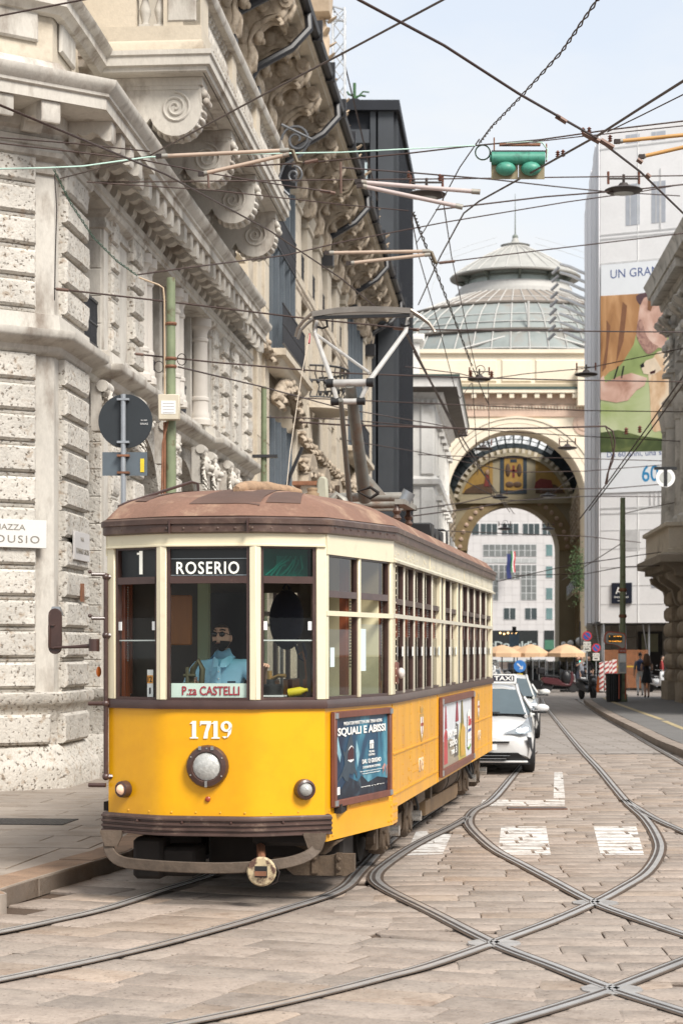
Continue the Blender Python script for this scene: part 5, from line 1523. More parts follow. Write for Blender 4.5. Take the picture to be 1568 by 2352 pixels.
# pilasters, windows and capitals of the upper storey (seen past the balcony)
for a in (11.0, 15.6, 18.9):
 MB().box(a,-.02,11.1,a+1.25,.3,16.2).build('pilaster', stone_y, pal)
 MB().sweep([(0,15.4),(.08,15.45),(.08,15.55),(.03,15.6),(.03,15.75),(.15,15.9),(.20,16.1),(0,16.2)], [(a,.3),(a,-.02),(a+1.25,-.02),(a+1.25,.3)]).build('capital_moulding', stone_y, pal)
for a, b in ((12.4,15.4),(17.0,18.8)):
 wn = MB().box(a,.2,11.1,a+.12,.3,15.2).box(b-.12,.2,11.1,b,.3,15.2).build('window', mat('blue_grey_metal',(.115,.135,.155),.5,.2,var=.1), pal)
 MB().quad((a,.24,11.1),(b,.24,11.1),(b,.24,15.2),(a,.24,15.2)).build('pane', grey_glass, wn)
# scrolled iron lamp bracket on the balcony edge
mb = MB()
def spiral(c, r0, turns, a0, n=30, sgn=1): return [(c[0], c[1]+r0*(1-k/n*.85)*math.cos(a0+sgn*turns*2*math.pi*k/n), c[2]+r0*(1-k/n*.85)*math.sin(a0+sgn*turns*2*math.pi*k/n)) for k in range(n+1)]
mb.tube(spiral((0,-.25,.35),.30,1.6,0),.025,6); mb.tube(spiral((0,-.2,-.35),.18,1.5,1.5),.022,6); mb.tube([(0,.05,.65),(0,-.55,.35),(0,-.35,.05),(0,0,-.15),(0,.10,-.4),(0,.05,-.6),(0,-.1,-.75)],.03,6)
o = mb.build('lamp_bracket', mat('lead_grey_iron',(.10,.105,.115),.5,.3), pal, T(12.6,-BN-.02,11.75))
# marble street-name plates
mp1 = MB().box(FL-1.52,-.15,-.19,FL-.19,-.115,.19).build('street_plate', mat('white_marble',(.66,.65,.62),.4,var=.03), pal, FM @ T(0,0,3.60), bevel=.004)
ink_p = mat('cut_letters',(.22,.20,.17),.7)
text('PIAZZA', .45, .075, ink_p, mp1, T(FL-.74,-.152,.085)); text('CORDUSIO', 1.12, .10, ink_p, mp1, T(FL-.86,-.152,-.075), space=1.25)
mp2 = MB().box(.62,-.16,-.20,1.62,-.125,.20).build('street_plate', mat('grey_marble',(.56,.54,.53),.45,var=.05), pal, T(0,0,3.50), bevel=.004)
text('VIA', .22, .06, ink_p, mp2, T(1.1,-.162,.10)); text('TOMMASO GROSSI', .85, .075, ink_p, mp2, T(1.12,-.162,-.07))
MB().box(1.15,-.15,2.72,1.30,-.12,2.98).build('door_plate', rust, pal)
# ---------------------------------------------------------------- long eaves over both buildings
black_pipe = mat('black_gutter',(.018,.018,.021),.45,var=.15)
S0, S1 = 6.0, 62.4
EV = [(0,16.75),(.9,16.80),(1.28,16.86),(1.28,16.92),(1.36,16.95),(1.36,17.05),(1.30,17.2),(0,17.5)]
# ---------------------------------------------------------------- ornate brownish building further along
b2 = thing('ornate_building', 'long sandstone building with carved eaves consoles and grey metal bays', 'building', LPM)
MB().box(20.6,.35,.1,62.4,1.2,16.9).build('wall', stone_y, b2)
MB().sweep(EV, [(S0,0),(S1,0),(S1,1.2)]).build('eaves', stone_y, b2)
MB().sweep([(.9,16.70),(1.0,16.72),(1.0,16.80),(.9,16.80)], [(S0,0),(S1,0)]).build('eaves_moulding', stone_y, b2)
def carved():
 """leafy eaves console: an S-bracket under a heap of curled leaves"""
 mb = MB(); r_ = random.Random(9)
 poly = [(0,-1.5),(.18,-1.45),(.30,-1.2),(.26,-.9),(.40,-.62),(.72,-.45),(.98,-.42),(1.12,-.28),(1.14,0),(0,0)]
 mb.prism([(-p[0],p[1]) for p in poly], -.26, .26)
 fr = [(.22,-1.5),(.33,-1.2),(.30,-.92),(.44,-.66),(.75,-.50),(1.0,-.46),(1.15,-.30)]
 for sy, q in ((-.2,.09),(0,.15),(.2,.09)):
  pts = catmull([(-a-.02,sy,b) for a, b in fr], 4)
  mb.tube(pts, [q*(.55+.45*math.sin(math.pi*(k/(len(pts)-1))*3)**2) for k in range(len(pts))], 7)
 mb.cyl((-1.16,-.30,-.16),(-1.16,.30,-.16),.17,n=12); mb.cyl((-.22,-.28,-1.42),(-.22,.28,-1.42),.13,n=10)
 for sy in (-.31,.31): mb.cyl((-1.16,sy,-.16),(-1.16,sy*1.06,-.16),.08,n=8); mb.ball((-.62,sy*.9,-.24),.17,8,6,(1,.35,1)); mb.ball((-.18,sy*.9,-.80),.13,8,6,(1,.35,1.6))
 mb.ball((-.50,0,-.80),.16,10,7,(.8,1,1.1)); mb.ball((-.60,0,-.90),.07,7,5)
 for sy in (-1,1): acanthus(mb, (-.95,sy*.2,-.45), (-.1,sy*.6,-.8), (-.8,0,.2), .30, .08, r_, 3)
 mb.tube([(-.15,.0,-1.5),(-.4,.0,-1.42),(-.42,.0,-1.2),(-.25,0,-1.15)],.09,7)
 mb.tube([(-1.1,0,-.1),(-1.28,0,-.25),(-1.2,0,-.45),(-1.05,0,-.38)],.10,7)
 return mb.mesh('carved_console', mat('carved_stone',(.42,.35,.27),.85,var=.15,vs=3,bump=.8,bs=12,fine=.12,col2=(.21,.165,.12),c2=.56,c2w=.12,c2s=5), sharp=70)
kme = carved()
s_ = 10.4
while s_ < 62:
 inst('carved_console', kme, b2, T(s_, -.06 if s_ < 20 else .1, 16.76) @ rotz(R(90)) @ Matrix.Diagonal((1,1,1.15,1))); s_ += 2.6
gp = [along(s) for s in (S0, S1)]
mb = MB(); mb.tube([(S0,-1.46,17.12),(S1,-1.46,17.12)], .13, 8); mb.tube([(S0,-1.40,17.34),(S1,-1.40,17.34)], .10, 8)
for k in range(16): mb.cbox(S0+2+k*3.6,-1.45,17.2,.12,.34,.5)
mb.build('gutter', black_pipe, b2)
for s_ in (16.4, 20.4, 28.4, 40.0, 50.5, 60.5):
 MB().tube([(s_,-1.45,17.1),(s_-.15,-1.50,16.6),(s_-.35,-1.1,16.1),(s_-.8,-.35,15.55),(s_-.85,-.22,15.3),(s_-.85,-.20,14.8)],.10,8).cbox(s_-.85,-.22,14.8,.40,.42,.5).build('downpipe', black_pipe, b2)
blue_m = MATS['blue_grey_metal']
dark_col = mat('dark_bronze_column',(.075,.085,.095),.5,.3,var=.15,vs=3)
def pil(a, b, z0, z1, out_=.0, m=stone_y):
 mb = MB()
 mb.box(a,-out_,z0,b,.4,z1)
 o = mb.build('pilaster', m, b2)
 z = z0+.9
 MB().sweep([(0,z1-.5),(.06,z1-.45),(.06,z1-.35),(.03,z1-.3),(.10,z1-.1),(.12,z1),(0,z1+.02)], [(a,.35),(a,-out_),(b,-out_),(b,.35)]).build('capital_moulding', m, b2)
 return o
def joints(a, b, z0, z1, out_):
 for k in range(int((z1-z0)/1.15)):
  z = z0+k*1.15
  mb = MB(); mb.chamfer(a+.01,z+.012,b-.01,z+1.15-.012,-out_-.012,-out_+.001,.010); mb.build('stone_block', stone_y, b2)
for a, b in ((20.65,21.6),(22.4,23.3),(24.0,24.9)):
 pil(a, b, .1, 15.2, .0); joints(a, b, .4, 14.4, 0)
bayw = MB()
def metalbay(a, b, n, z0, z1, y=.1):
 fr = MB()
 for k in range(n+1):
  x = a+(b-a)*k/n; fr.box(x-.14,y-.12,z0,x+.14,y+.3,z1); fr.box(x-.07,y-.18,z0,x+.07,y-.12,z1)
 for z in (z0+.1, z0+(z1-z0)*.5, z1-.1): fr.box(a,y-.05,z-.15,b,y+.25,z+.15)
 w_ = fr.build('metal_bay', blue_m, b2)
 for k in range(n):
  x0, x1 = a+(b-a)*k/n+.14, a+(b-a)*(k+1)/n-.14
  for zz0, zz1 in ((z0+.25,z0+(z1-z0)*.5-.15),(z0+(z1-z0)*.5+.15,z1-.25)):
   MB().quad((x0,y+.1,zz0),(x1,y+.1,zz0),(x1,y+.1,zz1),(x0,y+.1,zz1)).build('pane', grey_glass, w_)
metalbay(25.0,30.6,4,9.8,15.0); metalbay(25.0,30.6,4,3.8,8.2,.2); metalbay(50.4,57.2,4,9.8,15.0); metalbay(50.4,57.2,4,3.4,8.0,.2)
ironrail(25.0,30.6,9.9,1.1,-.35,b2); ironrail(50.4,57.2,9.9,1.1,-.35,b2); ironrail(25.0,30.6,12.6,1.0,-.1,b2)
def garland(s0, s1, z, amp, n, out_=.35, seed=1, r=.16):
 r_ = random.Random(seed); mb = MB()
 path = [(s0+(s1-s0)*k/(n*2), -out_*.5, z+amp*(1-(2*k/(n*2)-1)**2)-.10*abs(math.sin(k*.8))) for k in range(n*2+1)]
 mb.tube(path, [r*(.55+.4*abs(math.sin(k*.8))) for k in range(n*2+1)], 7)
 for k in range(0, n, 3):
  p = path[2*k]
  for sg in (-1,1): acanthus(mb, p, (sg*.8, -.2, -.7), (0,-1,.1), r*2.2, r*.5, r_, 3)
  mb.ball((p[0], p[1]-r*.7, p[2]), r*.5, 7, 5)
 return mb.build('carved_garland', MATS['carved_stone'], b2, sharp=70)
garland(24.9,30.9,8.5,.8,26,.35,1,.2); garland(50.2,57.4,8.2,.8,26,.3,2,.2); garland(21,24.5,9.6,.1,10,.2,3,.16)
MB().sweep([(0,9.2),(.2,9.25),(.35,9.4),(.38,9.5),(.5,9.55),(.5,9.72),(0,9.8)], [(24.8,.2),(24.8,0),(31,0),(31,.2)]).build('bay_sill', stone_y, b2)
MB().sweep([(0,9.2),(.2,9.25),(.35,9.4),(.38,9.5),(.5,9.55),(.5,9.72),(0,9.8)], [(50,.2),(50,0),(57.6,0),(57.6,.2)]).build('bay_sill', stone_y, b2)
# stone wall with stacked openings between pilasters
for a in (31.0, 34.4, 37.8, 41.2, 44.6, 48.2):
 pil(a, a+1.5, .1, 15.3, .05); joints(a, a+1.5, .3, 14.6, .05)
for a in (32.6, 36.0, 39.4, 42.8, 46.2):
 b = a+1.7
 for z0, z1 in ((13.1,15.0),(10.3,12.2),(7.4,9.3)):
  w_ = MB().box(a,.25,z0,a+.12,.36,z1).box(b-.12,.25,z0,b,.36,z1).box(a,.25,z1-.1,b,.36,z1).build('window', blue_m, b2)
  MB().quad((a,.33,z0),(b,.33,z0),(b,.33,z1),(a,.33,z1)).build('pane', dark_glass, w_)
  MB().box(a-.05,.0,z0-.5,b+.05,.36,z0).build('window_apron', stone_y, b2)
  if z0 > 12: ironrail(a, b, z0, .8, .05, b2)
MB().sweep([(0,12.35),(.10,12.38),(.14,12.5),(.10,12.6),(.14,12.7),(0,12.8)], [(31,.05),(49.8,.05)]).build('ornament_band', MATS['carved_stone'], b2)
# curved iron balcony and the dark arches below it
mb = MB()
for k in range(17):
 t = math.pi*k/16; x, y = 36.4+1.5*math.cos(t), -.05-1.1*math.sin(t)
 mb.tube([(x,y,9.75),(x,y-.10,10.1),(x,y+.03,10.5),(x,y,10.75)],.022,5); mb.ball((x,y-.06,10.25),.07,6,5)
for z in (9.78,10.3,10.75): mb.tube([(36.4+1.5*math.cos(math.pi*k/16),-.05-1.1*math.sin(math.pi*k/16),z) for k in range(17)],.035,6)
mb.build('curved_balcony', iron, b2)
MB().slab([(36.4+1.6*math.cos(math.pi*k/12),-.05-1.2*math.sin(math.pi*k/12)) for k in range(13)],9.45,9.75).build('balcony_slab', stone_y, b2)
garland(31.5,49.5,8.3,-.05,60,.25,5,.17)
for k, a in enumerate((31.2,35.8,40.4,45.0)):
 cx_ = a+2.3
 for j in range(11):
  t0, t1 = math.pi*j/11, math.pi*(j+1)/11
  f = lambda t, q: (cx_+q*math.cos(t), 5.6+q*1.0*math.sin(t))
  MB().prism([f(t0,1.75),f(t0,2.28),f(t1,2.28),f(t1,1.75)], -.35, .3).build('voussoir', stone_b, b2)
 MB().quad((a,.34,.1),(a+4.6,.34,.1),(a+4.6,.34,7.6),(a,.34,7.6)).build('shop_glass', dark_glass, b2)
 for q in (.35,1.5,2.7,3.9):
  MB().lathe([(.26,.1),(.26,.4),(.2,.45),(.18,5.0),(.22,5.05),(.2,5.1),(.30,5.5),(.34,5.6),(.34,5.7)],12).build('dark_column', dark_col, b2, T(a+q,.05,0))
garland(31.5,50,7.5,0,44,.30,8,.2)
for a in (57.3, 59.6, 61.3): pil(a, a+1.0, .1, 15.3, .1); joints(a, a+1.0, .3, 14.4, .1)
garland(57.3,62.2,7.4,.0,14,.25,6,.2); garland(57.3,62.2,5.2,.0,14,.3,7,.22)
MB().box(20.6,1.2,.1,62.4,11,16.9).build('rear_block', stone_y, b2)
# carved crest ornaments standing on the eaves
r_ = random.Random(4)
for s_, h in ((28.5,2.6),(33.0,1.2),(38,1.0),(42.5,1.3),(47.5,1.0),(53,1.2)):
 mb = MB()
 mb.lathe([(.34,17.2),(.30,17.5),(.18,17.5+h*.3),(.22,17.5+h*.5),(.10,17.5+h*.7),(.0,17.6+h*.9)],10)
 for k in range(16): a = k*2.4; acanthus(mb, (.15*math.cos(a),.15*math.sin(a),17.3+h*k/20), (math.cos(a)*.7,math.sin(a)*.7,.8), (math.cos(a),math.sin(a),-.1), .26, .09, r_, 3)
 if h > 2: mb.prism([(-.7,17.3+h*.8),(.1,17.3+h*.8),(.5,17.3+h*1.05),(.2,17.3+h*1.25),(-.3,17.3+h*1.1),(-.9,17.3+h*1.05)], -.25, .25)
 mb.build('roof_ornament', mat('roof_ornament_stone',(.50,.39,.28),.85,var=.12,bump=.5,bs=12), b2, T(s_,-1.05,0), sharp=70)
# rail of the flag / pole boxes fixed to the front
MB().box(24.2,-1.25,4.3,25.2,-.9,6.2).build('banner_box', mat('banner_white',(.62,.57,.50),.6), b2); MB().box(24.0,-1.35,6.2,25.7,-.7,6.3).build('banner_cap', rust, b2)
# steel truss above the roof
tr = thing('roof_truss', 'galvanised lattice truss standing on the roof beside the dark building', 'truss', LPM)
def truss(p, q, w_=.42):
 p, q = V(p), V(q); d = (q-p).normalized(); up = V((0,0,1)) if abs(d.z) < .5 else V((1,0,0))
 a = d.cross(up).normalized()*w_/2; b = d.cross(a).normalized()*w_/2
 mb = MB(); cs = [a+b, a-b, -a-b, -a+b]
 for c in cs: mb.tube([p+c, q+c], .035, 5)
 n = int((q-p).length/.5)
 for k in range(n):
  s0, s1 = p+d*(q-p).length*k/n, p+d*(q-p).length*(k+1)/n
  for i in range(4): mb.tube([s0+cs[i], s1+cs[(i+1)%4]], .02, 4)
 return mb.build('lattice', mat('truss_alu',(.52,.53,.54),.4,.6), tr)
truss((44,-.2,17.2),(44,-.2,24.5)); truss((44.2,-.2,24.3),(41,2.6,24.3));
MB().tube([(44,-.3,23),(46.5,-1.4,18.3)],.03,4).build('stay', wire_m, tr)
# ---------------------------------------------------------------- dark ribbed building
zinc = mat('dark_zinc_cladding',(.016,.018,.023),.65,.0,spec=.25,var=.2,vs=.6,stretch=(1,1,.3))
zinc2 = mat('grey_zinc_cladding',(.045,.05,.057),.6,.0,spec=.3,var=.15,vs=.6)
sky_glass = mat('bright_office_glass',(.42,.50,.52),.08,var=.1,vs=.3)
blk_b = thing('dark_building', 'dark zinc clad modern block with upright ribs behind the ornate building', 'building')
cR = (-.0, 0)
def stl(n, Y): return V((-6.25+n+.083*Y, Y, 0))       # a point on the street line, n metres out from the palazzo's face
kA, kB = stl(1.1, 92), stl(1.1, 107.5)
mb = MB(); mb.slab([(kA.x-14,kA.y),(kA.x-.6,kA.y),(kB.x-.6,kB.y),(kA.x-14,kB.y)], 0, 26.2); mb.build('block', zinc, blk_b)
KM = frame(kA.xy, kB.xy)
kl = (kB-kA).length
k = 0
for i in range(26):
 s_ = .35+i*(kl-.7)/25
 mb = MB(); mb.M = KM; mb.box(s_-.07,0,.1,s_+.07,.62,26.0 if i else 26.3); mb.build('rib', zinc2 if i < 3 else zinc, blk_b)
mb = MB(); mb.slab([(kA.x-14,kA.y-.5),(kA.x+.1,kA.y-.5),(kB.x+.1,kB.y),(kA.x-14,kB.y)], 26.15, 26.6); mb.build('coping', zinc, blk_b)
for z0, z1 in ((21.5,24.0),(17.5,21.0),(13,16.8),(8.5,12.3)):
 mb = MB(); mb.box(kA.x-2.2,kA.y-.06,z0,kA.x-1.25,kA.y-.02,z1); w_ = mb.build('window', zinc2, blk_b)
 MB().quad((kA.x-2.12,kA.y-.07,z0+.1),(kA.x-1.33,kA.y-.07,z0+.1),(kA.x-1.33,kA.y-.07,z1-.1),(kA.x-2.12,kA.y-.07,z1-.1)).build('pane', sky_glass, w_)
for x0, x1, m in ((-2.4,-2.25,zinc),(-1.2,-.95,zinc2),(-.85,-.15,zinc2)):
 MB().box(kA.x+x0,kA.y-.25,8,kA.x+x1,kA.y-.01,26.15).build('fin', m, blk_b)
MB().box(kA.x-2.6,kA.y-.8,24.6,kA.x-1.25,kA.y-.3,25.2).build('awning_box', zinc2, blk_b)
cac = thing('cactus_plant', 'small green cactus in a pot on the dark roof corner', 'plant', T(kA.x-1.9,kA.y+.2,26.6) @ Matrix.Scale(.55,4))
lf = mat('succulent_green',(.05,.12,.05),.7,var=.2)
MB().cyl((0,0,0),(0,0,.35),.35,.42,10).build('pot', zinc2, cac)
MB().tube([(0,0,.3),(0,0,1.7)],.13,8).tube([(0,0,.5),(.5,0,.7),(.9,-.1,.6)],.09,6).tube([(0,0,.6),(-.5,0,.8),(-.6,0,1.0)],.09,6).tube([(.1,0,.4),(.7,0,1.0),(1.2,0,.95)],.07,6).build('stem', lf, cac)
# ---------------------------------------------------------------- white classical building before the gallery
wht = mat('white_stucco',(.70,.685,.65),.8,var=.07,vs=.7,fine=.05,col2=(.44,.42,.38),c2=.64,c2w=.1,c2s=.8)
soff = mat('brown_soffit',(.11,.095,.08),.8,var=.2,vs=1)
grn = mat('verdigris_green',(.045,.07,.06),.5,var=.15)
wb = thing('white_building', 'white classical building with a deep dark cornice beside the arch', 'building')
a0 = stl(1.6, 125); a1 = stl(1.6, 152)
WM = frame(a0.xy, a1.xy)
pthw = [(a0.x-9,a0.y),(a0.x,a0.y),(a1.x,a1.y)]
MB().slab([(a0.x-9,a0.y),(a0.x,a0.y),(a1.x,a1.y),(a1.x-9,a1.y)], 0, 18.2).build('block', wht, wb)
MB().sweep([(0,17.0),(.15,17.05),(.15,17.3),(.4,17.5),(.5,17.7),(1.35,17.9),(1.35,18.2),(1.45,18.45),(0,18.7)], pthw).build('cornice', wht, wb)
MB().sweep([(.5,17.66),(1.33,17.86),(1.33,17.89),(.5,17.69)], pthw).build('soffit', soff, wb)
MB().sweep([(1.3,18.44),(1.52,18.46),(1.52,18.62),(1.3,18.66)], pthw).build('gutter', grn, wb)
MB().sweep([(0,12.0),(.25,12.1),(.3,12.4),(0,12.6)], pthw).build('string_course', wht, wb)
MB().sweep([(0,7.4),(.3,7.5),(.35,7.8),(0,8.0)], pthw).build('string_course', wht, wb)
for x0, x1 in ((-2.6,-1.4),(-.9,-.1),(-4.6,-3.2)):
 for z0, z1 in ((12.7,16.9),(8.1,11.9),(.2,7.3)):
  MB().chamfer(a0.x+x0,z0,a0.x+x1,z1,a0.y-.15,a0.y,.05).build('pilaster', wht, wb)
mb = MB()
for i in range(13):
 mb.cbox(a0.x-.1-i*.35,a0.y-.28,17.15,.16,.2,.2)
o = mb.build('dentils', wht, wb); o['kind'] = 'stuff'
for i in range(6):
 s_ = 1.2+i*4.3
 for z0, z1 in ((12.9,15.6),(8.4,11.2),(3.6,6.6)):
  mb = MB(); mb.M = WM; mb.box(s_,-.15,z0-.2,s_+1.9,.02,z0); mb.box(s_,-.10,z0,s_+.25,.02,z1); mb.box(s_+1.65,-.10,z0,s_+1.9,.02,z1); mb.box(s_-.1,-.35,z1,s_+2.0,.02,z1+.3)
  w_ = mb.build('window', wht, wb)
  mb = MB(); mb.M = WM; mb.quad((s_+.25,-.02,z0),(s_+1.65,-.02,z0),(s_+1.65,-.02,z1),(s_+.25,-.02,z1)); mb.build('pane', dark_glass, w_)
mb = MB(); r_ = random.Random(6)
crn = MATS['carved_stone']
for i in range(4):
 s_ = 3+i*6; mb = MB(); mb.M = WM
 mb.box(s_-1,-.9,7.9,s_+1.6,.0,8.15); mb.box(s_-1,-.9,8.15,s_+1.6,-.82,9.0)
 for q in range(6): mb.ball((s_-.8+q*.45,-.4,7.6),.25,7,5)
 mb.build('balcony', wht, wb)
MB().box(a0.x-6,a0.y+1.5,18.2,a0.x-.9,a0.y+8,21.0).build('attic', wht, wb)
MB().chamfer(a0.x-6.3,21.0,a0.x-.6,21.5,a0.y+1.2,a0.y+4,.15).build('attic_cap', wht, wb)
# ---------------------------------------------------------------- the gallery: arch front, vault, inner arch, dome
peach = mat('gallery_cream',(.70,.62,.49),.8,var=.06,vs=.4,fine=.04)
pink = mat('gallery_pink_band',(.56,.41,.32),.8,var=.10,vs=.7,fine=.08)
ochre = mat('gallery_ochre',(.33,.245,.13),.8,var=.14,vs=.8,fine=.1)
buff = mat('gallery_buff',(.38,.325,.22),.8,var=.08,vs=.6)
gal = thing('gallery', 'arcade gallery with a tall cream arch front and a glazed dome', 'building')
YA = 160.0; sc = YA/F
gx = lambda x: (x-CX)*sc
gz2 = lambda y: CH-(y-HZ)*sc
acx, acz, ar = gx(1185), gz2(1147), 157*sc
def archwall(cx_, cz, r_, x0, x1, z0, zt, y0, y1, m, name, n=28, parent=gal):
 """a wall with an arched opening"""
 mb = MB()
 pts = [(cx_+r_*math.cos(math.pi*k/n), cz+r_*math.sin(math.pi*k/n)) for k in range(n+1)]
 for k in range(n):
  p, q = pts[k], pts[k+1]
  mb.add([(p[0],y0,p[1]),(q[0],y0,q[1]),(q[0],y0,zt),(p[0],y0,zt)], [(0,3,2,1)])
  mb.add([(p[0],y0,p[1]),(q[0],y0,q[1]),(q[0],y1,q[1]),(p[0],y1,p[1])], [(0,1,2,3)])
 for xa, xb in ((cx_+r_,x1),(x0,cx_-r_)):
  mb.add([(xa,y0,z0),(xb,y0,z0),(xb,y0,zt),(xa,y0,zt)], [(0,1,2,3)])
 for xa in (cx_+r_, cx_-r_): mb.add([(xa,y0,z0),(xa,y1,z0),(xa,y1,cz),(xa,y0,cz)], [(0,1,2,3)])
 mb.add([(x0,y0,zt),(x1,y0,zt),(x1,y1,zt),(x0,y1,zt)], [(0,1,2,3)])
 mb.add([(x0,y1,z0),(x0,y1,zt),(x1,y1,zt),(x1,y1,z0)], [])
 return mb.build(name, m, parent, sharp=30)
zt = gz2(803)
archwall(acx, acz, ar+.0, gx(900), gx(1420), 0, zt, YA, YA+3.2, peach, 'arch_front')
def ringarch(cx_, cz, r0, r1, y0, y1, m, name, n=28, parent=gal, a0_=0, a1_=math.pi):
 mb = MB()
 for k in range(n):
  t0, t1 = a0_+(a1_-a0_)*k/n, a0_+(a1_-a0_)*(k+1)/n
  f = lambda t, q: (cx_+q*math.cos(t), cz+q*math.sin(t))
  mb.prism([f(t0,r0),f(t0,r1),f(t1,r1),f(t1,r0)], y0, y1)
 return mb.build(name, m, parent, sharp=30)
ringarch(acx, acz, ar+.05, ar+.55, YA-.35, YA-.002, peach, 'archivolt'); ringarch(acx, acz, ar+.6, ar+.95, YA-.25, YA-.002, peach, 'archivolt'); ringarch(acx, acz, ar+.98, ar+1.12, YA-.32, YA-.002, peach, 'archivolt_bead')
for sx in (-1,1):
 MB().cyl((acx+sx*(ar+.4),YA-.25,0.1),(acx+sx*(ar+.4),YA-.25,acz-.5),.38,n=12).build('column', peach, gal)
 mb = MB(); mb.box(acx+sx*(ar+.95)-.5,YA-.6,acz-.6,acx+sx*(ar+.4)+.5*sx,YA-.01,acz); mb.build('impost', ochre, gal)
 mb = MB(); mb.lathe([(.9,0),(.9,.08),(.6,.10),(.55,.16),(0,.18)], 18, T(acx+sx*5.3,YA,acz+5.9)@Matrix.Rotation(R(90),4,'X')); mb.build('roundel', pink, gal)
w0, w1 = gx(900), gx(1420)
MB().chamfer(w0,gz2(958),w1,gz2(930),YA-.12,YA,.04).build('frieze', pink, gal)
MB().box(w0,YA-.10,gz2(928),w1,YA,gz2(905)).build('frieze', pink, gal)
mb = MB()
for i in range(70): mb.cbox(w0+.25*i,YA-.16,gz2(937),.12,.14,.22)
o = mb.build('dentils', peach, gal); o['kind'] = 'stuff'
for i in range(22): MB().cbox(gx(1000)+1.0*i*.98,YA-.45,gz2(911),.36,.7,.36).build('bracket', peach, gal)
MB().box(w0,YA-.9,gz2(905),w1,YA,gz2(897)).build('cornice', peach, gal); MB().box(w0,YA-.95,gz2(897),w1,YA,gz2(892)).build('cornice_gutter', grn, gal)
MB().box(w0,YA-.6,gz2(890),w1,YA,gz2(884)).build('cornice_step', buff, gal)
for x0, x1 in ((960,1140),(1150,1220),(1228,1420)): MB().chamfer(gx(x0),gz2(878),gx(x1),gz2(826),YA-.12,YA,.1).build('attic_panel', peach, gal)
MB().box(w0,YA-.3,gz2(812),w1,YA,gz2(803)).build('attic_coping', peach, gal)
# right-hand corner of the front, stepping down with the cornice
MB().box(gx(1322),YA-1.2,gz2(935),gx(1420),YA-.02,gz2(850)).build('corner_block', peach, gal)
# the arcade behind: side walls, iron and glass vault, inner arch
YB = 196.0
sb = YB/F
bx = lambda x: (x-CX)*sb
bz = lambda y: CH-(y-HZ)*sb
ax = lambda y: acx+.0772*(y-YA)          # the arcade follows the line of the street
acz2, rv_ = bz(1146), 6.35
for sx in (-1,1):
 Wm = frame((acx+sx*rv_,YA+3.2), (ax(YB)+sx*rv_,YB)) if sx < 0 else frame((ax(YB)+rv_,YB), (acx+rv_,YA+3.2))
 wl = YB-YA-3.2
 def wbox(x0,y0,z0,x1,y1,z1,name,m):
  mb = MB(); mb.M = Wm; mb.box(x0,y0,z0,x1,y1,z1); return mb.build(name, m, gal)
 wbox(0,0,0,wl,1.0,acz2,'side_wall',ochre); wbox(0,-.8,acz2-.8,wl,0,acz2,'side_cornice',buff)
 wbox(0,-.35,9.3,wl,0,9.7,'side_string',buff)
 for k in range(6):
  y = 1+k*5.2
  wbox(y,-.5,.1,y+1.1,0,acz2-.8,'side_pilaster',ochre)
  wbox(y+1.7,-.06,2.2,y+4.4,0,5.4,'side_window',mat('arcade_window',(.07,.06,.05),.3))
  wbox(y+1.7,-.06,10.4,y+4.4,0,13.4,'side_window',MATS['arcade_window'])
  mb = MB(); mb.M = Wm
  for q in range(6): mb.ball((y+.55,-.62,acz2-1.4-q*.55),.46-.02*q,7,5)
  mb.build('carved_bracket', crn, gal, sharp=70)
  wbox(y+1.3,-1.3,6.6,y+4.8,0,7.0,'side_balcony',buff); wbox(y+1.3,-1.3,7.0,y+4.8,-1.24,7.9,'side_balcony_rail',iron)
iron_v = mat('vault_iron',(.05,.062,.066),.6,.3,var=.15)
vglass = mat('vault_dark_glass',(.05,.062,.07),.7,spec=.15,var=.3,vs=1.0)
n = 22; ny = 12
mbd, ribs_ = MB(), MB()
for k in range(n):
 t0, t1 = math.pi*k/n, math.pi*(k+1)/n
 f = lambda t, y, q=rv_: (ax(y)+q*math.cos(t), y, acz2+q*math.sin(t))
 if not (7 <= k < n-7):
  mbd.add([f(t0,YA+3.2),f(t0,YB),f(t1,YB),f(t1,YA+3.2)], [(0,1,2,3)])
 ribs_.tube([f(t0,YA+3.2,rv_-.1),f(t0,YB,rv_-.1)], .10, 4)
for jj in range(ny+1):
 y = YA+3.2+(YB-YA-3.2)*jj/ny
 ribs_.tube([(ax(y)+(rv_-.12)*math.cos(math.pi*k/20), y, acz2+(rv_-.12)*math.sin(math.pi*k/20)) for k in range(21)], .12, 4)
mbd.build('vault_glazing', vglass, gal)
o = ribs_.build('vault_ribs', iron_v, gal); o['kind'] = 'stuff'
icx, icz, ir = bx(1178), bz(1265), 105*sb
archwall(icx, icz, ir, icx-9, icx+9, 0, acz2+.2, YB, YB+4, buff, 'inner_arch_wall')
ringarch(icx, icz, ir, ir+1.5, YB-.25, YB-.002, ochre, 'inner_archivolt')
mb = MB()
for k in range(22):
 t = math.pi*(k+.5)/22; mb.ball((icx+(ir+.75)*math.cos(t),YB-.28,icz+(ir+.75)*math.sin(t)),.22,7,5,(1,.4,1))
mb.build('arch_rosettes', pink, gal)
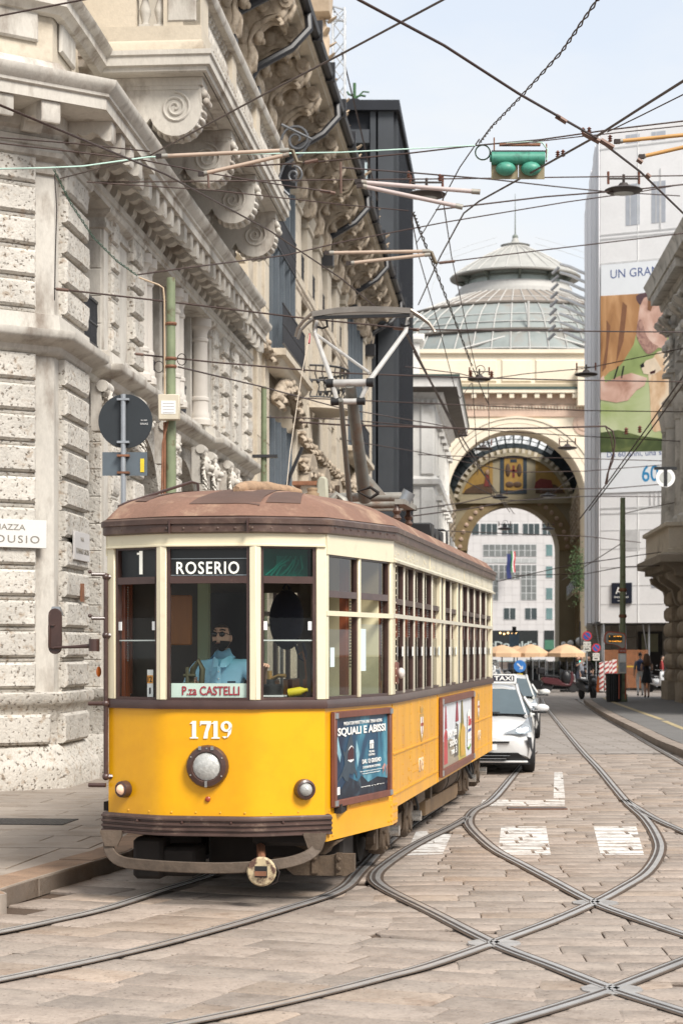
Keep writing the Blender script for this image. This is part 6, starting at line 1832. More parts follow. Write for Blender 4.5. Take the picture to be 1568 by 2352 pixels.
# lunette with mosaics, in the curve of the vault
lun = MB(); lr = 5.9; lz = bz(1143); lcx = ax(YB); lcz = acz2-1.1; lt = math.asin(1.1/lr)
lun.prism([(lcx+lr*math.cos(lt+(math.pi-2*lt)*k/24), lcz+lr*math.sin(lt+(math.pi-2*lt)*k/24)) for k in range(25)], YB-.4, YB+1.0)
brt = mat('painted_daylight_pane',(.85,.88,.9),.4,var=.04)  # daylight through the middle end panes, put in as a pale colour
for k in range(26):
 for jj in range(4):
  t0, t1 = math.pi*k/26, math.pi*(k+1)/26; r0, r1 = lr+.10+jj*.42, lr+.44+jj*.42
  f = lambda t, q: (lcx+q*math.cos(t), lcz+q*math.sin(t))
  MB().prism([f(t0+.012,r0),f(t0+.012,r1),f(t1-.012,r1),f(t1-.012,r0)], YB-.3, YB-.25).build('vault_pane', brt if 8 <= k < 18 and jj in (1,2) else vglass, gal)
ringarch(lcx, lcz, lr+.02, lr+2.6, YB-.2, YB-.1, iron_v, 'vault_end_frame')
lun.build('lunette', buff, gal)
MB().box(lcx-lr,YB-.5,bz(1157),lcx+lr,YB-.003,bz(1146)).build('lunette_cornice', buff, gal)
ringarch(lcx, lcz, lr*.88, lr*.93, YB-.7, YB-.403, buff, 'lunette_rib', a0_=lt, a1_=math.pi-lt)
for k in range(26):
 t = lt+(math.pi-2*lt)*(k+.5)/26; MB().cbox(0,-.15,0,.30,.3,.40).build('lunette_block', peach, gal, T(lcx+lr*.965*math.cos(t),YB-.4,lcz+lr*.965*math.sin(t)) @ Matrix.Rotation(math.pi/2-t,4,'Y'))
navy = mat('mosaic_navy',(.035,.05,.065),.6,var=.1); gold = mat('mosaic_gold',(.40,.24,.06),.5,var=.15,vs=3); dusk = mat('mosaic_brown',(.10,.055,.03),.6,var=.2,vs=2); wine = mat('mosaic_red',(.20,.035,.03),.6,var=.1)
def mp(polys, m, y, name='mosaic'):
 mb = MB()
 for p in polys: mb.prism([(bx(a),bz(b)) for a,b in p], YB-.4-y, YB-.402)
 return mb.build(name, m, gal)
def R4(x0,y0,x1,y1): return [(x0,y1),(x1,y1),(x1,y0),(x0,y0)]
mp([[(1147,1113+22),(1208,1113+22),(1208,1046),(1194,1043),(1161,1043),(1147,1046)]], navy, .05)
mp([R4(1156,1054,1199,1127)], gold, .08)
mp([R4(1175,1070,1180,1098), R4(1168,1080,1187,1085)], wine, .11)
mp([R4(1170,1056,1185,1063)], navy, .11)
for sx in (-1,1):
 mb = MB(); mb.ball((bx(1177.5+sx*13),YB-.5,bz(1081)),.5,8,6,(.5,.1,1.3)); mb.build('mosaic_laurel', dusk, gal)
 mb = MB(); mb.ball((bx(1177.5+sx*9),YB-.5,bz(1114)),.42,8,6,(1,.1,.7)); mb.build('mosaic_leaf', dusk, gal)
tri = [(1058,1134),(1130,1134),(1130,1056),(1100,1072),(1075,1096)]
mp([tri], gold, .05); mp([[(2*1179-x,y) for x,y in reversed(tri)]], gold, .05)
mp([[(1062,1134),(1130,1134),(1130,1118),(1108,1112),(1085,1116),(1068,1126)]], dusk, .08)
mp([[(2*1179-x,y) for x,y in reversed([(1062,1134),(1130,1134),(1130,1118),(1108,1110),(1085,1114),(1068,1126)])]], dusk, .08)
mp([[(1110,1118),(1126,1118),(1122,1092),(1114,1092)]], wine, .11); mp([[(1225,1122),(1268,1122),(1264,1104),(1240,1100),(1228,1108)]], wine, .11)
mb = MB(); mb.ball((bx(1118),YB-.52,bz(1086)),.22,8,6,(1,.3,1.2)); mb.build('mosaic_face', mat('mosaic_skin',(.42,.27,.18),.6), gal)
# dome
dcx, dcy = 20.0, 236.0
dglass = mat('dome_glazing',(.235,.26,.25),.6,var=.18,vs=.5,col2=(.20,.185,.165),c2=.6,c2w=.1,c2s=.5)
dband = mat('dome_tan_band',(.29,.25,.215),.5,var=.12,vs=.6)
drib = mat('dome_rib_white',(.46,.45,.425),.6,var=.06)
dm = T(dcx, dcy, 0)
p1 = [(18.6,33.0),(18.2,34.2),(16.9,36.2)]; p2 = [(16.8,36.3),(15.9,37.4),(14.6,38.6),(12.6,39.85)]; p3 = [(12.5,39.95),(11,40.6),(9.6,41.2),(7.9,41.9),(6.5,42.45)]
for p, m in ((p1,dglass),(p2,dglass),(p3,dband)):
 MB().lathe(p, 48).build('dome_shell', m, gal, dm, sharp=60)
prof_d = p1+p2+p3
rme = MB().tube([(r_+.06,0,z+.03) for r_, z in prof_d], .075, 4).mesh('dome_rib', drib)
for k in range(56): inst('dome_rib', rme, gal, dm @ rotz(2*math.pi*k/56))
for r_, z, q in ((17.0,36.25,.22),(12.65,39.9,.22),(15.0,38.3,.06),(16.1,37.3,.06),(10.3,40.95,.05),(18.3,34.1,.08)):
 MB().tube([(r_*math.cos(2*math.pi*k/64),r_*math.sin(2*math.pi*k/64),z) for k in range(64)], q, 5, closed=True).build('dome_ring', soff if q > .2 else drib, gal, dm)
MB().lathe([(6.9,42.3),(6.9,42.75),(6.6,42.8),(6.5,43.4),(6.3,43.45),(6.3,43.6),(6.0,43.6)], 48).build('lantern_base', drib, gal, dm, sharp=30)
MB().lathe([(5.6,43.0),(5.4,45.4),(4.2,46.6)], 36).build('lantern_glazing', mat('lantern_glass',(.50,.57,.54),.4,var=.1), gal, dm, sharp=60)
for k in range(10):
 a = 2*math.pi*(k+.5)/10
 MB().tube([(5.9,0,43.4),(5.85,0,44.4),(6.2,0,44.5),(7.0,0,44.7)],[.16,.14,.2,.12],6).prism([(5.5,44.8),(5.75,43.9),(5.95,43.9),(7.1,44.75)],-.06,.06).build('lantern_post', mat('lantern_iron',(.16,.18,.155),.6), gal, dm @ rotz(a))
MB().tube([(5.7*math.cos(2*math.pi*k/48),5.7*math.sin(2*math.pi*k/48),44.35) for k in range(48)],.12,5,closed=True).build('lantern_ring', MATS['lantern_iron'], gal, dm)
MB().lathe([(5.6,44.8),(7.5,44.6),(7.55,44.75),(5.8,45.9),(3.6,47.2),(1.6,48.2),(1.5,48.5),(1.7,48.55),(1.2,48.7),(.5,48.9),(.3,49.4),(.12,49.8)], 36).build('lantern_roof', mat('lantern_roof_grey',(.33,.325,.30),.6,var=.15,vs=.6), gal, dm, sharp=30)
rme = MB().tube([(7.5,0,44.78),(5.8,0,45.95),(3.6,0,47.25),(1.6,0,48.25)], .06, 4).mesh('lantern_rib', drib)
for k in range(28): inst('lantern_rib', rme, gal, dm @ rotz(2*math.pi*k/28))
MB().cyl((0,0,49.6),(0,0,54.5),.09,.03,6).ball((0,0,49.5),.35,8,6).build('spire', MATS['lantern_iron'], gal, dm)
MB().add([(-9,-17.6,33.4),(9,-17.6,33.4),(0,-16.6,36.0),(-9,-14,33.4),(9,-14,33.4),(0,-13,36.0)], [(0,1,2),(0,2,5,3),(1,4,5,2)]).build('dome_gable', dglass, gal, dm)
MB().tube([(-9,-17.7,33.5),(0,-16.8,36.2),(9,-17.7,33.5)],.14,5).tube([(0,-16.8,33.2),(0,-16.8,39.3)],.14,5).build('gable_ribs', drib, gal, dm)
mb = MB()
for q in (0,.4): mb.tube([(14.3*math.sin(a_)*.0+4.6+q+(r2-12)*.35,-math.sqrt(max(0,r2*r2-(4.6+(r2-12)*.35)**2))-.15,z2+.15) for r2,z2,a_ in ((16.7,36.4,0),(15.9,37.5,0),(14.6,38.7,0),(12.7,39.9,0))],.05,4)
mb.build('dome_ladder', soff, gal, dm)
# thin maintenance rails beside the lantern
for sx in (-1,1):
 MB().tube([(sx*2.2,-1,48.6),(sx*5,-2,47.6),(sx*8.4,-3,46.2),(sx*9.6,-4,43.5),(sx*10.2,-5,41.2)],.03,4).tube([(sx*2.2,-1,49.3),(sx*5,-2,48.3),(sx*8.4,-3,46.9)],.02,4).build('service_rail', mat('service_rail_grey',(.42,.43,.43),.5), gal, dm)
# ---------------------------------------------------------------- office and shop building seen through the arch
YM = 330.0; KM_ = YM/232; sm = YM/F
mx_ = lambda x: (x-CX)*sm
mz = lambda y: CH-(y-HZ)*sm
mcb = thing('shop_building', 'pale panelled office block seen through the arch with a burger restaurant below', 'building')
pale = mat('pale_panel_stone',(.56,.54,.53),.6,var=.05,vs=.4)
win_d = mat('office_window',(.045,.06,.062),.12,var=.2,vs=.5)
win_t = mat('teal_window',(.12,.20,.20),.12,var=.2,vs=.5)
mull = mat('mullion_white',(.52,.53,.53),.5)
MB().box(mx_(1040),YM+.5,0,mx_(1330),YM+8,mz(960)).build('wall', pale, mcb)
cols = [(1040,1070),(1076,1112),(1118,1132),(1134,1232),(1240,1276),(1280,1330)]
r_ = random.Random(8)
rowsY = [(1100,1132),(1136,1192),(1234,1258),(1262,1296),(1300,1330),(1334,1364),(1366,1398),(1430,1450)]
x = 1050
while x < 1320:
 for y0 in range(1044, 1450, 17):
  MB().chamfer(mx_(x)+.012,mz(y0+17)+.012,mx_(x+18)-.012,mz(y0)-.012,YM+.46,YM+.5,.01).build('panel', pale, mcb)
 x += 18
def fwin(x0, y0, x1, y1, n, m=win_d, cross=0, p=mcb):
 mb = MB(); mb.box(mx_(x0),YM+.38,mz(y1),mx_(x1),YM+.455,mz(y0)); w_ = mb.build('window', mull, mcb)
 for k in range(n):
  a, b = x0+(x1-x0)*k/n+.8, x0+(x1-x0)*(k+1)/n-.8
  for j in range(cross+1):
   c, d = y0+(y1-y0)*j/(cross+1)+.6, y0+(y1-y0)*(j+1)/(cross+1)-.6
   MB().quad((mx_(a),YM+.37,mz(d)),(mx_(b),YM+.37,mz(d)),(mx_(b),YM+.37,mz(c)),(mx_(a),YM+.37,mz(c))).build('pane', m, w_)
for x0, x1, n in ((1083,1100,1),(1103,1142,3),(1152,1191,3),(1200,1239,3),(1245,1268,2)): fwin(x0,1202,x1,1228,n)
grey_w2 = mat('grid_window_grey',(.17,.18,.175),.2,var=.2,vs=.6)
fwin(1109,1250,1232,1278,9,grey_w2,1); fwin(1109,1282,1232,1293,7,mat('lit_ceiling_glass',(.42,.43,.42),.2),0)
fwin(1109,1297,1144,1378,3,grey_w2,4); fwin(1196,1297,1232,1378,3,grey_w2,4); fwin(1146,1297,1194,1330,4,grey_w2,1)
for y0, y1 in ((1250,1277),(1300,1327),(1350,1377),(1396,1423)): fwin(1253,y0,1269,y1,1,win_t)
for x0, x1 in ((1110,1123),(1156,1184),(1205,1233)): fwin(x0,1396,x1,1423,2)
MB().box(mx_(1100),YM+.3,mz(1500),mx_(1235),YM+.45,mz(1448)).build('shop_front', mat('shop_front_black',(.018,.022,.022),.3,var=.2), mcb)
MB().box(mx_(1250),YM+.3,mz(1500),mx_(1272),YM+.45,mz(1448)).build('shop_front', MATS['shop_front_black'], mcb)
MB().box(mx_(1250),YM+.25,mz(1492),mx_(1272),YM+.3,mz(1470)).build('green_blind', mat('green_blind',(.05,.16,.10),.6), mcb)
text("McDonald's", mx_(1231)-mx_(1102), .75*KM_, mat('sign_pale_letters',(.46,.52,.50),.5), mcb, T((mx_(1102)+mx_(1231))/2,YM+.24,mz(1480)), bold=.02, ext=.05)
text("CAFFETTERIA", 4.0*KM_, .32*KM_, mat('sign_cyan_letters',(.18,.42,.42),.5), mcb, T(mx_(1170),YM+.2,mz(1521)), ext=.03)
mb = MB()
for k in range(5): mb.ball((mx_(1148+k*9),YM+.2,mz(1454+(k%2)*2)),.14,6,4)
mb.build('shop_lamps', mat('warm_lamp',(.8,.5,.2),.5,emit=(1,.6,.25),estr=2), mcb)
# flag
fl_ = thing('flag', 'tricolour and blue flag hanging from a pole on the office front', 'flag', T(mx_(1170),YM-2,mz(1292)) @ Matrix.Scale(1.42,4))
MB().cyl((0,2,-2.2),(0,-.4,1.5),.05,n=6).build('flag_pole', steel_grey, fl_)
for k, c in enumerate(((.02,.20,.06),(.7,.7,.68),(.55,.03,.04))):
 mb = MB(); N_ = 8
 vs = []
 for i in range(N_+1):
  for j in range(2):
   vs.append((.15*k+.15*j+.04*math.sin(i*.9), -.4+.05*math.sin(i*1.3+j), 1.2-i*.30))
 mb.add(vs, [(2*i,2*i+1,2*i+3,2*i+2) for i in range(N_)]); mb.build('stripe', mat('flag_%d'%k,c,.7), fl_)
mb = MB(); vs = []
for i in range(9):
 for j in range(2): vs.append((-.5+.5*j+.05*math.sin(i), -.3+.05*math.cos(i+j), .9-i*.36))
mb.add(vs, [(2*i,2*i+1,2*i+3,2*i+2) for i in range(8)]); mb.build('blue_cloth', mat('flag_blue',(.02,.03,.12),.7), fl_)
# ---------------------------------------------------------------- wrapped scaffold building with the advert
wrap = mat('scaffold_sheet',(.78,.77,.765),.75,var=.05,vs=.5,fine=.03)
wrap2 = mat('scaffold_sheet_shade',(.74,.73,.74),.75,var=.07,vs=.4,stretch=(3,3,.3))
joint = mat('sheet_joint',(.54,.535,.53),.8)
sw = thing('wrapped_building', 'scaffolded building wrapped in pale printed sheeting with a tall advert', 'building')
q0 = at(1378,1490,100); q0 = V((q0.x,100,0))
qd = V((1.975,-1,0)).normalized()
q1 = q0+qd*9
sideF = at(1345,1490,119); sideF = V((sideF.x,119,0))
SWM = frame(q0.xy, q1.xy)
SSM = frame(sideF.xy, q0.xy)
zb, zt_ = 3.3, 27.4
MB().slab([(q0.x,q0.y),(q1.x,q1.y),(q1.x+10,q1.y+22),(sideF.x,sideF.y)], zb, zt_).build('sheeting', wrap, sw)
sl = (q0-sideF).length
for k in range(7):
 mb = MB(); mb.M = SSM; mb.box(k*sl/7+.02,-.10-.05*(k%2),zb+.05,(k+1)*sl/7-.02,-.004,zt_-.05); mb.build('side_sheet', wrap2, sw, bevel=.03)
# printed picture of the facade behind: storeys, windows, balusters, as raised lines and panels
def sp(x0,z0,x1,z1,y,m,name='printed_panel'):
 mb = MB(); mb.M = SWM; mb.box(x0,-y,z0,x1,-.002,z1); return mb.build(name, m, sw)
for z in (4.2,5.1,6.0,6.9,7.8): sp(0,z,9,z+.03,.012,joint,'printed_joint')
for z in (8.6,8.85,20.8,22.0,22.2,26.4): sp(0,z,9,z+.08,.015,joint,'printed_joint')
for x in (1.9,): sp(x,zb,x+.03,zt_,.02,white_paint,'sheet_seam')
wp = mat('printed_window_grey',(.40,.42,.46),.5,var=.1)
for z0, z1 in ((22.6,24.6),(26.6,27.0)):
 for x in (1.3,2.6,4.4): sp(x,z0,x+.7,z1,.015,wp); sp(x+.2,z0,x+.24,z1,.02,joint,'printed_joint')
for k in range(9): sp(2.5+k*.22,9.0,2.58+k*.22,9.8,.02,joint,'printed_baluster')
sp(2.3,9.8,6,9.95,.02,joint,'printed_joint'); sp(2.6,5.0,3.2,7.0,.02,wp); sp(1.0,6.8,2.0,7.8,.012,joint); sp(3.0,22.2,3.08,25.2,.02,joint)
# advert
ad = MB(); ad.M = SWM; AX0, AX1 = .05, 5.2
adz = lambda y: CH-(y-HZ)/F*99.2
ad.box(AX0,-.06,adz(1130),AX1,-.022,adz(603)); adv = ad.build('advert', mat('advert_white',(.80,.82,.84),.5,var=.02), sw)
def adx(x): # photo column -> metres along the sheet
 u = (x-CX)/F; return (u*100-q0.x)/(qd.x-u*qd.y)
def apoly(pts, m, y, name='print'):
 mb = MB(); mb.M = SWM
 if len(pts) > 6 and min(a for a, b in pts) > 1380:
  q = [V((a,b,0)) for a,b in pts]; q = catmull(q[-1:]+q+q[:2], 4)[4:-5]; pts = [(max(1379.3,p.x),p.y) for p in q]
 mb.prism([(adx(a),adz(b+(a-1378)*.02)) for a,b in pts][::-1], -.06-y, -.06)
 return mb.build(name, m, adv)
gm = print_mat('meadow_print', [(.3,(.12,.17,.05)),(.5,(.36,.44,.17)),(.7,(.62,.66,.42))], (.35,.35,.35), dist=.4)
apoly([(1379,674),(1575,674),(1575,1036),(1379,1036)], gm, .003)
apoly([(1379,990),(1420,985),(1470,1000),(1520,1008),(1575,1000),(1575,1036),(1379,1036)], print_mat('hedge_print', [(.3,(.03,.05,.02)),(.6,(.10,.13,.05)),(.8,(.25,.28,.10))], (.8,.8,.8)), .006)
apoly([(1379,674),(1470,674),(1466,745),(1455,790),(1430,830),(1418,842),(1400,850),(1379,870)], print_mat('tan_cloth_print', [(.3,(.20,.09,.035)),(.46,(.42,.21,.085)),(.62,(.60,.34,.16)),(.8,(.75,.50,.30))], (.9,.9,.28), dist=.8), .009)
apoly([(1430,690),(1440,700),(1432,780),(1414,835),(1420,780)], mat('tan_fold_print',(.22,.10,.05),.6,var=.1), .012)
apoly([(1393,730),(1402,745),(1392,840),(1382,850),(1392,790)], MATS['tan_fold_print'], .012)
apoly([(1465,735),(1470,700),(1480,680),(1500,676),(1520,690),(1528,720),(1532,760),(1528,800),(1510,800),(1490,812),(1474,795),(1462,770)], print_mat('skin_print', [(.3,(.38,.19,.13)),(.5,(.66,.42,.33)),(.7,(.82,.64,.54))], (.9,.9,.8), dist=.5), .012)
apoly([(1462,770),(1465,740),(1474,735),(1484,770),(1500,790),(1512,798),(1490,814),(1474,797)], print_mat('stubble_print', [(.3,(.24,.12,.10)),(.6,(.46,.27,.21))], (4,4,4)), .014)
apoly([(1468,674),(1575,674),(1575,700),(1512,694),(1500,684),(1480,684),(1470,700)], mat('dark_hair_print',(.10,.055,.06),.6,var=.2), .016)
apoly([(1488,690),(1497,688),(1500,700),(1494,716),(1487,712)], MATS['tan_fold_print'], .0175)
apoly([(1484,840),(1500,822),(1516,808),(1560,820),(1560,1000),(1520,990),(1498,985),(1492,900),(1488,860)], print_mat('dog_fur_print', [(.3,(.50,.28,.13)),(.5,(.76,.55,.36)),(.65,(.85,.74,.58))], (1.6,1.6,.6), dist=.8), .011)
apoly([(1472,842),(1484,828),(1504,822),(1520,850),(1500,862),(1478,858)], mat('dog_muzzle_print',(.78,.64,.48),.7,var=.1), .0165)
apoly([(1470,838),(1478,832),(1480,842),(1473,845)], black, .019); apoly([(1492,855),(1506,850),(1504,858),(1494,860)], MATS['mouth_print'], .019)
apoly([(1379,865),(1386,858),(1390,875),(1420,862),(1450,855),(1486,868),(1480,885),(1462,895),(1442,918),(1415,922),(1379,914)], MATS['skin_print'], .018)
apoly([(1418,838),(1421,838),(1412,868),(1409,868)], black, .02); apoly([(1431,838),(1434,838),(1429,866),(1426,866)], black, .02)
ablue = mat('advert_blue_ink',(.09,.13,.30),.5); acy = mat('advert_cyan_ink',(.03,.25,.50),.5)
def atext(s, xa, xb, y, H, m, bold=0):
 a, b = adx(xa), adx(xb); mid = (xa+xb)/2
 return text(s, b-a, H, m, adv, SWM @ T((a+b)/2,-.064,adz(y+(mid-1378)*-.10)), bold=bold, ext=.002)
atext('UN GRANDE AMORE', 1402, 1640, 640, .42, ablue); atext('Da 60 anni, una sola passione', 1394, 1610, 1056, .34, ablue); atext('60', 1474, 1512, 1100, .80, acy, .01)
# scaffold at street level, hoarding, arcade wall behind
bm_ = MB()
SH = frame((sideF.x,sideF.y), (q0.x,q0.y))
for k in range(6):
 t = k/5; p = sideF+(q0-sideF)*t; MB().cyl((p.x+.15,p.y,0),(p.x+.15,p.y,3.3),.05,n=6).build('scaffold_pole', steel_grey, sw)
for k in range(7):
 p = q0+qd*(k*1.2)+V((.1,.3,0)); MB().cyl((p.x,p.y,0),(p.x,p.y,3.3),.05,n=6).cyl((p.x+.4,p.y+1.5,0),(p.x-.3,p.y,3.3),.035,n=6).build('scaffold_pole', steel_grey, sw)
gs = mat('grey_beige_stone',(.27,.25,.22),.85,var=.15,vs=.9,bump=.3,bs=12,fine=.1)
bk0 = q0+V((1.6,3.2,0)); bk1 = bk0+qd*9
BKM = frame(bk0.xy, bk1.xy)
mb = MB(); mb.M = BKM; mb.box(-2,0,0,9,1.2,3.35); mb.build('arcade_wall', gs, sw)
for i in range(7):
 for z in range(5):
  if i in (2,): continue
  mb = MB(); mb.M = BKM; mb.chamfer(-2+i*1.35+.02,z*.66+.02,-2+(i+1)*1.35-.02,(z+1)*.66-.02,-.06,0,.03); mb.build('stone_block', gs, sw)
mb = MB(); mb.M = BKM; mb.box(.75,-.08,.1,2.0,-.02,2.9); mb.build('door', black, sw)
mb = MB(); mb.M = BKM; mb.box(.95,-.12,1.9,1.8,-.085,2.8); mb.build('door_light', mat('door_green_glass',(.16,.17,.11),.3), sw)
mb = MB(); mb.slab([(q0.x-.3,q0.y+.2),(q1.x,q1.y+.2),(q1.x+8,q1.y+12),(sideF.x,sideF.y)], 3.22, 3.295); mb.build('scaffold_deck', mat('deck_dark',(.05,.045,.04),.8), sw)
net = mat('orange_net',(.40,.17,.08),.8,var=.2,vs=4)
hn = thing('safety_net', 'orange plastic safety netting strung between the scaffold poles', 'netting', SWM @ T(.1,.1,0))
mb = MB()
for k in range(38): mb.box(k*.06,-.004,.15,k*.06+.024,.004,2.0)
for k in range(30): mb.box(0,-.003,.15+k*.062,2.3,.003,.15+k*.062+.024)
o = mb.build('mesh_net', net, hn); o['kind'] = 'stuff'
MB().box(0,-.012,1.15,2.3,-.006,1.22).build('yellow_tape', mat('yellow_tape',(.62,.40,.06),.6), hn)
# dark sign with white letters on the sheeting
dsg = MB(); dsg.M = SWM; dsg.box(.60,-.10,4.25,1.62,-.03,5.25); ds = dsg.build('backing_board', mat('sign_navy',(.012,.016,.03),.4,var=.05), sw)
text('AA', .55, .34, ink_w, ds, SWM @ T(1.08,-.105,4.88), bold=.02); text('Arcone Assoc', .75, .11, ink_w, ds, SWM @ T(1.1,-.105,4.57), bold=.01); text('www', .4, .05, ink_w, ds, SWM @ T(1.1,-.105,4.38))
# curved roof struts leaning out of the far end of the sheeting
mb = MB()
for k in range(9):
 y = 610+k*19
 p = [at(1345-k*1.2+dx,y+dy,118-.2*dx) for dx, dy in ((-58+k,-3),(-35,3),(-12,14),(14,24))]
 mb.tube(p, .10, 5)
o = mb.build('curved_struts', mat('strut_grey',(.42,.41,.40),.5,.3), sw); o['kind'] = 'stuff'
mb = MB();
for k in range(9):
 p = at(1287-k*1.2,612+k*19,118); mb.tube([(p.x-.5,p.y,p.z-.42),(p.x-.1,p.y,p.z-.05)],.09,5)
o = mb.build('strut_ends', MATS['strut_grey'], sw); o['kind'] = 'stuff'
# ---------------------------------------------------------------- rusticated building on the right
rb = thing('rusticated_building', 'brown rusticated stone building on the right with a projecting balcony', 'building')
g0, g1 = (12.8, 78.0), (12.8-.05*22, 56.0)
RM = frame(g0, g1); rb.matrix_world = RM
RL = 22.0
grs = mat('grey_stone_upper',(.52,.49,.44),.85,var=.12,vs=1.0,bump=.3,bs=12,fine=.1,col2=(.22,.2,.17),c2=.6,c2w=.1,c2s=1.5)
MB().box(0,.3,.1,RL,9,16.4).build('wall', grs, rb)
MB().box(-.02,.28,.1,RL,.32,5.2).build('base_wall', stone_b, rb)
# rusticated piers: big cushioned blocks
cush = {}
def cushion(w_, h_, d_):
 key = (round(w_,2),round(h_,2),round(d_,2))
 if key in cush: return cush[key]
 mb = MB(); nx, nz_ = 4, 4; vs, fs = [], []
 for j in range(nz_+1):
  for i in range(nx+1):
   u, v_ = i/nx*2-1, j/nz_*2-1
   q = (1-abs(u)**3)*(1-abs(v_)**3)
   vs.append((u*w_/2,-d_*.45-d_*.55*q**.5,v_*(h_/2-.03)))
 n1 = nx+1
 fs = [(j*n1+i,j*n1+i+1,(j+1)*n1+i+1,(j+1)*n1+i) for j in range(nz_) for i in range(nx)]
 o_ = len(vs); e = [i for i in range(n1)]+[j*n1+nx for j in range(1,nz_+1)]+[nz_*n1+nx-i for i in range(1,n1)]+[(nz_-j)*n1 for j in range(1,nz_)]
 vs += [(vs[i][0],0,vs[i][2]) for i in e]
 fs += [(e[k],o_+k,o_+(k+1)%len(e),e[(k+1)%len(e)]) for k in range(len(e))]
 mb.add(vs, fs); cush[key] = mb.mesh('stone_block', stone_b, sharp=50); return cush[key]
for a, b, wd in ((0,2.0,2.0),(4.6,6.4,1.8),(9.2,11.0,1.8),(14,15.8,1.8)):
 MB().box(a,-.35,.1,b,.3,5.4).build('pier', stone_b, rb)
 for k in range(9):
  z = .15+k*.58
  n_ = 2 if k % 2 else 1
  for j in range(2):
   x0 = a+(b-a)*(j+.5)/2
   inst('stone_block', cushion((b-a)/2-.03,.58,.22), rb, T(x0,-.35,z+.29))
  if a == 0: pass
 # end face of the first pier looks up the street; blocks on its near side
 inst('pier_base', MB().box(a-.08,-.62,.1,b+.08,.2,.85).mesh('pier_base', stone_b), rb)
 for k in range(1,9):
  z = .15+k*.58;
  inst('stone_block', cushion(.62,.58,.16), rb, T(b,-.02,z+.29) @ rotz(R(90)))
for z in (6.2,11.4):
 MB().sweep([(0,z-.5),(.15,z-.45),(.2,z-.2),(.35,z-.1),(.38,z+.05),(0,z+.12)], [(0,.3),(0,-.2),(RL,-.2)]).build('string_course', grs, rb)
# balcony on stepped brackets
MB().sweep([(0,4.55),(.1,4.6),(.2,4.85),(.45,5.0),(.7,5.05),(.72,5.3),(.6,5.36),(0,5.4)], [(-.2,.3),(-.2,-.75),(7.0,-.75),(7,.3)]).build('balcony', mat('balcony_brown',(.30,.255,.20),.85,var=.15,vs=1.5,fine=.1), rb)
MB().sweep([(-.2,5.36),(.45,5.36),(.45,5.5),(.4,5.52),(.4,6.25),(.52,6.3),(.52,6.42),(-.2,6.44)], [(-.2,.3),(-.2,-.75),(7.0,-.75),(7,.3)]).build('balcony_parapet', stone_y, rb)
mb = MB()
for k in range(16): mb.cbox(.1+k*.42,-1.0,4.9,.2,.5,.22)
o = mb.build('balcony_dentils', MATS['balcony_brown'], rb); o['kind'] = 'stuff'
for x in (.5, 3.2, 6.2): MB().prism([(0,3.6),(-.15,3.7),(-.3,4.2),(-.75,4.5),(-.8,4.7),(0,4.7)][::-1],-.3,.3).build('bracket', MATS['balcony_brown'], rb, T(x,-.3,0) @ rotz(R(90)))
# upper storey: fluted pilasters, windows, brackets, eaves
for a in (.1, 1.5, 4.6, 6.2, 9.2):
 MB().lathe([(.42,6.4),(.42,6.7),(.34,6.8),(.30,10.2),(.34,10.25),(.34,10.35),(.46,10.9),(.46,11.0)],14).build('column', grs, rb, T(a+.4,-.35,0), sharp=30)
 MB().box(a,-.35,11.5,a+.8,.3,14.6).build('pilaster', grs, rb)
 mb = MB(); r_ = random.Random(int(a*10))
 mb.cyl((a-.05,-.55,14.55),(a+.85,-.55,14.55),.17,n=10).box(a-.02,-.5,13.9,a+.82,-.3,14.5).box(a+.1,-.62,12.3,a+.7,-.3,12.45)
 for k in range(5): acanthus(mb, (a+.1+.15*k,-.5,13.95), (.3*(k-2),-.6,1), (0,-1,0), .5, .10, r_, 3); acanthus(mb, (a+.4,-.4,13.6-.25*k), (.6*(k%2-.5),-.3,-1), (0,-1,0), .32, .09, r_, 3)
 mb.build('carved_capital', grs, rb, sharp=70)
 mb = MB(); mb.lathe([(.30,0),(.30,.08),(.18,.10),(.10,.2),(0,.22)],12,T(a+.4,-.45,13.4)@Matrix.Rotation(R(90),4,'X')); mb.build('rosette', grs, rb)
for a in (2.5, 7.2):
 for z0, z1 in ((7.2,10.4),(12.2,14.4)):
  w_ = MB().box(a-.3,.0,z0,a,.3,z1).box(a+1.7,.0,z0,a+2.0,.3,z1).box(a-.5,-.3,z1,a+2.2,.3,z1+.35).box(a-.4,-.25,z0-.3,a+2.1,.3,z0).build('window', grs, rb)
  MB().quad((a,.25,z0),(a+1.7,.25,z0),(a+1.7,.25,z1),(a,.25,z1)).build('pane', dark_glass, w_)
MB().sweep([(.2,14.9),(.4,14.95),(.45,15.2),(.45,15.3),(.85,15.5),(.88,15.75),(1.0,16.0),(.2,16.3)], [(-.1,.3),(-.1,-.2),(RL,-.2)]).build('eaves', grs, rb)
for k in range(26): MB().box(.0+k*.32,-1.02,15.12,.17+k*.32,-.45,15.42).build('eaves_block', grs, rb)
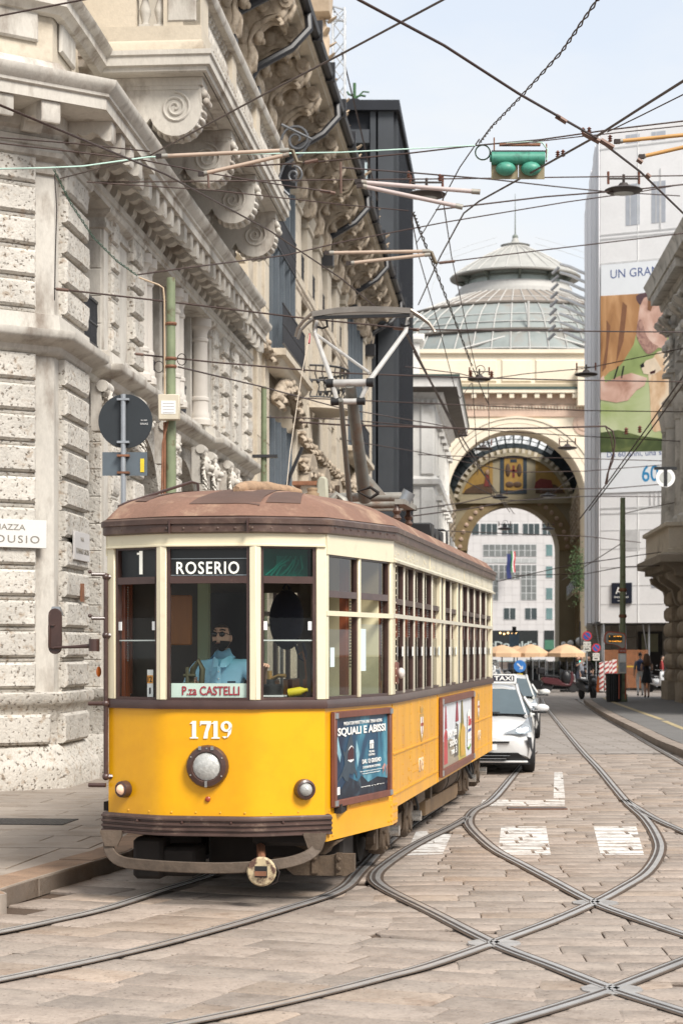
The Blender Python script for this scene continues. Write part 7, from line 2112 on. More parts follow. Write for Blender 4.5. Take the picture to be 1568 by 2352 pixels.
# ---------------------------------------------------------------- figures
SKIN = mat('skin_light',(.47,.29,.21),.55,var=.06,vs=6)
SKIN2 = mat('skin_tan',(.58,.36,.25),.55,var=.08,vs=6)
HAIR = mat('hair_dark',(.022,.016,.013),.6,var=.3,vs=20); HAIRB = mat('hair_brown',(.10,.055,.03),.6,var=.3,vs=20); HAIRG = mat('hair_grey',(.16,.14,.13),.7,var=.3,vs=20)
def cloth(name, c): return mat(name, c, .85, var=.10, vs=4, bump=.25, bs=14)
BONES = [('pel','spine',1),('spine','chest',0),('chest','neck',0),('neck','headb',2),('chest','shL',0),('chest','shR',0),('shL','elL',0),('elL','wrL',2),('shR','elR',0),('elR','wrR',2),
         ('wrL','haL',2),('wrR','haR',2),('pel','hipL',1),('pel','hipR',1),('hipL','knL',1),('knL','anL',1),('hipR','knR',1),('knR','anR',1),('anL','toL',3),('anR','toR',3)]
STAND = dict(pel=(0,0,.94),spine=(0,-.01,1.12),chest=(0,0,1.33),neck=(0,.01,1.46),headb=(0,-.005,1.56),shL=(-.175,.01,1.39),shR=(.175,.01,1.39),elL=(-.22,.03,1.12),elR=(.22,.03,1.12),
             wrL=(-.23,-.04,.88),wrR=(.23,-.04,.88),haL=(-.23,-.06,.79),haR=(.23,-.06,.79),hipL=(-.09,0,.88),hipR=(.09,0,.88),knL=(-.10,-.02,.49),knR=(.10,-.02,.49),
             anL=(-.10,.02,.09),anR=(.10,.02,.09),toL=(-.11,-.14,.035),toR=(.11,-.14,.035))
RAD = dict(pel=(.155,.115),spine=(.135,.10),chest=(.15,.11),neck=.062,headb=.055,shL=.075,shR=.075,elL=.046,elR=.046,wrL=.03,wrR=.03,haL=(.038,.02),haR=(.038,.02),hipL=.095,hipR=.095,knL=.062,knR=.062,anL=.042,anR=.042,toL=.036,toR=.036)
def figure(name, label, M, mats, pose={}, rad={}, bones={}, group=None, yaw=0, pitch=0, hd={}, sub=1, extra=None, parts=True, sc=1.0):
 """mats: shirt, trousers, skin, shoes, hair ... ; one continuous body mesh"""
 J = dict(STAND); J.update({k:v for k,v in pose.items() if not k.startswith('side')}); Rr = dict(RAD); Rr.update(rad)
 keys = list(J); ix = {k:i for i,k in enumerate(keys)}
 B = [(a,b,bones.get(a+b,bones.get(b,m))) for a,b,m in BONES]
 segs = [(V(J[a]),V(J[b]),m) for a,b,m in B]
 ev, ee, er = [V(J[k]) for k in keys], [(ix[a],ix[b]) for a,b,_ in B], [Rr[k] for k in keys]
 # five bent fingers on each hand
 for s_ in ('L','R'):
  w_, h_ = V(J['wr'+s_]), V(J['ha'+s_]); d = (h_-w_).normalized()
  side = V(pose.get('side'+s_, (0,-1,0))); side = (side-d*side.dot(d)).normalized(); cr = d.cross(side)
  if not parts: continue
  for q, ln in ((-1.5,.06),(-.5,.075),(.5,.078),(1.5,.07)):
   b0 = h_+side*q*.019; b1 = b0+d*ln*.5+cr*.006; b2 = b1+(d*.6+cr*.7).normalized()*ln*.55
   n0 = len(ev); ev += [b0+d*.01, b1, b2]; er += [.0095,.009,.0075]; ee += [(ix['ha'+s_],n0),(n0,n0+1),(n0+1,n0+2)]; segs.append((b0,b2,2))
  b0 = (w_+h_)/2+side*.03; b1 = b0+(d+side*.6).normalized()*.04; n0 = len(ev); ev += [b0,b1,b1+d*.03]; er += [.012,.010,.008]; ee += [(ix['wr'+s_],n0),(n0,n0+1),(n0+1,n0+2)]; segs.append((b0,b1,2))
 def pick(p):
  best, m = 1e9, 0
  for a, b, mi in segs:
   ab = b-a; t = max(0, min(1, (p-a).dot(ab)/max(ab.length_squared,1e-9))); d = (p-a-ab*t).length
   if mi == 0: d -= .03
   if d < best: best, m = d, mi
  return m
 def ex(mb):
  head(mb, V(J['headb'])+V((0,-.015,.085)), 1.0, yaw, pitch, hair=4, skin_i=2, **hd)
  if extra: extra(mb)
 root = thing(name, label, 'person', M @ Matrix.Scale(sc,4), group)
 o = skin(ev, ee, er, mats, pick, sub, ix['pel'], ex, 'body', root)
 return root, J
# the driver
polo = cloth('polo_light_blue',(.38,.68,.86)); navy_t = cloth('trousers_navy',(.02,.025,.04)); shoe = cloth('shoes_black',(.015,.015,.015))
dz = 2.13-1.645
DP = dict(neck=(0,.01,1.45),headb=(0,-.005,1.53),pel=(0,.10,.90),spine=(0,.05,1.10),elL=(-.30,-.06,1.14),wrL=(-.17,-.27,1.20),haL=(-.145,-.34,1.23),elR=(.33,-.08,1.20),wrR=(.42,-.30,1.36),haR=(.44,-.37,1.385),
          hipL=(-.10,.05,.86),hipR=(.10,.05,.86),knL=(-.16,-.36,.80),knR=(.16,-.36,.80),anL=(-.16,-.34,.42),anR=(.16,-.34,.42),toL=(-.16,-.50,.39),toR=(.16,-.50,.39),
          shL=(-.205,.01,1.385),shR=(.205,.01,1.385),sideL=(0,0,1),sideR=(-1,0,.3))
drv, DJ = figure('person', 'bearded driver in sunglasses and light blue polo shirt at the tram controls', TM @ T(-.055,.80,dz+.045), [polo, navy_t, SKIN2, shoe, HAIR, cloth('beard_black',(.018,.014,.013))], DP,
   rad=dict(chest=(.175,.125),spine=(.165,.12),shL=.095,shR=.095,elL=.058,elR=.056,wrL=.034,wrR=.034), yaw=R(-8), pitch=R(-4), hd=dict(beard=5,hairline=.38,nu=28,nv=22), sub=2)
hc = V(DJ['headb'])+V((0,-.015,.085))
HM = T(*hc) @ Matrix.Rotation(R(-8),4,'Z') @ Matrix.Rotation(R(-4),4,'X')
mb = MB(); mb.M = HM
for sx in (-1,1): mb.ball((sx*.034,-.097,.020),.026,12,8,(1,.3,.85))
mb.tube([(-.074,-.03,.02),(-.068,-.085,.028),(-.02,-.108,.03),(.02,-.108,.03),(.068,-.085,.028),(.074,-.03,.02)],.0028,5)
mb.build('sunglasses', mat('sunglass_black',(.006,.006,.007),.08), drv)
mb = MB(); mb.M = HM
mb.tube([(-.020,-.101,-.056),(0,-.105,-.055),(.020,-.101,-.056)],.004,6).build('mouth', mat('lip_brown',(.20,.085,.07),.5), drv)
mb = MB(); mb.M = HM
for sx in (-1,1): mb.tube([(sx*.016,-.104,.052),(sx*.04,-.100,.060),(sx*.062,-.085,.052)],.006,5)
mb.build('eyebrows', HAIR, drv)
mb = MB()
for sx in (-1,1):
 mb.add([(sx*.006,-.140,1.365),(sx*.012,-.10,1.425),(sx*.058,-.06,1.455),(sx*.072,.03,1.465),(sx*.095,.0,1.425),(sx*.055,-.12,1.365)], [(0,1,2,5),(2,3,4,5)])
mb.box(-.014,-.150,1.20,.014,-.130,1.375).build('collar', polo, drv)
mb = MB().ball((0,-.152,1.33),.007,6,4).ball((0,-.153,1.27),.007,6,4); mb.build('button', white_paint, drv)
MB().box(.075,-.155,1.235,.14,-.128,1.25).build('chest_logo', navy_t, drv)
MB().cyl((-.03,.12,.0),(-.03,.12,.02),.2).build('stool_base', black, tram, T(0,1,.88)); MB().lathe([(.22,1.30),(.24,1.33),(.22,1.37),(0,1.38)],14).lathe([(.04,.88),(.04,1.30)],8).build('driver_stool', black, tram, T(-.045,1.12,-.04))
# passengers, seated
SEAT = dict(pel=(0,.0,.50),spine=(0,.03,.70),chest=(0,.03,.92),neck=(0,.03,1.05),headb=(0,.01,1.15),shL=(-.18,.03,.98),shR=(.18,.03,.98),elL=(-.23,-.02,.72),elR=(.23,-.02,.72),wrL=(-.15,-.22,.62),wrR=(.15,-.22,.62),haL=(-.12,-.30,.60),haR=(.12,-.30,.60),
   hipL=(-.09,-.02,.48),hipR=(.09,-.02,.48),knL=(-.11,-.44,.50),knR=(.11,-.44,.50),anL=(-.11,-.42,.10),anR=(.11,-.42,.10),toL=(-.11,-.56,.04),toR=(.11,-.56,.04))
for k, (x, y, z, rz, lab, cl, hr, sk, bd) in enumerate([(.80,2.66,.53,15,'balding bearded passenger looking out beside the paper notice',(.30,.33,.38),HAIRG,SKIN2,True),(.74,7.15,.50,25,'long haired passenger in a light top at the middle tram window',(.45,.36,.30),HAIRB,SKIN,False),
  (.74,9.25,.50,25,'dark haired passenger behind the second advertising panel window',(.30,.22,.19),HAIR,SKIN,False),(.74,3.45,.48,25,'passenger in a white shirt just behind the first side window',(.62,.64,.66),HAIR,SKIN,False)]):
 figure('person', lab, TM @ T(x,y,z) @ rotz(R(rz)), [cloth('passenger_cloth_%d' % k, cl), navy_t, sk, shoe, hr, HAIR], SEAT, hd=dict(beard=5 if bd else None, hairline=.55 if bd else .3), parts=True)
# pedestrians on the tram stop pavement
def ground_at(x, y, h=KH): p = gr(x, y, h); return T(p.x, p.y, h)
blackcl = cloth('black_cloth',(.012,.012,.014)); whitecl = cloth('white_cloth',(.66,.66,.64)); greycl = cloth('grey_shirt',(.20,.21,.24)); bluecl = cloth('blue_rucksack',(.035,.05,.12))
wm, WJ = figure('person', 'woman with long brown hair in a short black dress walking away', ground_at(1484,1604) @ rotz(R(182)), [blackcl, SKIN, SKIN, shoe, HAIRB],
   dict(knL=(-.08,-.08,.49),anL=(-.08,-.02,.10),toL=(-.08,-.15,.04),knR=(.08,.02,.49),anR=(.08,.14,.12),toR=(.08,.05,.035),elL=(-.21,.0,1.12),elR=(.21,.0,1.12),wrL=(-.17,-.17,1.06),wrR=(.17,-.17,1.06),haL=(-.11,-.23,1.07),haR=(.11,-.23,1.07)),
   rad=dict(pel=(.15,.115),spine=(.115,.09),chest=(.135,.10),shL=.06,shR=.06,knL=.055,knR=.055,hipL=.09,hipR=.09), bones={'elL':2,'elR':2,'pelspine':0,'hipL':0,'hipR':0}, sc=.98)
MB().lathe([(.24,.60),(.23,.62),(.175,.85),(.15,1.02),(.125,1.10),(.13,1.16)],18).build('dress_skirt', blackcl, wm)
mb = MB(); hcw = V(WJ['headb'])+V((0,-.015,.085)); r_ = random.Random(3)
for k in range(15):
 a = math.pi*(k/14)*1.3-.45; x, y = .085*math.cos(a), .03+.085*math.sin(a)
 mb.tube([hcw+V((x*.6,y*.6,.08)),hcw+V((x,y,.0)),hcw+V((x*1.3,y+.02,-.14)),hcw+V((x*1.5+r_.uniform(-.03,.03),y+.05,-.28)),hcw+V((x*1.3,y+.03,-.36-r_.uniform(0,.06)))],[.03,.035,.035,.03,.01],6)
mb.build('long_hair', HAIRB, wm)
mn, MJ = figure('person', 'man in white trousers with a blue rucksack walking beside the woman', ground_at(1469,1600) @ rotz(R(178)), [greycl, whitecl, SKIN2, shoe, HAIR],
   dict(knL=(-.10,-.12,.50),anL=(-.10,-.10,.10),toL=(-.10,-.23,.05),knR=(.10,.03,.49),anR=(.10,.16,.12),toR=(.10,.05,.035)), sc=1.0)
MB().box(-.15,.09,1.02,.15,.26,1.44).build('rucksack', bluecl, mn, bevel=.05)
for k, (x, y, rz, lab, c) in enumerate([(1325,1590,60,'person in black beside the parked scooter raising an arm',blackcl),(1352,1589,-40,'person in a black top standing behind the white scooter',blackcl),(1334,1588,10,'person in a grey shirt half hidden behind the scooters',greycl),(1519,1589,90,'person with red clothing at the corner of the rusticated pier',cloth('red_cloth',(.25,.03,.03)))]):
 figure('person', lab, ground_at(x,y,0) @ rotz(R(rz)), [c, navy_t, SKIN, shoe, HAIR], dict(elL=(-.30,-.05,1.25),wrL=(-.25,-.22,1.38),haL=(-.22,-.28,1.45)) if k < 2 else {}, sc=.98)
# ---------------------------------------------------------------- cars
car_w = mat('car_paint_white',(.62,.62,.615),.25,var=.02,coat=.8); car_s = mat('car_paint_silver',(.64,.64,.61),.28,.1,var=.02,coat=.8)
tyre = mat('tyre_rubber',(.015,.015,.016),.8,var=.2); trim = mat('car_black_trim',(.012,.012,.014),.4,var=.1)
wind = mat('car_windscreen',(.06,.085,.095),.06,var=.15,vs=1.5,coat=.5); lampg = mat('headlight_glass',(.22,.24,.26),.08,var=.2,vs=20,coat=1); drl = mat('daytime_lamp',(.8,.85,.85),.3,emit=(.9,1,1),estr=1.6)
def car(label, M, paint, taxi=False, wheels=True, kind=0):
 t = thing('taxi' if taxi else 'car', label, 'taxi' if taxi else 'car', M)
 st = [(-.02,.46,.52,.60,.50),(.05,.66,.34,.665,.44),(.16,.78,.30,.70,.40),(.42,.855,.24,.765,.36),(.8,.875,.24,.87,.36),(1.2,.88,.24,.965,.36),(2.2,.88,.24,1.0,.36),(3.4,.88,.24,1.03,.36),(4.1,.85,.26,1.04,.36),(4.45,.78,.30,1.0,.4),(4.56,.60,.45,.92,.5)]
 mb = MB(); vs = []; K = 13
 for y, w_, lo, top, _ in st:
  mid = lo+(top-lo)*.62
  h = [(0,top+.015),(w_*.45,top+.005),(w_*.74,top-.02),(w_*.93,top-.075),(w_,mid),(w_*.985,lo+(top-lo)*.3),(w_*.93,lo),]
  pts = [(-x,z) for x,z in reversed(h[1:])]+h
  pts = [(-x,z) for x,z in reversed(h)][:-1]+h
  vs += [(x,y,z) for x,z in pts]
 K = len(vs)//len(st)
 fs = [(i*K+k,i*K+k+1,(i+1)*K+k+1,(i+1)*K+k) for i in range(len(st)-1) for k in range(K-1)]
 fs += [tuple(range(K-1,-1,-1)), tuple((len(st)-1)*K+k for k in range(K)), ]
 fs += [(i*K, (i+1)*K, (i+1)*K+K-1, i*K+K-1) for i in range(len(st)-1)]
 mb.add(vs, fs); body = mb.build('body', paint, t, sharp=35)
 # cabin
 gl = [(.98,.74,.955),(1.75,.60,1.365),(2.25,.585,1.45),(2.9,.58,1.445),(3.7,.58,1.34),(4.35,.62,1.08)]
 lw = [(.98,.80),(1.75,.84),(2.25,.845),(2.9,.84),(3.7,.80),(4.35,.70)]
 rf = MB(); vs = []
 for y, w_, z in gl[1:]: vs += [(-w_,y,z-.035),(-w_*.6,y,z),(w_*.6,y,z),(w_,y,z-.035)]
 rf.add(vs, [(4*i+k,4*i+k+1,4*i+5+k,4*i+4+k) for i in range(len(gl)-2) for k in range(3)])
 for sx in (-1,1):
  rf.tube([(sx*(w_),y,z-.035) for y,w_,z in gl],.034,6); rf.tube([(sx*.70,2.65,1.20),(sx*.83,2.68,1.0)],.04,6)
 rf.build('roof', paint, t, sharp=40)
 MB().add([(-.74,.98,.955),(.74,.98,.955),(.60,1.75,1.345),(-.60,1.75,1.345),(0,.93,.975),(0,1.71,1.375)], [(0,4,5,3),(4,1,2,5)]).build('windscreen', wind, t)
 for sx in (-1,1):
  vs = []
  for (y,w_,z),(y2,l_) in zip(gl,lw): vs += [(sx*w_,y,z-.04),(sx*l_,y2,.98)]
  MB().add(vs, [(2*i,2*i+1,2*i+3,2*i+2) for i in range(len(gl)-1)]).build('side_window', wind, t)
  if wheels:
   for y in (.92, 3.62):
    w2 = MB().lathe([(0,-.11),(.24,-.11),(.31,-.10),(.325,-.06),(.325,.06),(.31,.10),(.24,.11),(0,.09)],20,Matrix.Rotation(R(90),4,'Y')).build('wheel', tyre, t, T(sx*.775,y,.325))
    MB().lathe([(0,.09),(.08,.115),(.21,.10),(.235,.112)],14,Matrix.Rotation(R(90*sx),4,'Y')).build('rim', steel_grey, w2)
  m_ = MB().ball((sx*1.0,1.30,1.05),.12,10,8,(1.05,.5,.58)).build('wing_mirror', paint, t)
  MB().tube([(sx*.84,1.22,1.0),(sx*.98,1.28,1.0)],.025,6).box(sx*.90-.06,1.24,.965,sx*1.02+.06,1.36,.985).build('mirror_foot', trim, m_)
  # headlamp sweeping round the corner
  hl = MB().add([(sx*.34,.055,.64),(sx*.66,.09,.635),(sx*.80,.22,.66),(sx*.81,.46,.90),(sx*.74,.52,.89),(sx*.62,.20,.745)], [(0,1,5),(1,2,5),(2,3,4),(2,4,5)] if sx > 0 else [(0,5,1),(1,5,2),(2,4,3),(2,5,4)])
  hl.v = [(x*1.03,y-.05,z+.03) for x,y,z in hl.v]
  h_ = hl.build('headlight', lampg, t)
  MB().ball((sx*.64,.02,.72),.055,8,6,(1.2,.4,.7)).ball((sx*.73,.10,.74),.04,8,6,(1,.4,.8)).build('lamp_unit', drl if kind == 0 else lampg, h_)
  if kind: MB().tube([(sx*.36,.03,.74),(sx*.62,.07,.77),(sx*.78,.22,.80),(sx*.80,.26,.72)],.018,5).build('lamp_strip', drl, h_)
  MB().add([(sx*.74,.06,.62),(sx*.82,.22,.60),(sx*.85,.27,.28),(sx*.80,.16,.42)], [(0,1,2,3) if sx > 0 else (0,3,2,1)]).build('air_slot', trim, t).location.y = -.03
 g = MB().add([(-.50,.02,.55),(.50,.02,.55),(.40,.0,.50),(-.40,.0,.50)], [(0,3,2,1)]); g.v = [(x,y-.02,z) for x,y,z in g.v]
 MB().box(-.46,-.035,.515,.46,.06,.545).build('grille', trim, t)
 lg = MB().add([(-.60,.06,.36),(.60,.06,.36),(.78,.14,.23),(-.78,.14,.23)], [(0,3,2,1)]); lg.v = [(x,y-.05,z) for x,y,z in lg.v]
 lg = lg.build('lower_grille', trim, t)
 for k in range(4): MB().box(-.5+.03*k,-.025,.335-k*.025,.5-.03*k,.09,.343-k*.025).build('grille_bar', steel_grey if k % 2 else trim, lg)
 MB().box(-.76,.04,.195,.76,.16,.228).build('front_lip', paint, t, bevel=.01)
 MB().box(-.26,-.045,.41,.26,-.03,.50).build('number_plate', white_paint, t, T(0,-.02,0))
 MB().box(-.80,.5,.14,.80,4.3,.30).build('underside', trim, t)
 MB().tube([(-.5,.95,.975),(-.1,.90,.985),(.3,.92,.985)],.012,5).build('wiper', trim, t)
 for sx in (-1,1): MB().tube([(sx*.50,.10,.70),(sx*.66,.30,.80),(sx*.76,.7,.875),(sx*.79,1.05,.93)],.007,4).tube([(sx*.885,1.25,.93),(sx*.89,1.27,.6),(sx*.885,1.3,.3)],.007,4).build('shut_line', trim, t)
 if taxi:
  s_ = MB().box(-.22,-.07,0,.22,.07,.16).build('taxi_sign', white_paint, t, T(.36,2.05,1.44), bevel=.02)
  MB().box(-.185,-.074,.045,.185,-.071,.15).build('sign_panel', mat('sign_ink',(.03,.03,.045),.5), s_)
  text('TAXI', .32, .075, ink_w, s_, T(0,-.0745,.098), bold=.02, ext=.002)
 return t
cm_ = lambda xr, Y, w_=.88, a=4.7: Matrix.Translation(((xr-CX)/F*Y-w_,Y,0.004)) @ rotz(R(-a))
car('white taxi with slanted headlight right behind the tram', cm_(1228,33.2), car_w, True)
car('pearl white car with a lit lamp strip overtaking beside the first taxi', cm_(1240,46.0), car_s, False, kind=1)
car('white taxi second in the queue with only roof sign and bonnet showing', cm_(1163,51.5), car_w, True)
car('white taxi third in the queue, farthest from the tram', cm_(1166,66.0), car_w, True)
car('white taxi last in the queue, almost hidden by the tram', cm_(1158,82.0), car_w, True)
# ---------------------------------------------------------------- scooters
def scooter(label, M, paint, cover=False, box=True, screen=False):
 t = thing('motor_scooter', label, 'scooter', M, 'scooters parked at the end of the street')
 for y in (-.62,.62):
  w_ = MB().lathe([(.13,-.05),(.22,-.06),(.26,-.04),(.26,.04),(.22,.06),(.13,.05)],16,Matrix.Rotation(R(90),4,'Y')).build('wheel', tyre, t, T(0,y,.26))
  MB().lathe([(0,-.03),(.14,-.04),(.14,.04),(0,.03)],12,Matrix.Rotation(R(90),4,'Y')).build('rim', steel_grey, w_)
 MB().prism([(-.10,.30),(.75,.42),(.95,.62),(.80,.74),(.10,.66),(-.12,.46),(-.42,.40),(-.48,.95),(-.58,1.0),(-.66,.62),(-.50,.30)], -.16,.16).build('body', paint, t, rotz(R(90)) , bevel=.04)
 MB().prism([(.02,.68),(.85,.76),(.88,.84),(.45,.83),(.05,.78)], -.15,.15).build('seat', trim, t, rotz(R(90)), bevel=.03)
 MB().tube([(0,-.62,.26),(0,-.52,.70),(0,-.46,1.02)],.035,6).build('fork', steel_grey, t)
 MB().tube([(-.33,-.40,1.06),(-.15,-.46,1.04),(.15,-.46,1.04),(.33,-.40,1.06)],.02,6).build('handlebar', trim, t)
 for sx in (-1,1): MB().cyl((sx*.24,-.46,1.05),(sx*.28,-.48,1.22),.008,n=4).ball((sx*.28,-.48,1.25),.06,6,5,(1,.4,.8)).build('mirror', trim, t)
 MB().ball((0,-.66,.80),.09,8,6,(1,.6,.8)).build('headlight', lampg, t)
 MB().cyl((.15,.30,.30),(.17,.85,.36),.055,n=8).build('exhaust', steel_grey, t)
 MB().prism([(-.85,.30),(-.62,.54),(-.40,.36),(-.62,.50)], -.08,.08).build('mudguard', paint, t, rotz(R(90)))
 if cover: MB().ball((0,-.30,.70),.28,10,8,(.8,1,1.3)).build('leg_cover', trim, t)
 if box: MB().box(-.2,.72,.86,.2,1.1,1.18).build('top_box', trim, t, bevel=.06)
 if screen: MB().add([(-.2,-.55,1.0),(.2,-.55,1.0),(.18,-.36,1.45),(-.18,-.36,1.45)],[(0,1,2,3)]).build('windshield', glass('scooter_screen',(.6,.62,.62),.15), t)
 return t
maroon = mat('scooter_maroon',(.07,.018,.022),.3,coat=.5); scw = mat('scooter_white',(.55,.56,.57),.3,coat=.5); scb = mat('scooter_black',(.02,.02,.023),.35,coat=.4); scg = mat('scooter_grey',(.16,.17,.18),.35,coat=.4)
sc_ = lambda x, y, rz: (lambda p: T(p.x,p.y,0) @ rotz(R(rz)))(gr(x,y))
scooter('maroon scooter with a black leg cover parked sideways in the street end', sc_(1285,1591,97), maroon, True, True)
scooter('grey scooter with a windscreen behind the maroon one', sc_(1268,1582,60), scg, False, True, True)
scooter('white scooter with a grey belly beside the sign pole', sc_(1352,1588,75), scw, False, False)
scooter('black scooter parked behind the white one', sc_(1372,1586,60), scb, False, True)
scooter('black scooter standing behind the green pole', T(9.9,78.5+4,0.0) @ rotz(R(15)), scb, False, False)
scooter('white and red scooter with a helmet box near the rusticated pier', sc_(1508,1590,20), scw, False, True)
scooter('dark scooter with a tall windscreen among the terrace tables', sc_(1240,1580,30), scb, False, True, True)
scooter('silver scooter facing the taxis, left of the terrace', sc_(1222,1578,110), scg, False, False, True)
# ---------------------------------------------------------------- café terrace at the end of the street
canvas = mat('parasol_canvas',(.58,.385,.235),.85,var=.08,vs=2)
def parasol(label, x, Y, w_, ztop, zlow):
 p = at(x,1490,Y); t = thing('parasol', label, 'parasol', T(p.x,Y,0), 'sand coloured parasols of the café terrace')
 mb = MB(); n = 8; vs = [(0,0,ztop)]
 for r_, z in ((w_*.22,ztop-(ztop-zlow)*.22),(w_*.5,zlow+.08)):
  for k in range(n):
   a = 2*math.pi*(k+.5)/n; vs.append((r_*math.cos(a)*1.08,r_*math.sin(a)*1.08,z))
 for k in range(n): a = 2*math.pi*(k+.5)/n; vs.append((w_*.5*math.cos(a)*1.08,w_*.5*math.sin(a)*1.08,zlow-.10))
 fs = [(0,1+k,1+(k+1)%n) for k in range(n)]+[(1+k,9+k,9+(k+1)%n,1+(k+1)%n) for k in range(n)]+[(9+k,17+k,17+(k+1)%n,9+(k+1)%n) for k in range(n)]
 mb.add(vs, fs).build('canopy', canvas, t, sharp=20)
 MB().cyl((0,0,0),(0,0,ztop+.05),.03,n=8).build('pole', trim, t); MB().cyl((0,0,0),(0,0,.1),.3,n=10).build('base', trim, t)
 for k in range(8): a = 2*math.pi*(k+.5)/8; MB().cyl((0,0,ztop-.1),(w_*.5*math.cos(a),w_*.5*math.sin(a),zlow+.05),.012,n=4).build('rib', trim, t)
parasol('sand coloured parasol nearest the tram corner', 1152, 97.5, 1.75, 2.24, 1.76)
parasol('sand coloured parasol in the middle of the terrace', 1218, 98, 1.72, 2.28, 1.76)
parasol('sand coloured parasol beside the globe lamps', 1299, 97, 1.72, 2.28, 1.76)
parasol('sand coloured parasol set back between its neighbours', 1187, 103, 1.7, 2.2, 1.72)
# screens, chairs, tables
def chair(M, lab):
 t = thing('cafe_chair', lab, 'chair', M, 'dark chairs of the café terrace')
 MB().box(-.2,-.2,.43,.2,.2,.47).build('seat', trim, t); MB().box(-.2,.17,.47,.2,.2,.88).build('backrest', trim, t)
 for sx in (-1,1):
  for sy in (-1,1): MB().cyl((sx*.18,sy*.18,0),(sx*.18,sy*.18,.43),.015,n=5).build('leg', steel_grey, t)
def table(M, lab):
 t = thing('cafe_table', lab, 'table', M, 'small tables of the café terrace')
 MB().cyl((0,0,.71),(0,0,.74),.36,n=14).build('top', steel_grey, t); MB().cyl((0,0,0),(0,0,.71),.035,n=6).build('stem', trim, t); MB().cyl((0,0,0),(0,0,.03),.24,n=10).build('base', trim, t)
r_ = random.Random(21)
for k, x in enumerate((1160,1182,1204,1226,1250,1274,1300,1322)):
 p = at(x,1490,107+(k%3)*3)
 table(T(p.x,p.y,0), ['table nearest the taxi queue under the first parasol','café table left of the arrow sign','café table right of the arrow sign','café table under the middle parasol','café table behind the dark scooter with the tall windscreen','café table behind the maroon scooter','café table under the parasol beside the globe lamps','café table nearest the traffic light'][k]);
 for dx in (-.6,.6): chair(T(p.x+dx,p.y-.1,0) @ rotz(R(r_.uniform(0,360))), 'dark café chair %s of the %s' % ('left' if dx < 0 else 'right', ['table nearest the taxi queue','table left of the arrow sign','table right of the arrow sign','table under the middle parasol','table behind the dark windscreen scooter','table behind the maroon scooter','table beside the globe lamps','table nearest the traffic light'][k]))
for k, (x0, x1, Y, h) in enumerate(((1165,1205,104,1.35),(1208,1252,103.5,1.5),(1256,1300,104.5,1.4),(1302,1334,104,1.35))):
 a, b = at(x0,1490,Y).x, at(x1,1490,Y).x
 t = thing('terrace_screen', ['glazed terrace screen next to the taxi queue','glazed terrace screen behind the dark scooters','glazed terrace screen behind the maroon scooter','glazed terrace screen near the traffic light'][k], 'screen', T(a,Y,0))
 MB().box(0,0,.25,b-a,.01,h).build('glass_panel', glass('terrace_glass',(.50,.52,.52),.12), t)
 MB().box(0,-.25,.0,b-a,.25,.45).build('planter', trim, t)
 for q in range(4): MB().box((b-a)*q/3-.02,-.02,.2,(b-a)*q/3+.02,.02,h+.04).build('post', steel_grey, t)
leaf = mat('leaf_green',(.045,.085,.025),.7,var=.35,vs=5)
def bush(name, label, cat, M, rx, ry, rz, n, seed, trunk=0):
 t = thing(name, label, cat, M); r_ = random.Random(seed); mb = MB()
 for k in range(n):
  a, b, c = r_.gauss(0,.45), r_.gauss(0,.45), r_.gauss(0,.45)
  p = V((a*rx,b*ry,trunk+rz+c*rz)); u = V((r_.uniform(-1,1),r_.uniform(-1,1),r_.uniform(-1,1))).normalized(); v_ = u.orthogonal().normalized(); s_ = r_.uniform(.05,.11)
  mb.add([p-u*s_,p+v_*s_*.5,p+u*s_,p-v_*s_*.5],[(0,1,2,3)])
 o = mb.build('foliage', leaf, t); o['kind'] = 'stuff'
 MB().tube([(0,0,0),(.05,0,trunk*.5+rz*.4),(0,0,trunk+rz)],[.06,.05,.03],6).build('stem', mat('bark',(.09,.06,.04),.9), t)
p = at(1366,1490,103); bush('shrub', 'leafy green shrub growing behind the no parking signs', 'shrub', T(p.x,103,0), .55,.4,.75,900,1,.3)
p = at(1333,1340,150); bush('ivy_plant', 'green plant hanging from the balcony by the arch', 'plant', T(p.x-.15,150,p.z-1.2), .7,.6,1.9,1400,2)
# globe lamp
p = at(1318,1490,106); gl_ = thing('globe_lamp', 'street lamp with a cluster of white globes beside the parasol', 'lamp', T(p.x,106,0))
gw = mat('opal_globe',(.70,.70,.68),.3)
MB().cyl((0,0,0),(0,0,2.5),.05,n=8).build('post', iron, gl_)
for dx, z, q in ((-.55,2.28,.14),(-.2,2.32,.17),(.28,2.42,.22),(.55,2.34,.16)):
 MB().ball((dx,0,z),q,12,8).build('globe', gw, gl_); MB().tube([(0,0,2.05),(dx*.7,0,2.0),(dx,0,z-q)],.018,5).build('arm', iron, gl_)
# ---------------------------------------------------------------- signs, poles, stop
blue_s = mat('sign_blue',(.02,.09,.32),.4,var=.03); red_s = mat('sign_red',(.48,.03,.03),.4,var=.03); sign_bk = mat('sign_back_dark',(.022,.027,.031),.45,var=.08,vs=6); sign_gr = mat('sign_back_grey',(.11,.135,.155),.45,.2,var=.08,vs=4)
Q90 = Matrix.Rotation(R(90),4,'X')
p = at(284,1490,23.5); sg = thing('road_sign', 'back of a round road sign and square plate on a steel pole, before the palazzo', 'sign', T(p.x,23.5,KH))
zq = lambda y, Y=23.5: CH-(y-HZ)/F*Y-KH
MB().cyl((0,-.02,0),(0,-.02,zq(906)),.030,n=12).build('pole', steel_grey, sg)
MB().lathe([(.31,0),(.312,.004),(.31,.012),(0,.012)],40,T(.02,.03,zq(967))@Q90).build('disc', sign_bk, sg)
MB().box(-.245,.03,zq(1092),.27,.04,zq(1038)).build('plate', sign_gr, sg)
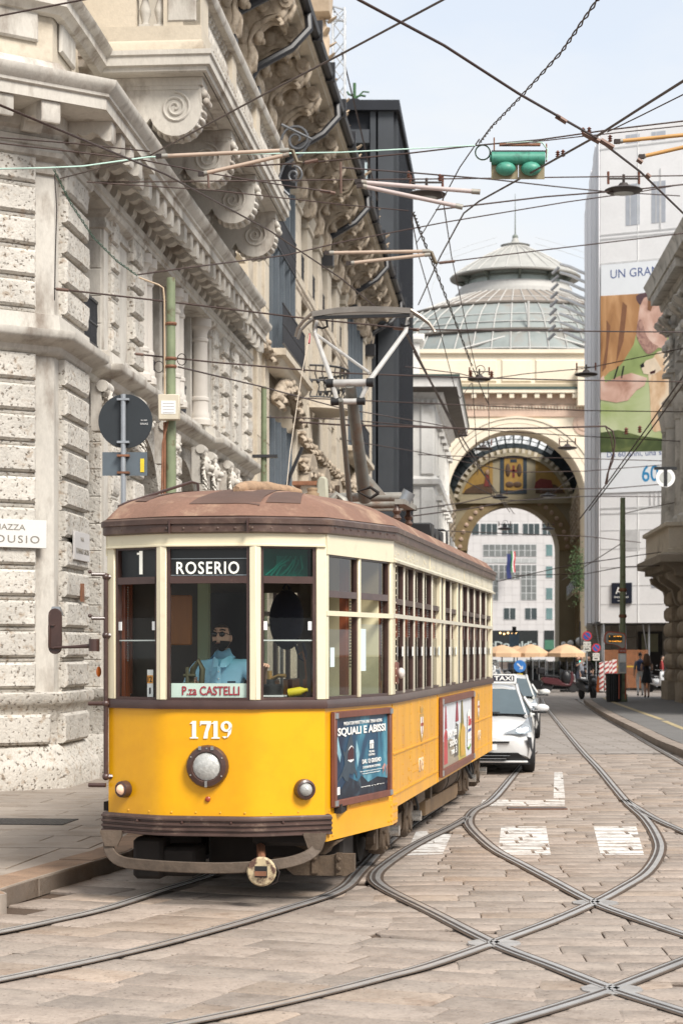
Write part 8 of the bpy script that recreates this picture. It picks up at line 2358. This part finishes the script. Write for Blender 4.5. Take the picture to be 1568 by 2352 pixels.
MB().box(.19,.024,zq(1084),.235,.029,zq(1053)).build('sticker', mat('sticker_yellow',(.70,.52,.03),.5), sg)
for y in (918,1016,1047,1086):
 MB().box(-.07,-.055,zq(y)-.012,.07,.03,zq(y)+.012).build('clamp', steel_grey if y < 1030 else rust, sg)
text('SISAS', .09, .018, white_paint, sg, T(.235,.016,zq(973))); text('EN 12899', .07, .014, white_paint, sg, T(.235,.016,zq(965)))
def pole(label, x, Y, ytop, r_, m=pole_green, base=KH, name='tram_pole'):
 p = at(x,1490,Y); h = CH-(ytop-HZ)/F*Y-base
 t = thing(name, label, 'pole', T(p.x,Y,base))
 MB().lathe([(r_*1.6,0),(r_*1.6,.25),(r_*1.25,.3),(r_*1.2,1.2),(r_*1.05,1.25),(r_,h*.6),(r_*.85,h),(0,h)],16).build('shaft', m, t)
 return t, h
t1, h1 = pole('tall green iron pole with a beige switch box by the palazzo', 393, 27.0, 638, .068)
zz = lambda y, Y=27.0: CH-(y-HZ)/F*Y-KH
bx_ = MB().box(-.15,-.22,zz(968),.13,-.07,zz(910)).build('switch_box', mat('box_beige',(.56,.50,.39),.5,var=.08,col2=(.40,.24,.12),c2=.68,c2w=.06,c2s=7), t1, bevel=.01)
MB().box(-.11,-.224,zz(955),.08,-.221,zz(925)).build('label', white_paint, bx_)
for k in range(4): MB().box(-.09,-.227,zz(952-k*7)-.004,.06,-.2245,zz(952-k*7)+.004).build('print_line', mat('faint_print',(.45,.43,.42),.6), bx_)
MB().tube([(-.085,-.02,zz(1140)),(-.08,-.03,zz(970))],.022,6).tube([(-.12,-.05,zz(1150)),(-.10,-.10,zz(1020)),(-.03,-.1,zz(970))],.014,6).build('conduit', rust, t1)
MB().tube([(-.08,-.02,zz(908)),(-.085,-.02,zz(690)),(-.10,-.02,zz(662)),(-.16,-.02,zz(655)),(-.42,-.02,zz(638))],.012,6).build('cable_pipe', mat('pipe_beige',(.48,.36,.24),.6), t1)
for y in (744,824,842): MB().lathe([(.072,-.02),(.08,0),(.072,.02)],12,T(0,0,zz(y))).build('pole_band', rust, t1)
for y, sx in ((828,1),(845,-1)): MB().tube([(sx*.15+.06*math.cos(a),-.1,zz(y)+.075*math.sin(a)) for a in [k*.35 for k in range(20)]],.006,5).build('cable_coil', wire_m, t1)
t2, _ = pole('slim green iron pole further along the palazzo front', 606, 45.0, 888, .07)
MB().tube([(.28,-.3,0.2),(.28,-.3,3.6),(.35,-.3,4.7),(.55,-.3,5.6),(.85,-.3,6.3)],.045,6).build('cable_riser', iron, t2)
for z in (4.6,5.3,6.1): MB().box(-.25,-.12,z,.3,.1,z+.06).build('clamp', iron, t2)
t3, h3 = pole('green and rusty pole standing behind the stop display', 1429, 73.5, 1143, .105)
for y in (1355,1415): MB().lathe([(.13,-.06),(.15,0),(.13,.06)],12,T(0,0,CH-(y-HZ)/F*73.5-KH)).build('pole_band', rust, t3)
# stop display
p = at(1411,1490,72.5); st_ = thing('stop_display', 'orange edged tram stop display showing arrival times above a timetable panel', 'display', T(p.x,72.5,KH))
zs = lambda y: CH-(y-HZ)/F*72.5-KH
xs = lambda x: (x-1411)/F*72.5
org = mat('display_orange',(.42,.085,.045),.5,var=.08)
outl = [(1387,1458),(1392,1451),(1400,1450),(1432,1454),(1436,1460),(1435,1490),(1428,1492),(1418,1485),(1410,1481),(1390,1479),(1386,1474)]
MB().prism([(xs(x),zs(y)) for x,y in outl][::-1], -.08, .08).build('housing', org, st_)
MB().prism([(xs(1411+(x-1411)*.90),zs(1470+(y-1470)*.86)) for x,y in outl][::-1], -.09, -.081).build('housing_face', mat('display_grey',(.36,.35,.31),.6), st_)
MB().box(xs(1395),-.105,zs(1475),xs(1427),-.091,zs(1459)).build('screen', mat('screen_dark',(.045,.04,.012),.3), st_)
amb = mat('amber_digits',(.6,.25,.03),.5,emit=(1,.40,.05),estr=1.2)
text('1    12 MIN', .42, .032, amb, st_, T(xs(1411),-.11,zs(1461.5))); text('19 CASTELLI', .44, .036, amb, st_, T(xs(1411),-.11,zs(1473)))
MB().box(xs(1419),-.06,zs(1605),xs(1421),-.03,zs(1490)).box(xs(1434),-.06,zs(1605),xs(1436),-.03,zs(1490)).build('legs', org, st_)
MB().box(xs(1419),-.08,zs(1500),xs(1437),-.02,zs(1490)).build('stop_header', org, st_); text('FERMATA', .2, .05, ink_w, st_, T(xs(1428),-.083,zs(1495)))
tp = MB().box(xs(1418),-.09,zs(1547),xs(1437),-.02,zs(1501)).build('timetable', mat('panel_cream',(.55,.53,.47),.5), st_, bevel=.015)
MB().box(xs(1421),-.095,zs(1520),xs(1435),-.091,zs(1503)).build('poster', white_paint, tp)
MB().box(xs(1421),-.095,zs(1543),xs(1435),-.091,zs(1522)).build('map', mat('map_grey',(.40,.42,.43),.5,var=.3,vs=9), tp)
p = at(1408,1490,73.2); bn = thing('litter_bin', 'black litter bin beside the stop display', 'bin', T(p.x,73.2,KH)); MB().lathe([(.24,0),(.27,.1),(.29,.95),(.31,1.0),(.25,1.02)],14).build('drum', mat('bin_black',(.02,.022,.022),.6,var=.2), bn)
for k in range(7): MB().box(-.28+k*.08,-.31,.05,-.26+k*.08,-.26,.95).build('slat', iron, bn)
# red and white barrier boards
for k, (x, y0, y1, w_, lab) in enumerate(((1380,1521,1588,10,'red and white striped barrier board at the end of the row, beside the orange cone'),(1392.5,1519,1590,10,'red and white striped barrier board in the middle of the row'),(1401.5,1518,1585,7,'red and white striped barrier board half hidden behind its neighbours'),(1410,1515,1575,10,'brighter red and white barrier board above the litter bin'))):
 Y = 96.0-k*.5; p = at(x,1490,Y); t = thing('barrier_board', lab, 'barrier', T(p.x,Y,0.0), 'striped barrier boards')
 z0, z1 = .06, CH-(y0-HZ)/F*Y; w2 = w_/F*Y
 MB().box(-w2/2,-.03,z0,w2/2,.03,z1).build('board', mat('board_white',(.62,.58,.55),.5,var=.08), t)
 for q in range(6):
  z = z0+.04+q*.235; MB().prism([(-w2/2+.003,z),(w2/2-.003,z+.13),(w2/2-.003,min(z+.235,z1)),(-w2/2+.003,z+.105)], -.036,-.031).build('stripe', mat('stripe_red',(.36,.045,.045),.5,var=.1), t)
 MB().box(-w2/2,-.15,0,w2/2,.15,.06).build('foot', trim, t)
p = at(1373,1490,96.2); cn = thing('traffic_cone', 'orange traffic cone leaning against the barrier boards', 'cone', T(p.x,96.2,0)); MB().lathe([(.2,0),(.2,.04),(.15,.05),(.03,.75),(0,.76)],12).build('cone_body', mat('cone_orange',(.65,.16,.03),.5), cn)
def noparking(label, x, y, r_px, Y, plates, ybot):
 p = at(x,1490,Y); t = thing('no_parking_sign', label, 'sign', T(p.x,Y,0)); z = CH-(y-HZ)/F*Y; r_ = r_px/F*Y
 MB().cyl((0,.05,0),(0,.05,z+r_),.03,n=8).build('pole', steel_grey, t)
 d = MB().lathe([(r_,0),(r_,.015),(0,.015)],24,T(0,0,z)@Q90).build('disc', red_s, t)
 MB().lathe([(r_*.76,.0155),(r_*.76,.02),(0,.02)],24,T(0,0,z)@Q90).build('blue_field', blue_s, d)
 mb = MB(); mb.M = T(0,-.024,z) @ Matrix.Rotation(R(45),4,'Y'); mb.box(-r_*.78,-.002,-r_*.11,r_*.78,.002,r_*.11); mb.build('red_bar', red_s, d)
 for y0, y1, s_ in plates:
  z0, z1 = CH-(y1-HZ)/F*Y, CH-(y0-HZ)/F*Y
  q = MB().box(-r_*.78,-.01,z0,r_*.78,.01,z1).build('plate', mat('plate_cream',(.58,.56,.50),.5), t)
  if s_: text(s_, r_*1.1, (z1-z0)*.4, trim, q, T(0,-.013,(z0+z1)/2))
  else: MB().prism([(-r_*.5,(z0+z1)/2-.02),(r_*.5,(z0+z1)/2-.02),(r_*.2,(z0+z1)/2+.05),(-.02,(z0+z1)/2+.01),(-r_*.4,(z0+z1)/2+.05)],-.014,-.011).build('tow_symbol', trim, q)
noparking('round no parking sign with a 0-24 plate on the taller pole', 1347, 1461, 11, 92, [(1474,1485,'0 - 24'),(1486,1496,None)], 1588)
noparking('lower no parking sign with a white plate beside the barriers', 1368, 1488, 10, 97, [(1500,1508,'0-24'),(1509,1517,None)], 1588)
p = at(1193,1490,100); rs_ = thing('arrow_sign', 'round blue keep-right arrow sign above a yellow marker', 'sign', T(p.x,100,0)); z = CH-(1530-HZ)/F*100; r_ = .30
MB().cyl((0,.04,0),(0,.04,z+r_),.03,n=8).build('pole', steel_grey, rs_); MB().lathe([(r_,0),(r_,.015),(0,.015)],24,T(0,0,z)@Q90).build('disc', mat('sign_blue_bright',(.04,.18,.50),.4), rs_)
mb = MB(); mb.M = T(0,-.02,z) @ Matrix.Rotation(R(45),4,'Y'); mb.box(-r_*.6,-.003,-.03,r_*.4,.003,.03).prism([(r_*.25,-.12),(r_*.7,0),(r_*.25,.12)],-.003,.003).build('arrow', white_paint, rs_)
MB().box(-.14,-.02,z-.52,.14,.02,z-.36).build('yellow_marker', mat('marker_yellow',(.60,.42,.04),.5), rs_)
p = at(1180,1490,125); ds_ = thing('direction_sign', 'blue grey sign board on a post in front of the restaurant', 'sign', T(p.x,125,0)); MB().cyl((0,.05,0),(0,.05,3.3),.05,n=8).build('post', steel_grey, ds_)
MB().box(-.3,-.02,CH-(1492-HZ)/F*125,.3,.02,CH-(1455-HZ)/F*125).build('board', mat('sign_slate',(.10,.15,.19),.5), ds_); MB().box(-.12,-.1,3.0,.12,.1,3.4).build('lamp_head', trim, ds_)
p = at(1331,1490,101); tl_ = thing('traffic_light', 'slim black traffic light showing green by the terrace', 'traffic light', T(p.x,101,0)); MB().cyl((0,0,0),(0,0,3.4),.035,n=8).build('post', iron, tl_)
MB().box(-.09,-.18,1.15,.09,-.02,1.75).build('housing', iron, tl_); MB().ball((0,-.19,CH-(1521-HZ)/F*101),.075,10,6,(1,.5,1)).build('green_lamp', mat('green_lamp',(.05,.6,.4),.3,emit=(.1,1,.65),estr=2.5), tl_)
MB().box(-.18,-.1,1.86,.30,-.06,1.98).build('arm_sign', white_paint, tl_)
# round tram signal hanging over the right
# ---------------------------------------------------------------- overhead wires, span rods, lamps, signal box
wire_b = mat('wire_brown',(.055,.032,.026),.5,.3,var=.2); wire_c = mat('cable_pale_green',(.42,.58,.50),.5); rod_m = mat('span_rod_beige',(.46,.35,.27),.5,var=.1); rod_o = mat('span_rod_orange',(.46,.25,.08),.5,var=.1); ceram = mat('ceramic_brown',(.13,.045,.025),.3)
def wire(label, pts, px=4.0, m=None, group='overhead tram wires and span wires', sag=0.0, twist=0, name='overhead_wire'):
 """pts: photo column, row, distance; px: thickness in the photo"""
 P = [at(*p) for p in pts]
 d = []
 for i, (a, b) in enumerate(zip(P, P[1:])):
  n = 8 if sag else 2
  for k in range(n):
   t = k/n; q = a+(b-a)*t; q.z -= sag*4*t*(1-t); d.append(q)
 d.append(P[-1])
 Y = sum(p[2] for p in pts)/len(pts); r = px*Y/F/2*.95
 mb = MB()
 if twist:
  dd = []
  for a, b in zip(d, d[1:]):
   for k in range(12): dd.append(a+(b-a)*k/12)
  for ph in (0, math.pi):
   mb.tube([p+V((math.cos(i*.8+ph)*r,0,math.sin(i*.8+ph)*r)) for i, p in enumerate(dd)], r*.62, 4)
 else: mb.tube(d, r, 5)
 o = mb.build(name, m or wire_b, sharp=80)
 return tag(o, label, 'wire', group)
W = [
 ('short thick wire cutting the top left corner above the corner pier', [(-60,48,13),(190,0,13),(330,-28,13)], 5),
 ('long thick wire rising from the palazzo cornice to the top edge', [(140,410,25),(345,357,22),(600,220,18),(784,124,16),(1016,0,14),(1120,-60,13)], 5),
 ('dark wire falling from the left edge across the balcony to the eaves end', [(-40,228,14),(0,241,14),(380,400,18),(620,530,24),(784,640,28),(880,720,31)], 4.5),
 ('thin wire from the left edge to the upper wooden span rod', [(-40,312,20),(0,316,20),(175,330,20),(345,348,20)], 3.5),
 ('thin wire from the left edge dipping past the scroll consoles to the eaves', [(-40,325,22),(0,329,22),(320,366,22),(480,398,23),(640,424,24),(760,441,25)], 3.5),
 ('level wire from the left edge behind the span rods to the right', [(-40,421,30),(0,421,30),(400,417,30),(784,413,31),(1010,411,32),(1300,407,33),(1620,403,34)], 3.5),
 ('thin dark wire from the corner pilaster to the insulator cluster', [(200,418,26),(500,438,27),(784,470,28),(938,484,29)], 3),
 ('thickest wire, running diagonally from the top centre to the right edge', [(780,-30,14),(824,0,14),(1020,105,15),(1190,215,16),(1370,318,18),(1470,395,20),(1568,490,22),(1620,540,23)], 6.5),
 ('straight wire from below the signal box down to the dark building', [(1100,320,27),(1055,385,29),(1010,470,32),(955,560,36)], 3),
 ('upper level wire passing through the signal box fitting to the right edge', [(560,382,27),(690,375,27),(784,367,27),(940,352,27),(1094,334,27),(1240,321,27),(1400,298,27),(1620,272,27)], 4),
 ('lower companion wire from the signal box to the right edge', [(1150,334,26.5),(1260,322,26.5),(1330,314,26.5),(1568,289,26.5),(1620,284,26.5)], 3),
 ('blue black contact wire swinging from the dome up to the right edge', [(960,700,48),(1010,590,40),(1064,490,34),(1100,462,31),(1249,380,26),(1374,310,22),(1470,248,20),(1568,186,18),(1620,152,17)], 5),
 ('thin wire leaving the big junction for the right edge', [(1394,303,22),(1470,266,21),(1568,217,20),(1620,192,20)], 3.5),
 ('drooping wire from the span rods past the lamp to the right building', [(784,385,28),(960,398,30),(1129,412,32),(1270,428,35),(1389,440,38),(1560,450,42)], 3.5),
 ('double feeder wire beneath the big lamp towards the right edge', [(1000,482,36),(1084,472,36),(1250,452,37),(1430,438,38),(1568,424,39),(1620,419,39)], 4),
 ('long thin wire from the palazzo column to the upper right', [(317,631,29),(430,615,30),(658,586,33),(784,556,34),(1024,510,36),(1300,464,38),(1470,440,39),(1620,414,40)], 3.2),
 ('thin wire from the third rod bracket to the right roofline', [(1006,604,40),(1134,588,41),(1300,568,42),(1568,536,44)], 3),
 ('long level wire over the pantograph to the right building', [(125,663,27),(420,697,28),(715,733,29),(960,757,30),(1260,760,34),(1568,763,38),(1620,764,39)], 3.8),
 ('lower level wire crossing in front of the gallery attic', [(310,813,27),(500,833,28),(784,857,30),(1030,866,32),(1300,873,36),(1568,877,40),(1620,878,40)], 3.5),
 ('sloping wire from the green pole coil to the arch side', [(410,843,27.1),(600,888,32),(784,938,40),(1000,975,52),(1060,988,56)], 3),
 ('taut wire between the second green pole and the arch front', [(600,958,45),(784,963,48),(930,976,52),(1300,1000,66),(1568,1014,72)], 2.6),
 ('level wire across the gallery frieze', [(690,914,45),(784,918,47),(1080,931,56),(1340,943,62),(1568,946,66),(1620,947,66)], 2.6),
 ('thick feeder cable looping down beside the advert', [(690,970,45),(784,976,46),(930,980,47),(1084,985,48),(1250,983,49),(1389,979,50),(1406,990,50),(1411,1015,50),(1406,1058,50),(1394,1088,50),(1389,1112,50)], 4.5),
 ('second strand of the looping feeder cable', [(1389,980,50),(1402,1004,50),(1407,1040,50),(1397,1076,50),(1393,1112,50)], 3),
 ('steep contact wire rising to the right edge, upper of the pair', [(1330,1192,66),(1400,1100,60),(1490,975,52),(1568,863,46),(1620,790,43)], 3.6),
 ('steep contact wire rising to the right edge, lower of the pair', [(1352,1172,66),(1410,1096,60),(1500,978,52),(1568,882,46),(1620,808,43)], 3.6),
 ('thin line through the hanging lamps under the attic', [(930,842,60),(1054,858,64),(1110,872,65),(1210,858,66),(1300,850,66),(1345,846,66),(1480,818,67),(1568,800,68)], 2.4),
 ('low wire crossing the arch mouth at its springing', [(960,1044,80),(1100,1050,82),(1300,1052,84),(1568,1060,86)], 2.2),
 ('low wire sloping over the mosaics to the advert', [(780,1009,70),(960,1038,76),(1180,1085,84),(1345,1082,88),(1568,1064,90)], 2.2),
 ('low wire near the rear of the tram rising to the right', [(950,1170,70),(1060,1155,74),(1200,1124,80),(1400,1122,86),(1568,1108,90)], 2.6),
 ('low wire touching the tram roof line and crossing the inner arch', [(940,1186,60),(1080,1168,66),(1180,1150,72),(1340,1140,80),(1568,1141,90)], 2.6),
 ('low level wire over the far street in front of the office block', [(950,1216,75),(1150,1225,82),(1345,1232,88),(1470,1246,92)], 2.2),
 ('lowest wire, from the green pole across to the office block', [(1140,1336,84),(1300,1300,78),(1420,1282,74),(1560,1262,72)], 2.2),
 ('wire from the far pole band down to the street', [(1429,1246,74),(1360,1290,84),(1290,1332,96)], 2.0),
 ('level wire behind the far green pole', [(1180,1322,90),(1345,1318,88),(1429,1302,74),(1560,1298,72)], 2.2),
 ('contact wire running away over the taxis into the arch', [(934,768,40),(1000,900,58),(1064,1028,90),(1140,1130,120),(1180,1180,140)], 3.0),
 ('second contact wire running away into the arch', [(951,808,42),(1040,970,66),(1134,1128,110),(1170,1176,135)], 3.0),
 ('thin dropper wire falling past the lantern of the dome', [(1014,440,34),(1036,588,42),(1084,813,58),(1096,862,65)], 2.2),
 ('thin dropper wire left of the dome', [(945,500,36),(961,588,42),(1010,760,52),(1044,893,60),(1056,915,62),(1082,880,64)], 2.2),
 ('rope like stay beside the white building', [(1085,845,60),(1110,905,64),(1122,930,66)], 2.6),
 ('thin wire from the lamp to the arch crown', [(1084,880,65),(1092,1000,75),(1096,1090,85)], 1.8),
 ('thin wire dropping from the right lamp insulator', [(1120,880,65),(1122,960,72),(1122,1120,90)], 1.8),
 ('slack loop wire between the low lamps in the arch', [(1040,1090,100),(1148,1148,112),(1200,1150,112),(1258,1140,112),(1318,1092,104)], 2.0),
 ('thin wire across the balcony of the rusticated building', [(1429,1180,74),(1490,1166,75),(1568,1150,74)], 2.0),
]
for lab, pts, px in W: wire(lab, pts, px)
wire('twisted feeder cable descending from the top edge to the signal box', [(1385,-20,16),(1371,0,16.3),(1290,118,19),(1194,224,22),(1130,290,24),(1100,330,26)], 5.5, None, twist=1)
wire('twisted black cable dropping from the lamp cluster along the dark building', [(949,487,34),(965,532,36),(1000,620,40),(1042,730,48),(1085,845,58)], 4.5, wire_m, twist=1)
wire('green twisted cable hanging down the corner pier to the column', [(124,388,26),(165,470,26.5),(215,545,27.5),(270,600,28.5),(318,634,29)], 4, mat('cable_dark_green',(.05,.10,.07),.6), twist=1)
wire('pale green cable stretched from the corner pier to the signal box', [(-40,389,20),(0,388,20),(100,386,20),(190,382,20.5),(340,361,21),(560,354,22),(784,350,24),(960,341,25),(1090,334,26.4)], 4, wire_c)
wire('thin cable down the face of the corner pier', [(126,400,25.5),(131,480,25.5),(128,580,25.5),(126,690,25.5)], 3, wire_m)
def rod(label, a, b, Y, m, px=9):
 p, q = at(*a,Y), at(*b,Y); r = px*Y/F/2
 d = (q-p).normalized(); t = thing('span_rod', label, 'insulator rod', T(*p), 'insulating rods in the span wires'); q = q-p
 MB().cyl((0,0,0),q,r,n=10).build('rod', m, t)
 for s_, e_ in ((V(),q*.07),(q*.93,q)): MB().cyl(s_,e_,r*1.25,n=10).build('ferrule', gear, t)
 MB().cbox(0,0,0,r*3,r*3,r*2).build('clamp', wire_m, t)
rod('upper beige span rod in front of the scroll consoles', (365,359), (664,345), 21, rod_m)
rod('lower sloping beige span rod in front of the scroll consoles', (462,400), (664,354), 21, rod_m)
rod('pale span rod left of the signal box, upper one', (822,418), (1102,441), 28, mat('span_rod_pink',(.50,.42,.40),.5), 10)
rod('pale span rod left of the signal box, lower sloping one', (826,426), (1062,476), 28, MATS['span_rod_pink'], 10)
rod('thin upper span rod by the black gutter', (750,581), (986,577), 33, rod_m, 8)
rod('thin lower span rod by the black gutter', (800,605), (988,584), 33, rod_m, 8)
rod('orange span rod at the right edge, upper one', (1416,325), (1600,307), 22, rod_o, 9)
rod('orange span rod at the right edge, lower one', (1472,360), (1600,331), 22, rod_o, 9)
def bracket(label, pts, Y):
 o = MB().tube([at(x,y,Y) for x,y in pts], 4.5*Y/F, 4).build('wire_bracket', mat('bracket_khaki',(.16,.13,.09),.5,.3), sharp=50); tag(o, label, 'bracket')
bracket('bent bracket joining the two rods before the consoles', [(660,345),(672,346),(682,372),(694,374)], 21)
bracket('bent bracket joining the two pale rods', [(826,418),(814,416),(800,440),(786,446)], 28)
bracket('bent bracket joining the two thin rods', [(982,578),(990,580),(999,602),(1003,604)], 33)
# strain insulators and clamps
def insul(label, x, y, Y, n=3, px=11):
 p = at(x,y,Y); k = px*Y/F
 prof = [(.25,0)]
 for i in range(n): prof += [(.28,.45*i+.1),(.55,.45*i+.2),(.30,.45*i+.35)]
 prof += [(.2,.45*n+.1)]
 o = MB().lathe([(r_*k,z*k) for r_, z in prof], 10).build('insulator', ceram, None, T(*p)); tag(o, label, 'insulator', 'brown insulators on the wires')
for lab, x, y, Y in (('brown insulator left of the pale rods lamp',938,405,30),('brown insulator right of the pale rods lamp',1010,412,30),('brown insulator at the big junction, left',1338,305,21),('brown insulator at the big junction, middle',1352,304,21),('brown insulator at the big junction, right',1400,322,21),('brown insulator near the signal box, left of two',1280,358,25),('brown insulator near the signal box, right of two',1292,356,25),
      ('brown insulator over the attic lamp, left',1080,862,64),('brown insulator over the attic lamp, right',1128,864,64),('dark insulator hanging over the advert, left',1437,994,50),('dark insulator hanging over the advert, right',1468,990,50)): insul(lab, x, y+4, Y)
def clampbar(label, x0, y0, x1, y1, Y, px=12):
 a, b = at(x0,y0,Y), at(x1,y1,Y); o = MB().cyl(a,b,px*Y/F/2,n=6).build('wire_clamp', mat('clamp_brown',(.14,.085,.065),.5,.3), sharp=50); tag(o, label, 'clamp', 'metal clamps on the wires')
clampbar('flat clamp on the thickest wire above the junction', 1276,266,1300,281,17,12); clampbar('junction clamp on the thickest wire, upper', 1338,306,1376,326,18,13); clampbar('junction clamp on the thickest wire, lower', 1378,322,1408,340,18,13)
clampbar('clamp where the drooping wire meets the right edge', 1462,366,1474,374,20,11); clampbar('small clamp on the thickest wire near the edge', 1483,400,1492,408,20,11)
clampbar('rusty turnbuckle right of the pantograph', 948,757,962,758,30,8); clampbar('rusty turnbuckle left of the pantograph', 903,754,930,756,30,8); clampbar('rusty turnbuckle by the third rods', 1008,604,1044,600,40,7)
clampbar('rusty strut between the pale rods and the eaves', 782,372,783,444,28,6); clampbar('rusty turnbuckle above the span rods', 700,374,730,368,27,9); clampbar('rusty turnbuckle before the carved eaves', 735,438,770,444,25,8)
clampbar('rusty hanger under the lower beige rod', 478,402,480,432,21,6)
clampbar('white clamp where the level wire meets the corner pier', 130,664,158,667,27,8); clampbar('clamp under the second green pole coil', 312,813,330,815,27,7)
# hanging street lamps
lampm = mat('lamp_dark_brown',(.045,.034,.030),.5,var=.2); lampl = mat('lamp_glass_pale',(.42,.44,.42),.2)
def lamp_h(label, x, y, Y, w_px, coil=False):
 p = at(x,y,Y); r_ = w_px/F*Y/2
 t = thing('hanging_lamp', label, 'street lamp', T(*p), 'street lamps hanging on the span wires')
 MB().lathe([(r_*.55,-.20*r_),(r_*.9,-.12*r_),(r_,-.02*r_),(r_*.85,.06*r_),(r_*.35,.16*r_),(r_*.2,.35*r_),(0,.36*r_)],20).build('hood', lampm, t)
 MB().lathe([(0,-.26*r_),(r_*.35,-.25*r_),(r_*.54,-.2*r_)],16).build('glass', lampl, t)
 MB().cyl((0,0,.3*r_),(0,0,.8*r_),.08*r_,n=6).box(-.8*r_,-.03,.55*r_,.8*r_,.03,.62*r_).build('hanger', lampm, t)
 for sx in (-1,1): MB().cyl((sx*.8*r_,0,.3*r_),(sx*.8*r_,0,.95*r_),.07*r_,n=6).build('hanger_insulator', ceram, t)
 if coil: MB().tube([(.35*r_*math.cos(k*.4)+.1*r_,0,.75*r_+.35*r_*math.sin(k*.4)) for k in range(32)],.03*r_,4).build('cable_coil', wire_m, t)
lamp_h('large dark lamp hanging beside the pale rods', 979, 446, 38, 92)
lamp_h('large dark lamp hanging before the wrapped building', 1431, 436, 38, 88)
lamp_h('dark lamp with a coil of cable before the gallery attic', 1100, 870, 65, 56, True)
lamp_h('dark lamp hanging at the edge of the advert', 1345, 859, 65, 54)
lamp_h('dark lamp before the arch crown, left', 1110, 1030, 88, 44)
lamp_h('dark lamp before the arch crown, right', 1302, 1028, 88, 46)
lamp_h('small lamp under the mosaics, left', 1148, 1142, 110, 38); lamp_h('small lamp under the mosaics, right', 1258, 1138, 110, 40)
lamp_h('small lamp before the office windows, left', 1158, 1214, 118, 34, True); lamp_h('small lamp before the office windows, right', 1258, 1214, 118, 32)
lamp_h('small lantern among the wires at the white building corner', 1063, 1000, 62, 24)
# green point signal box
Y = 27.0; p = at(1190,372,Y); u = Y/F
sbx = thing('signal_box', 'green overhead tram signal box with two domes and a coil of pale cable', 'signal box', T(*p))
sgn = mat('signal_green',(.06,.27,.19),.45,var=.12,vs=6,col2=(.03,.12,.09),c2=.62,c2w=.1,c2s=8)
MB().cyl((-62*u,0,8*u),(60*u,0,8*u),15*u,n=18).cyl((-66*u,0,8*u),(-58*u,0,8*u),8*u,n=10).build('drum', sgn, sbx)
MB().box(-62*u,-.02,22*u,62*u,.25,26*u).build('lid', sign_bk, sbx)
for dx in (-30,28): MB().ball((dx*u,-6*u,-17*u),22*u,16,10,(1.05,.8,.72)).build('dome', sgn, sbx)
for x0, x1 in ((-62,-1),(1,60)): MB().box(x0*u,4*u,-38*u,x1*u,8*u,0).build('back_plate', mat('plate_khaki',(.30,.25,.15),.5,.2,var=.1), sbx)
MB().tube([(-82*u+17*u*math.cos(k*.35),0,22*u+17*u*math.sin(k*.35)) for k in range(38)],2*u,5).build('cable_coil', wire_c, sbx)
MB().tube([(-40*u,0,40*u),(-20*u,0,44*u),(30*u,0,46*u),(55*u,0,44*u),(66*u,0,28*u),(64*u,0,4*u)],2.2*u,5).build('cable', wire_c, sbx)
MB().box(-44*u,-.03,37*u,50*u,.03,42*u).cyl((-56*u,0,24*u),(-56*u,0,56*u),1.8*u,n=6).cyl((64*u,0,0),(64*u,0,42*u),1.8*u,n=6).build('hanger', rust, sbx)
# white tram signal disc on the right
Y = 56.0; p = at(1527,1097,Y); u = Y/F
td = thing('signal_disc', 'white round tram signal with a black upright bar hanging at the right', 'signal', T(*p))
MB().lathe([(22*u,0),(22*u,.02),(0,.02)],28,Q90).build('disc', white_paint, td); MB().lathe([(14*u,.021),(14*u,.026),(0,.026)],24,Q90).build('inner_disc', mat('disc_grey',(.46,.47,.44),.5), td)
MB().box(-4*u,-.035,-20*u,4*u,-.027,22*u).build('bar', black, td); MB().box(-26*u,-.02,18*u,26*u,.02,25*u).build('bracket', black, td)
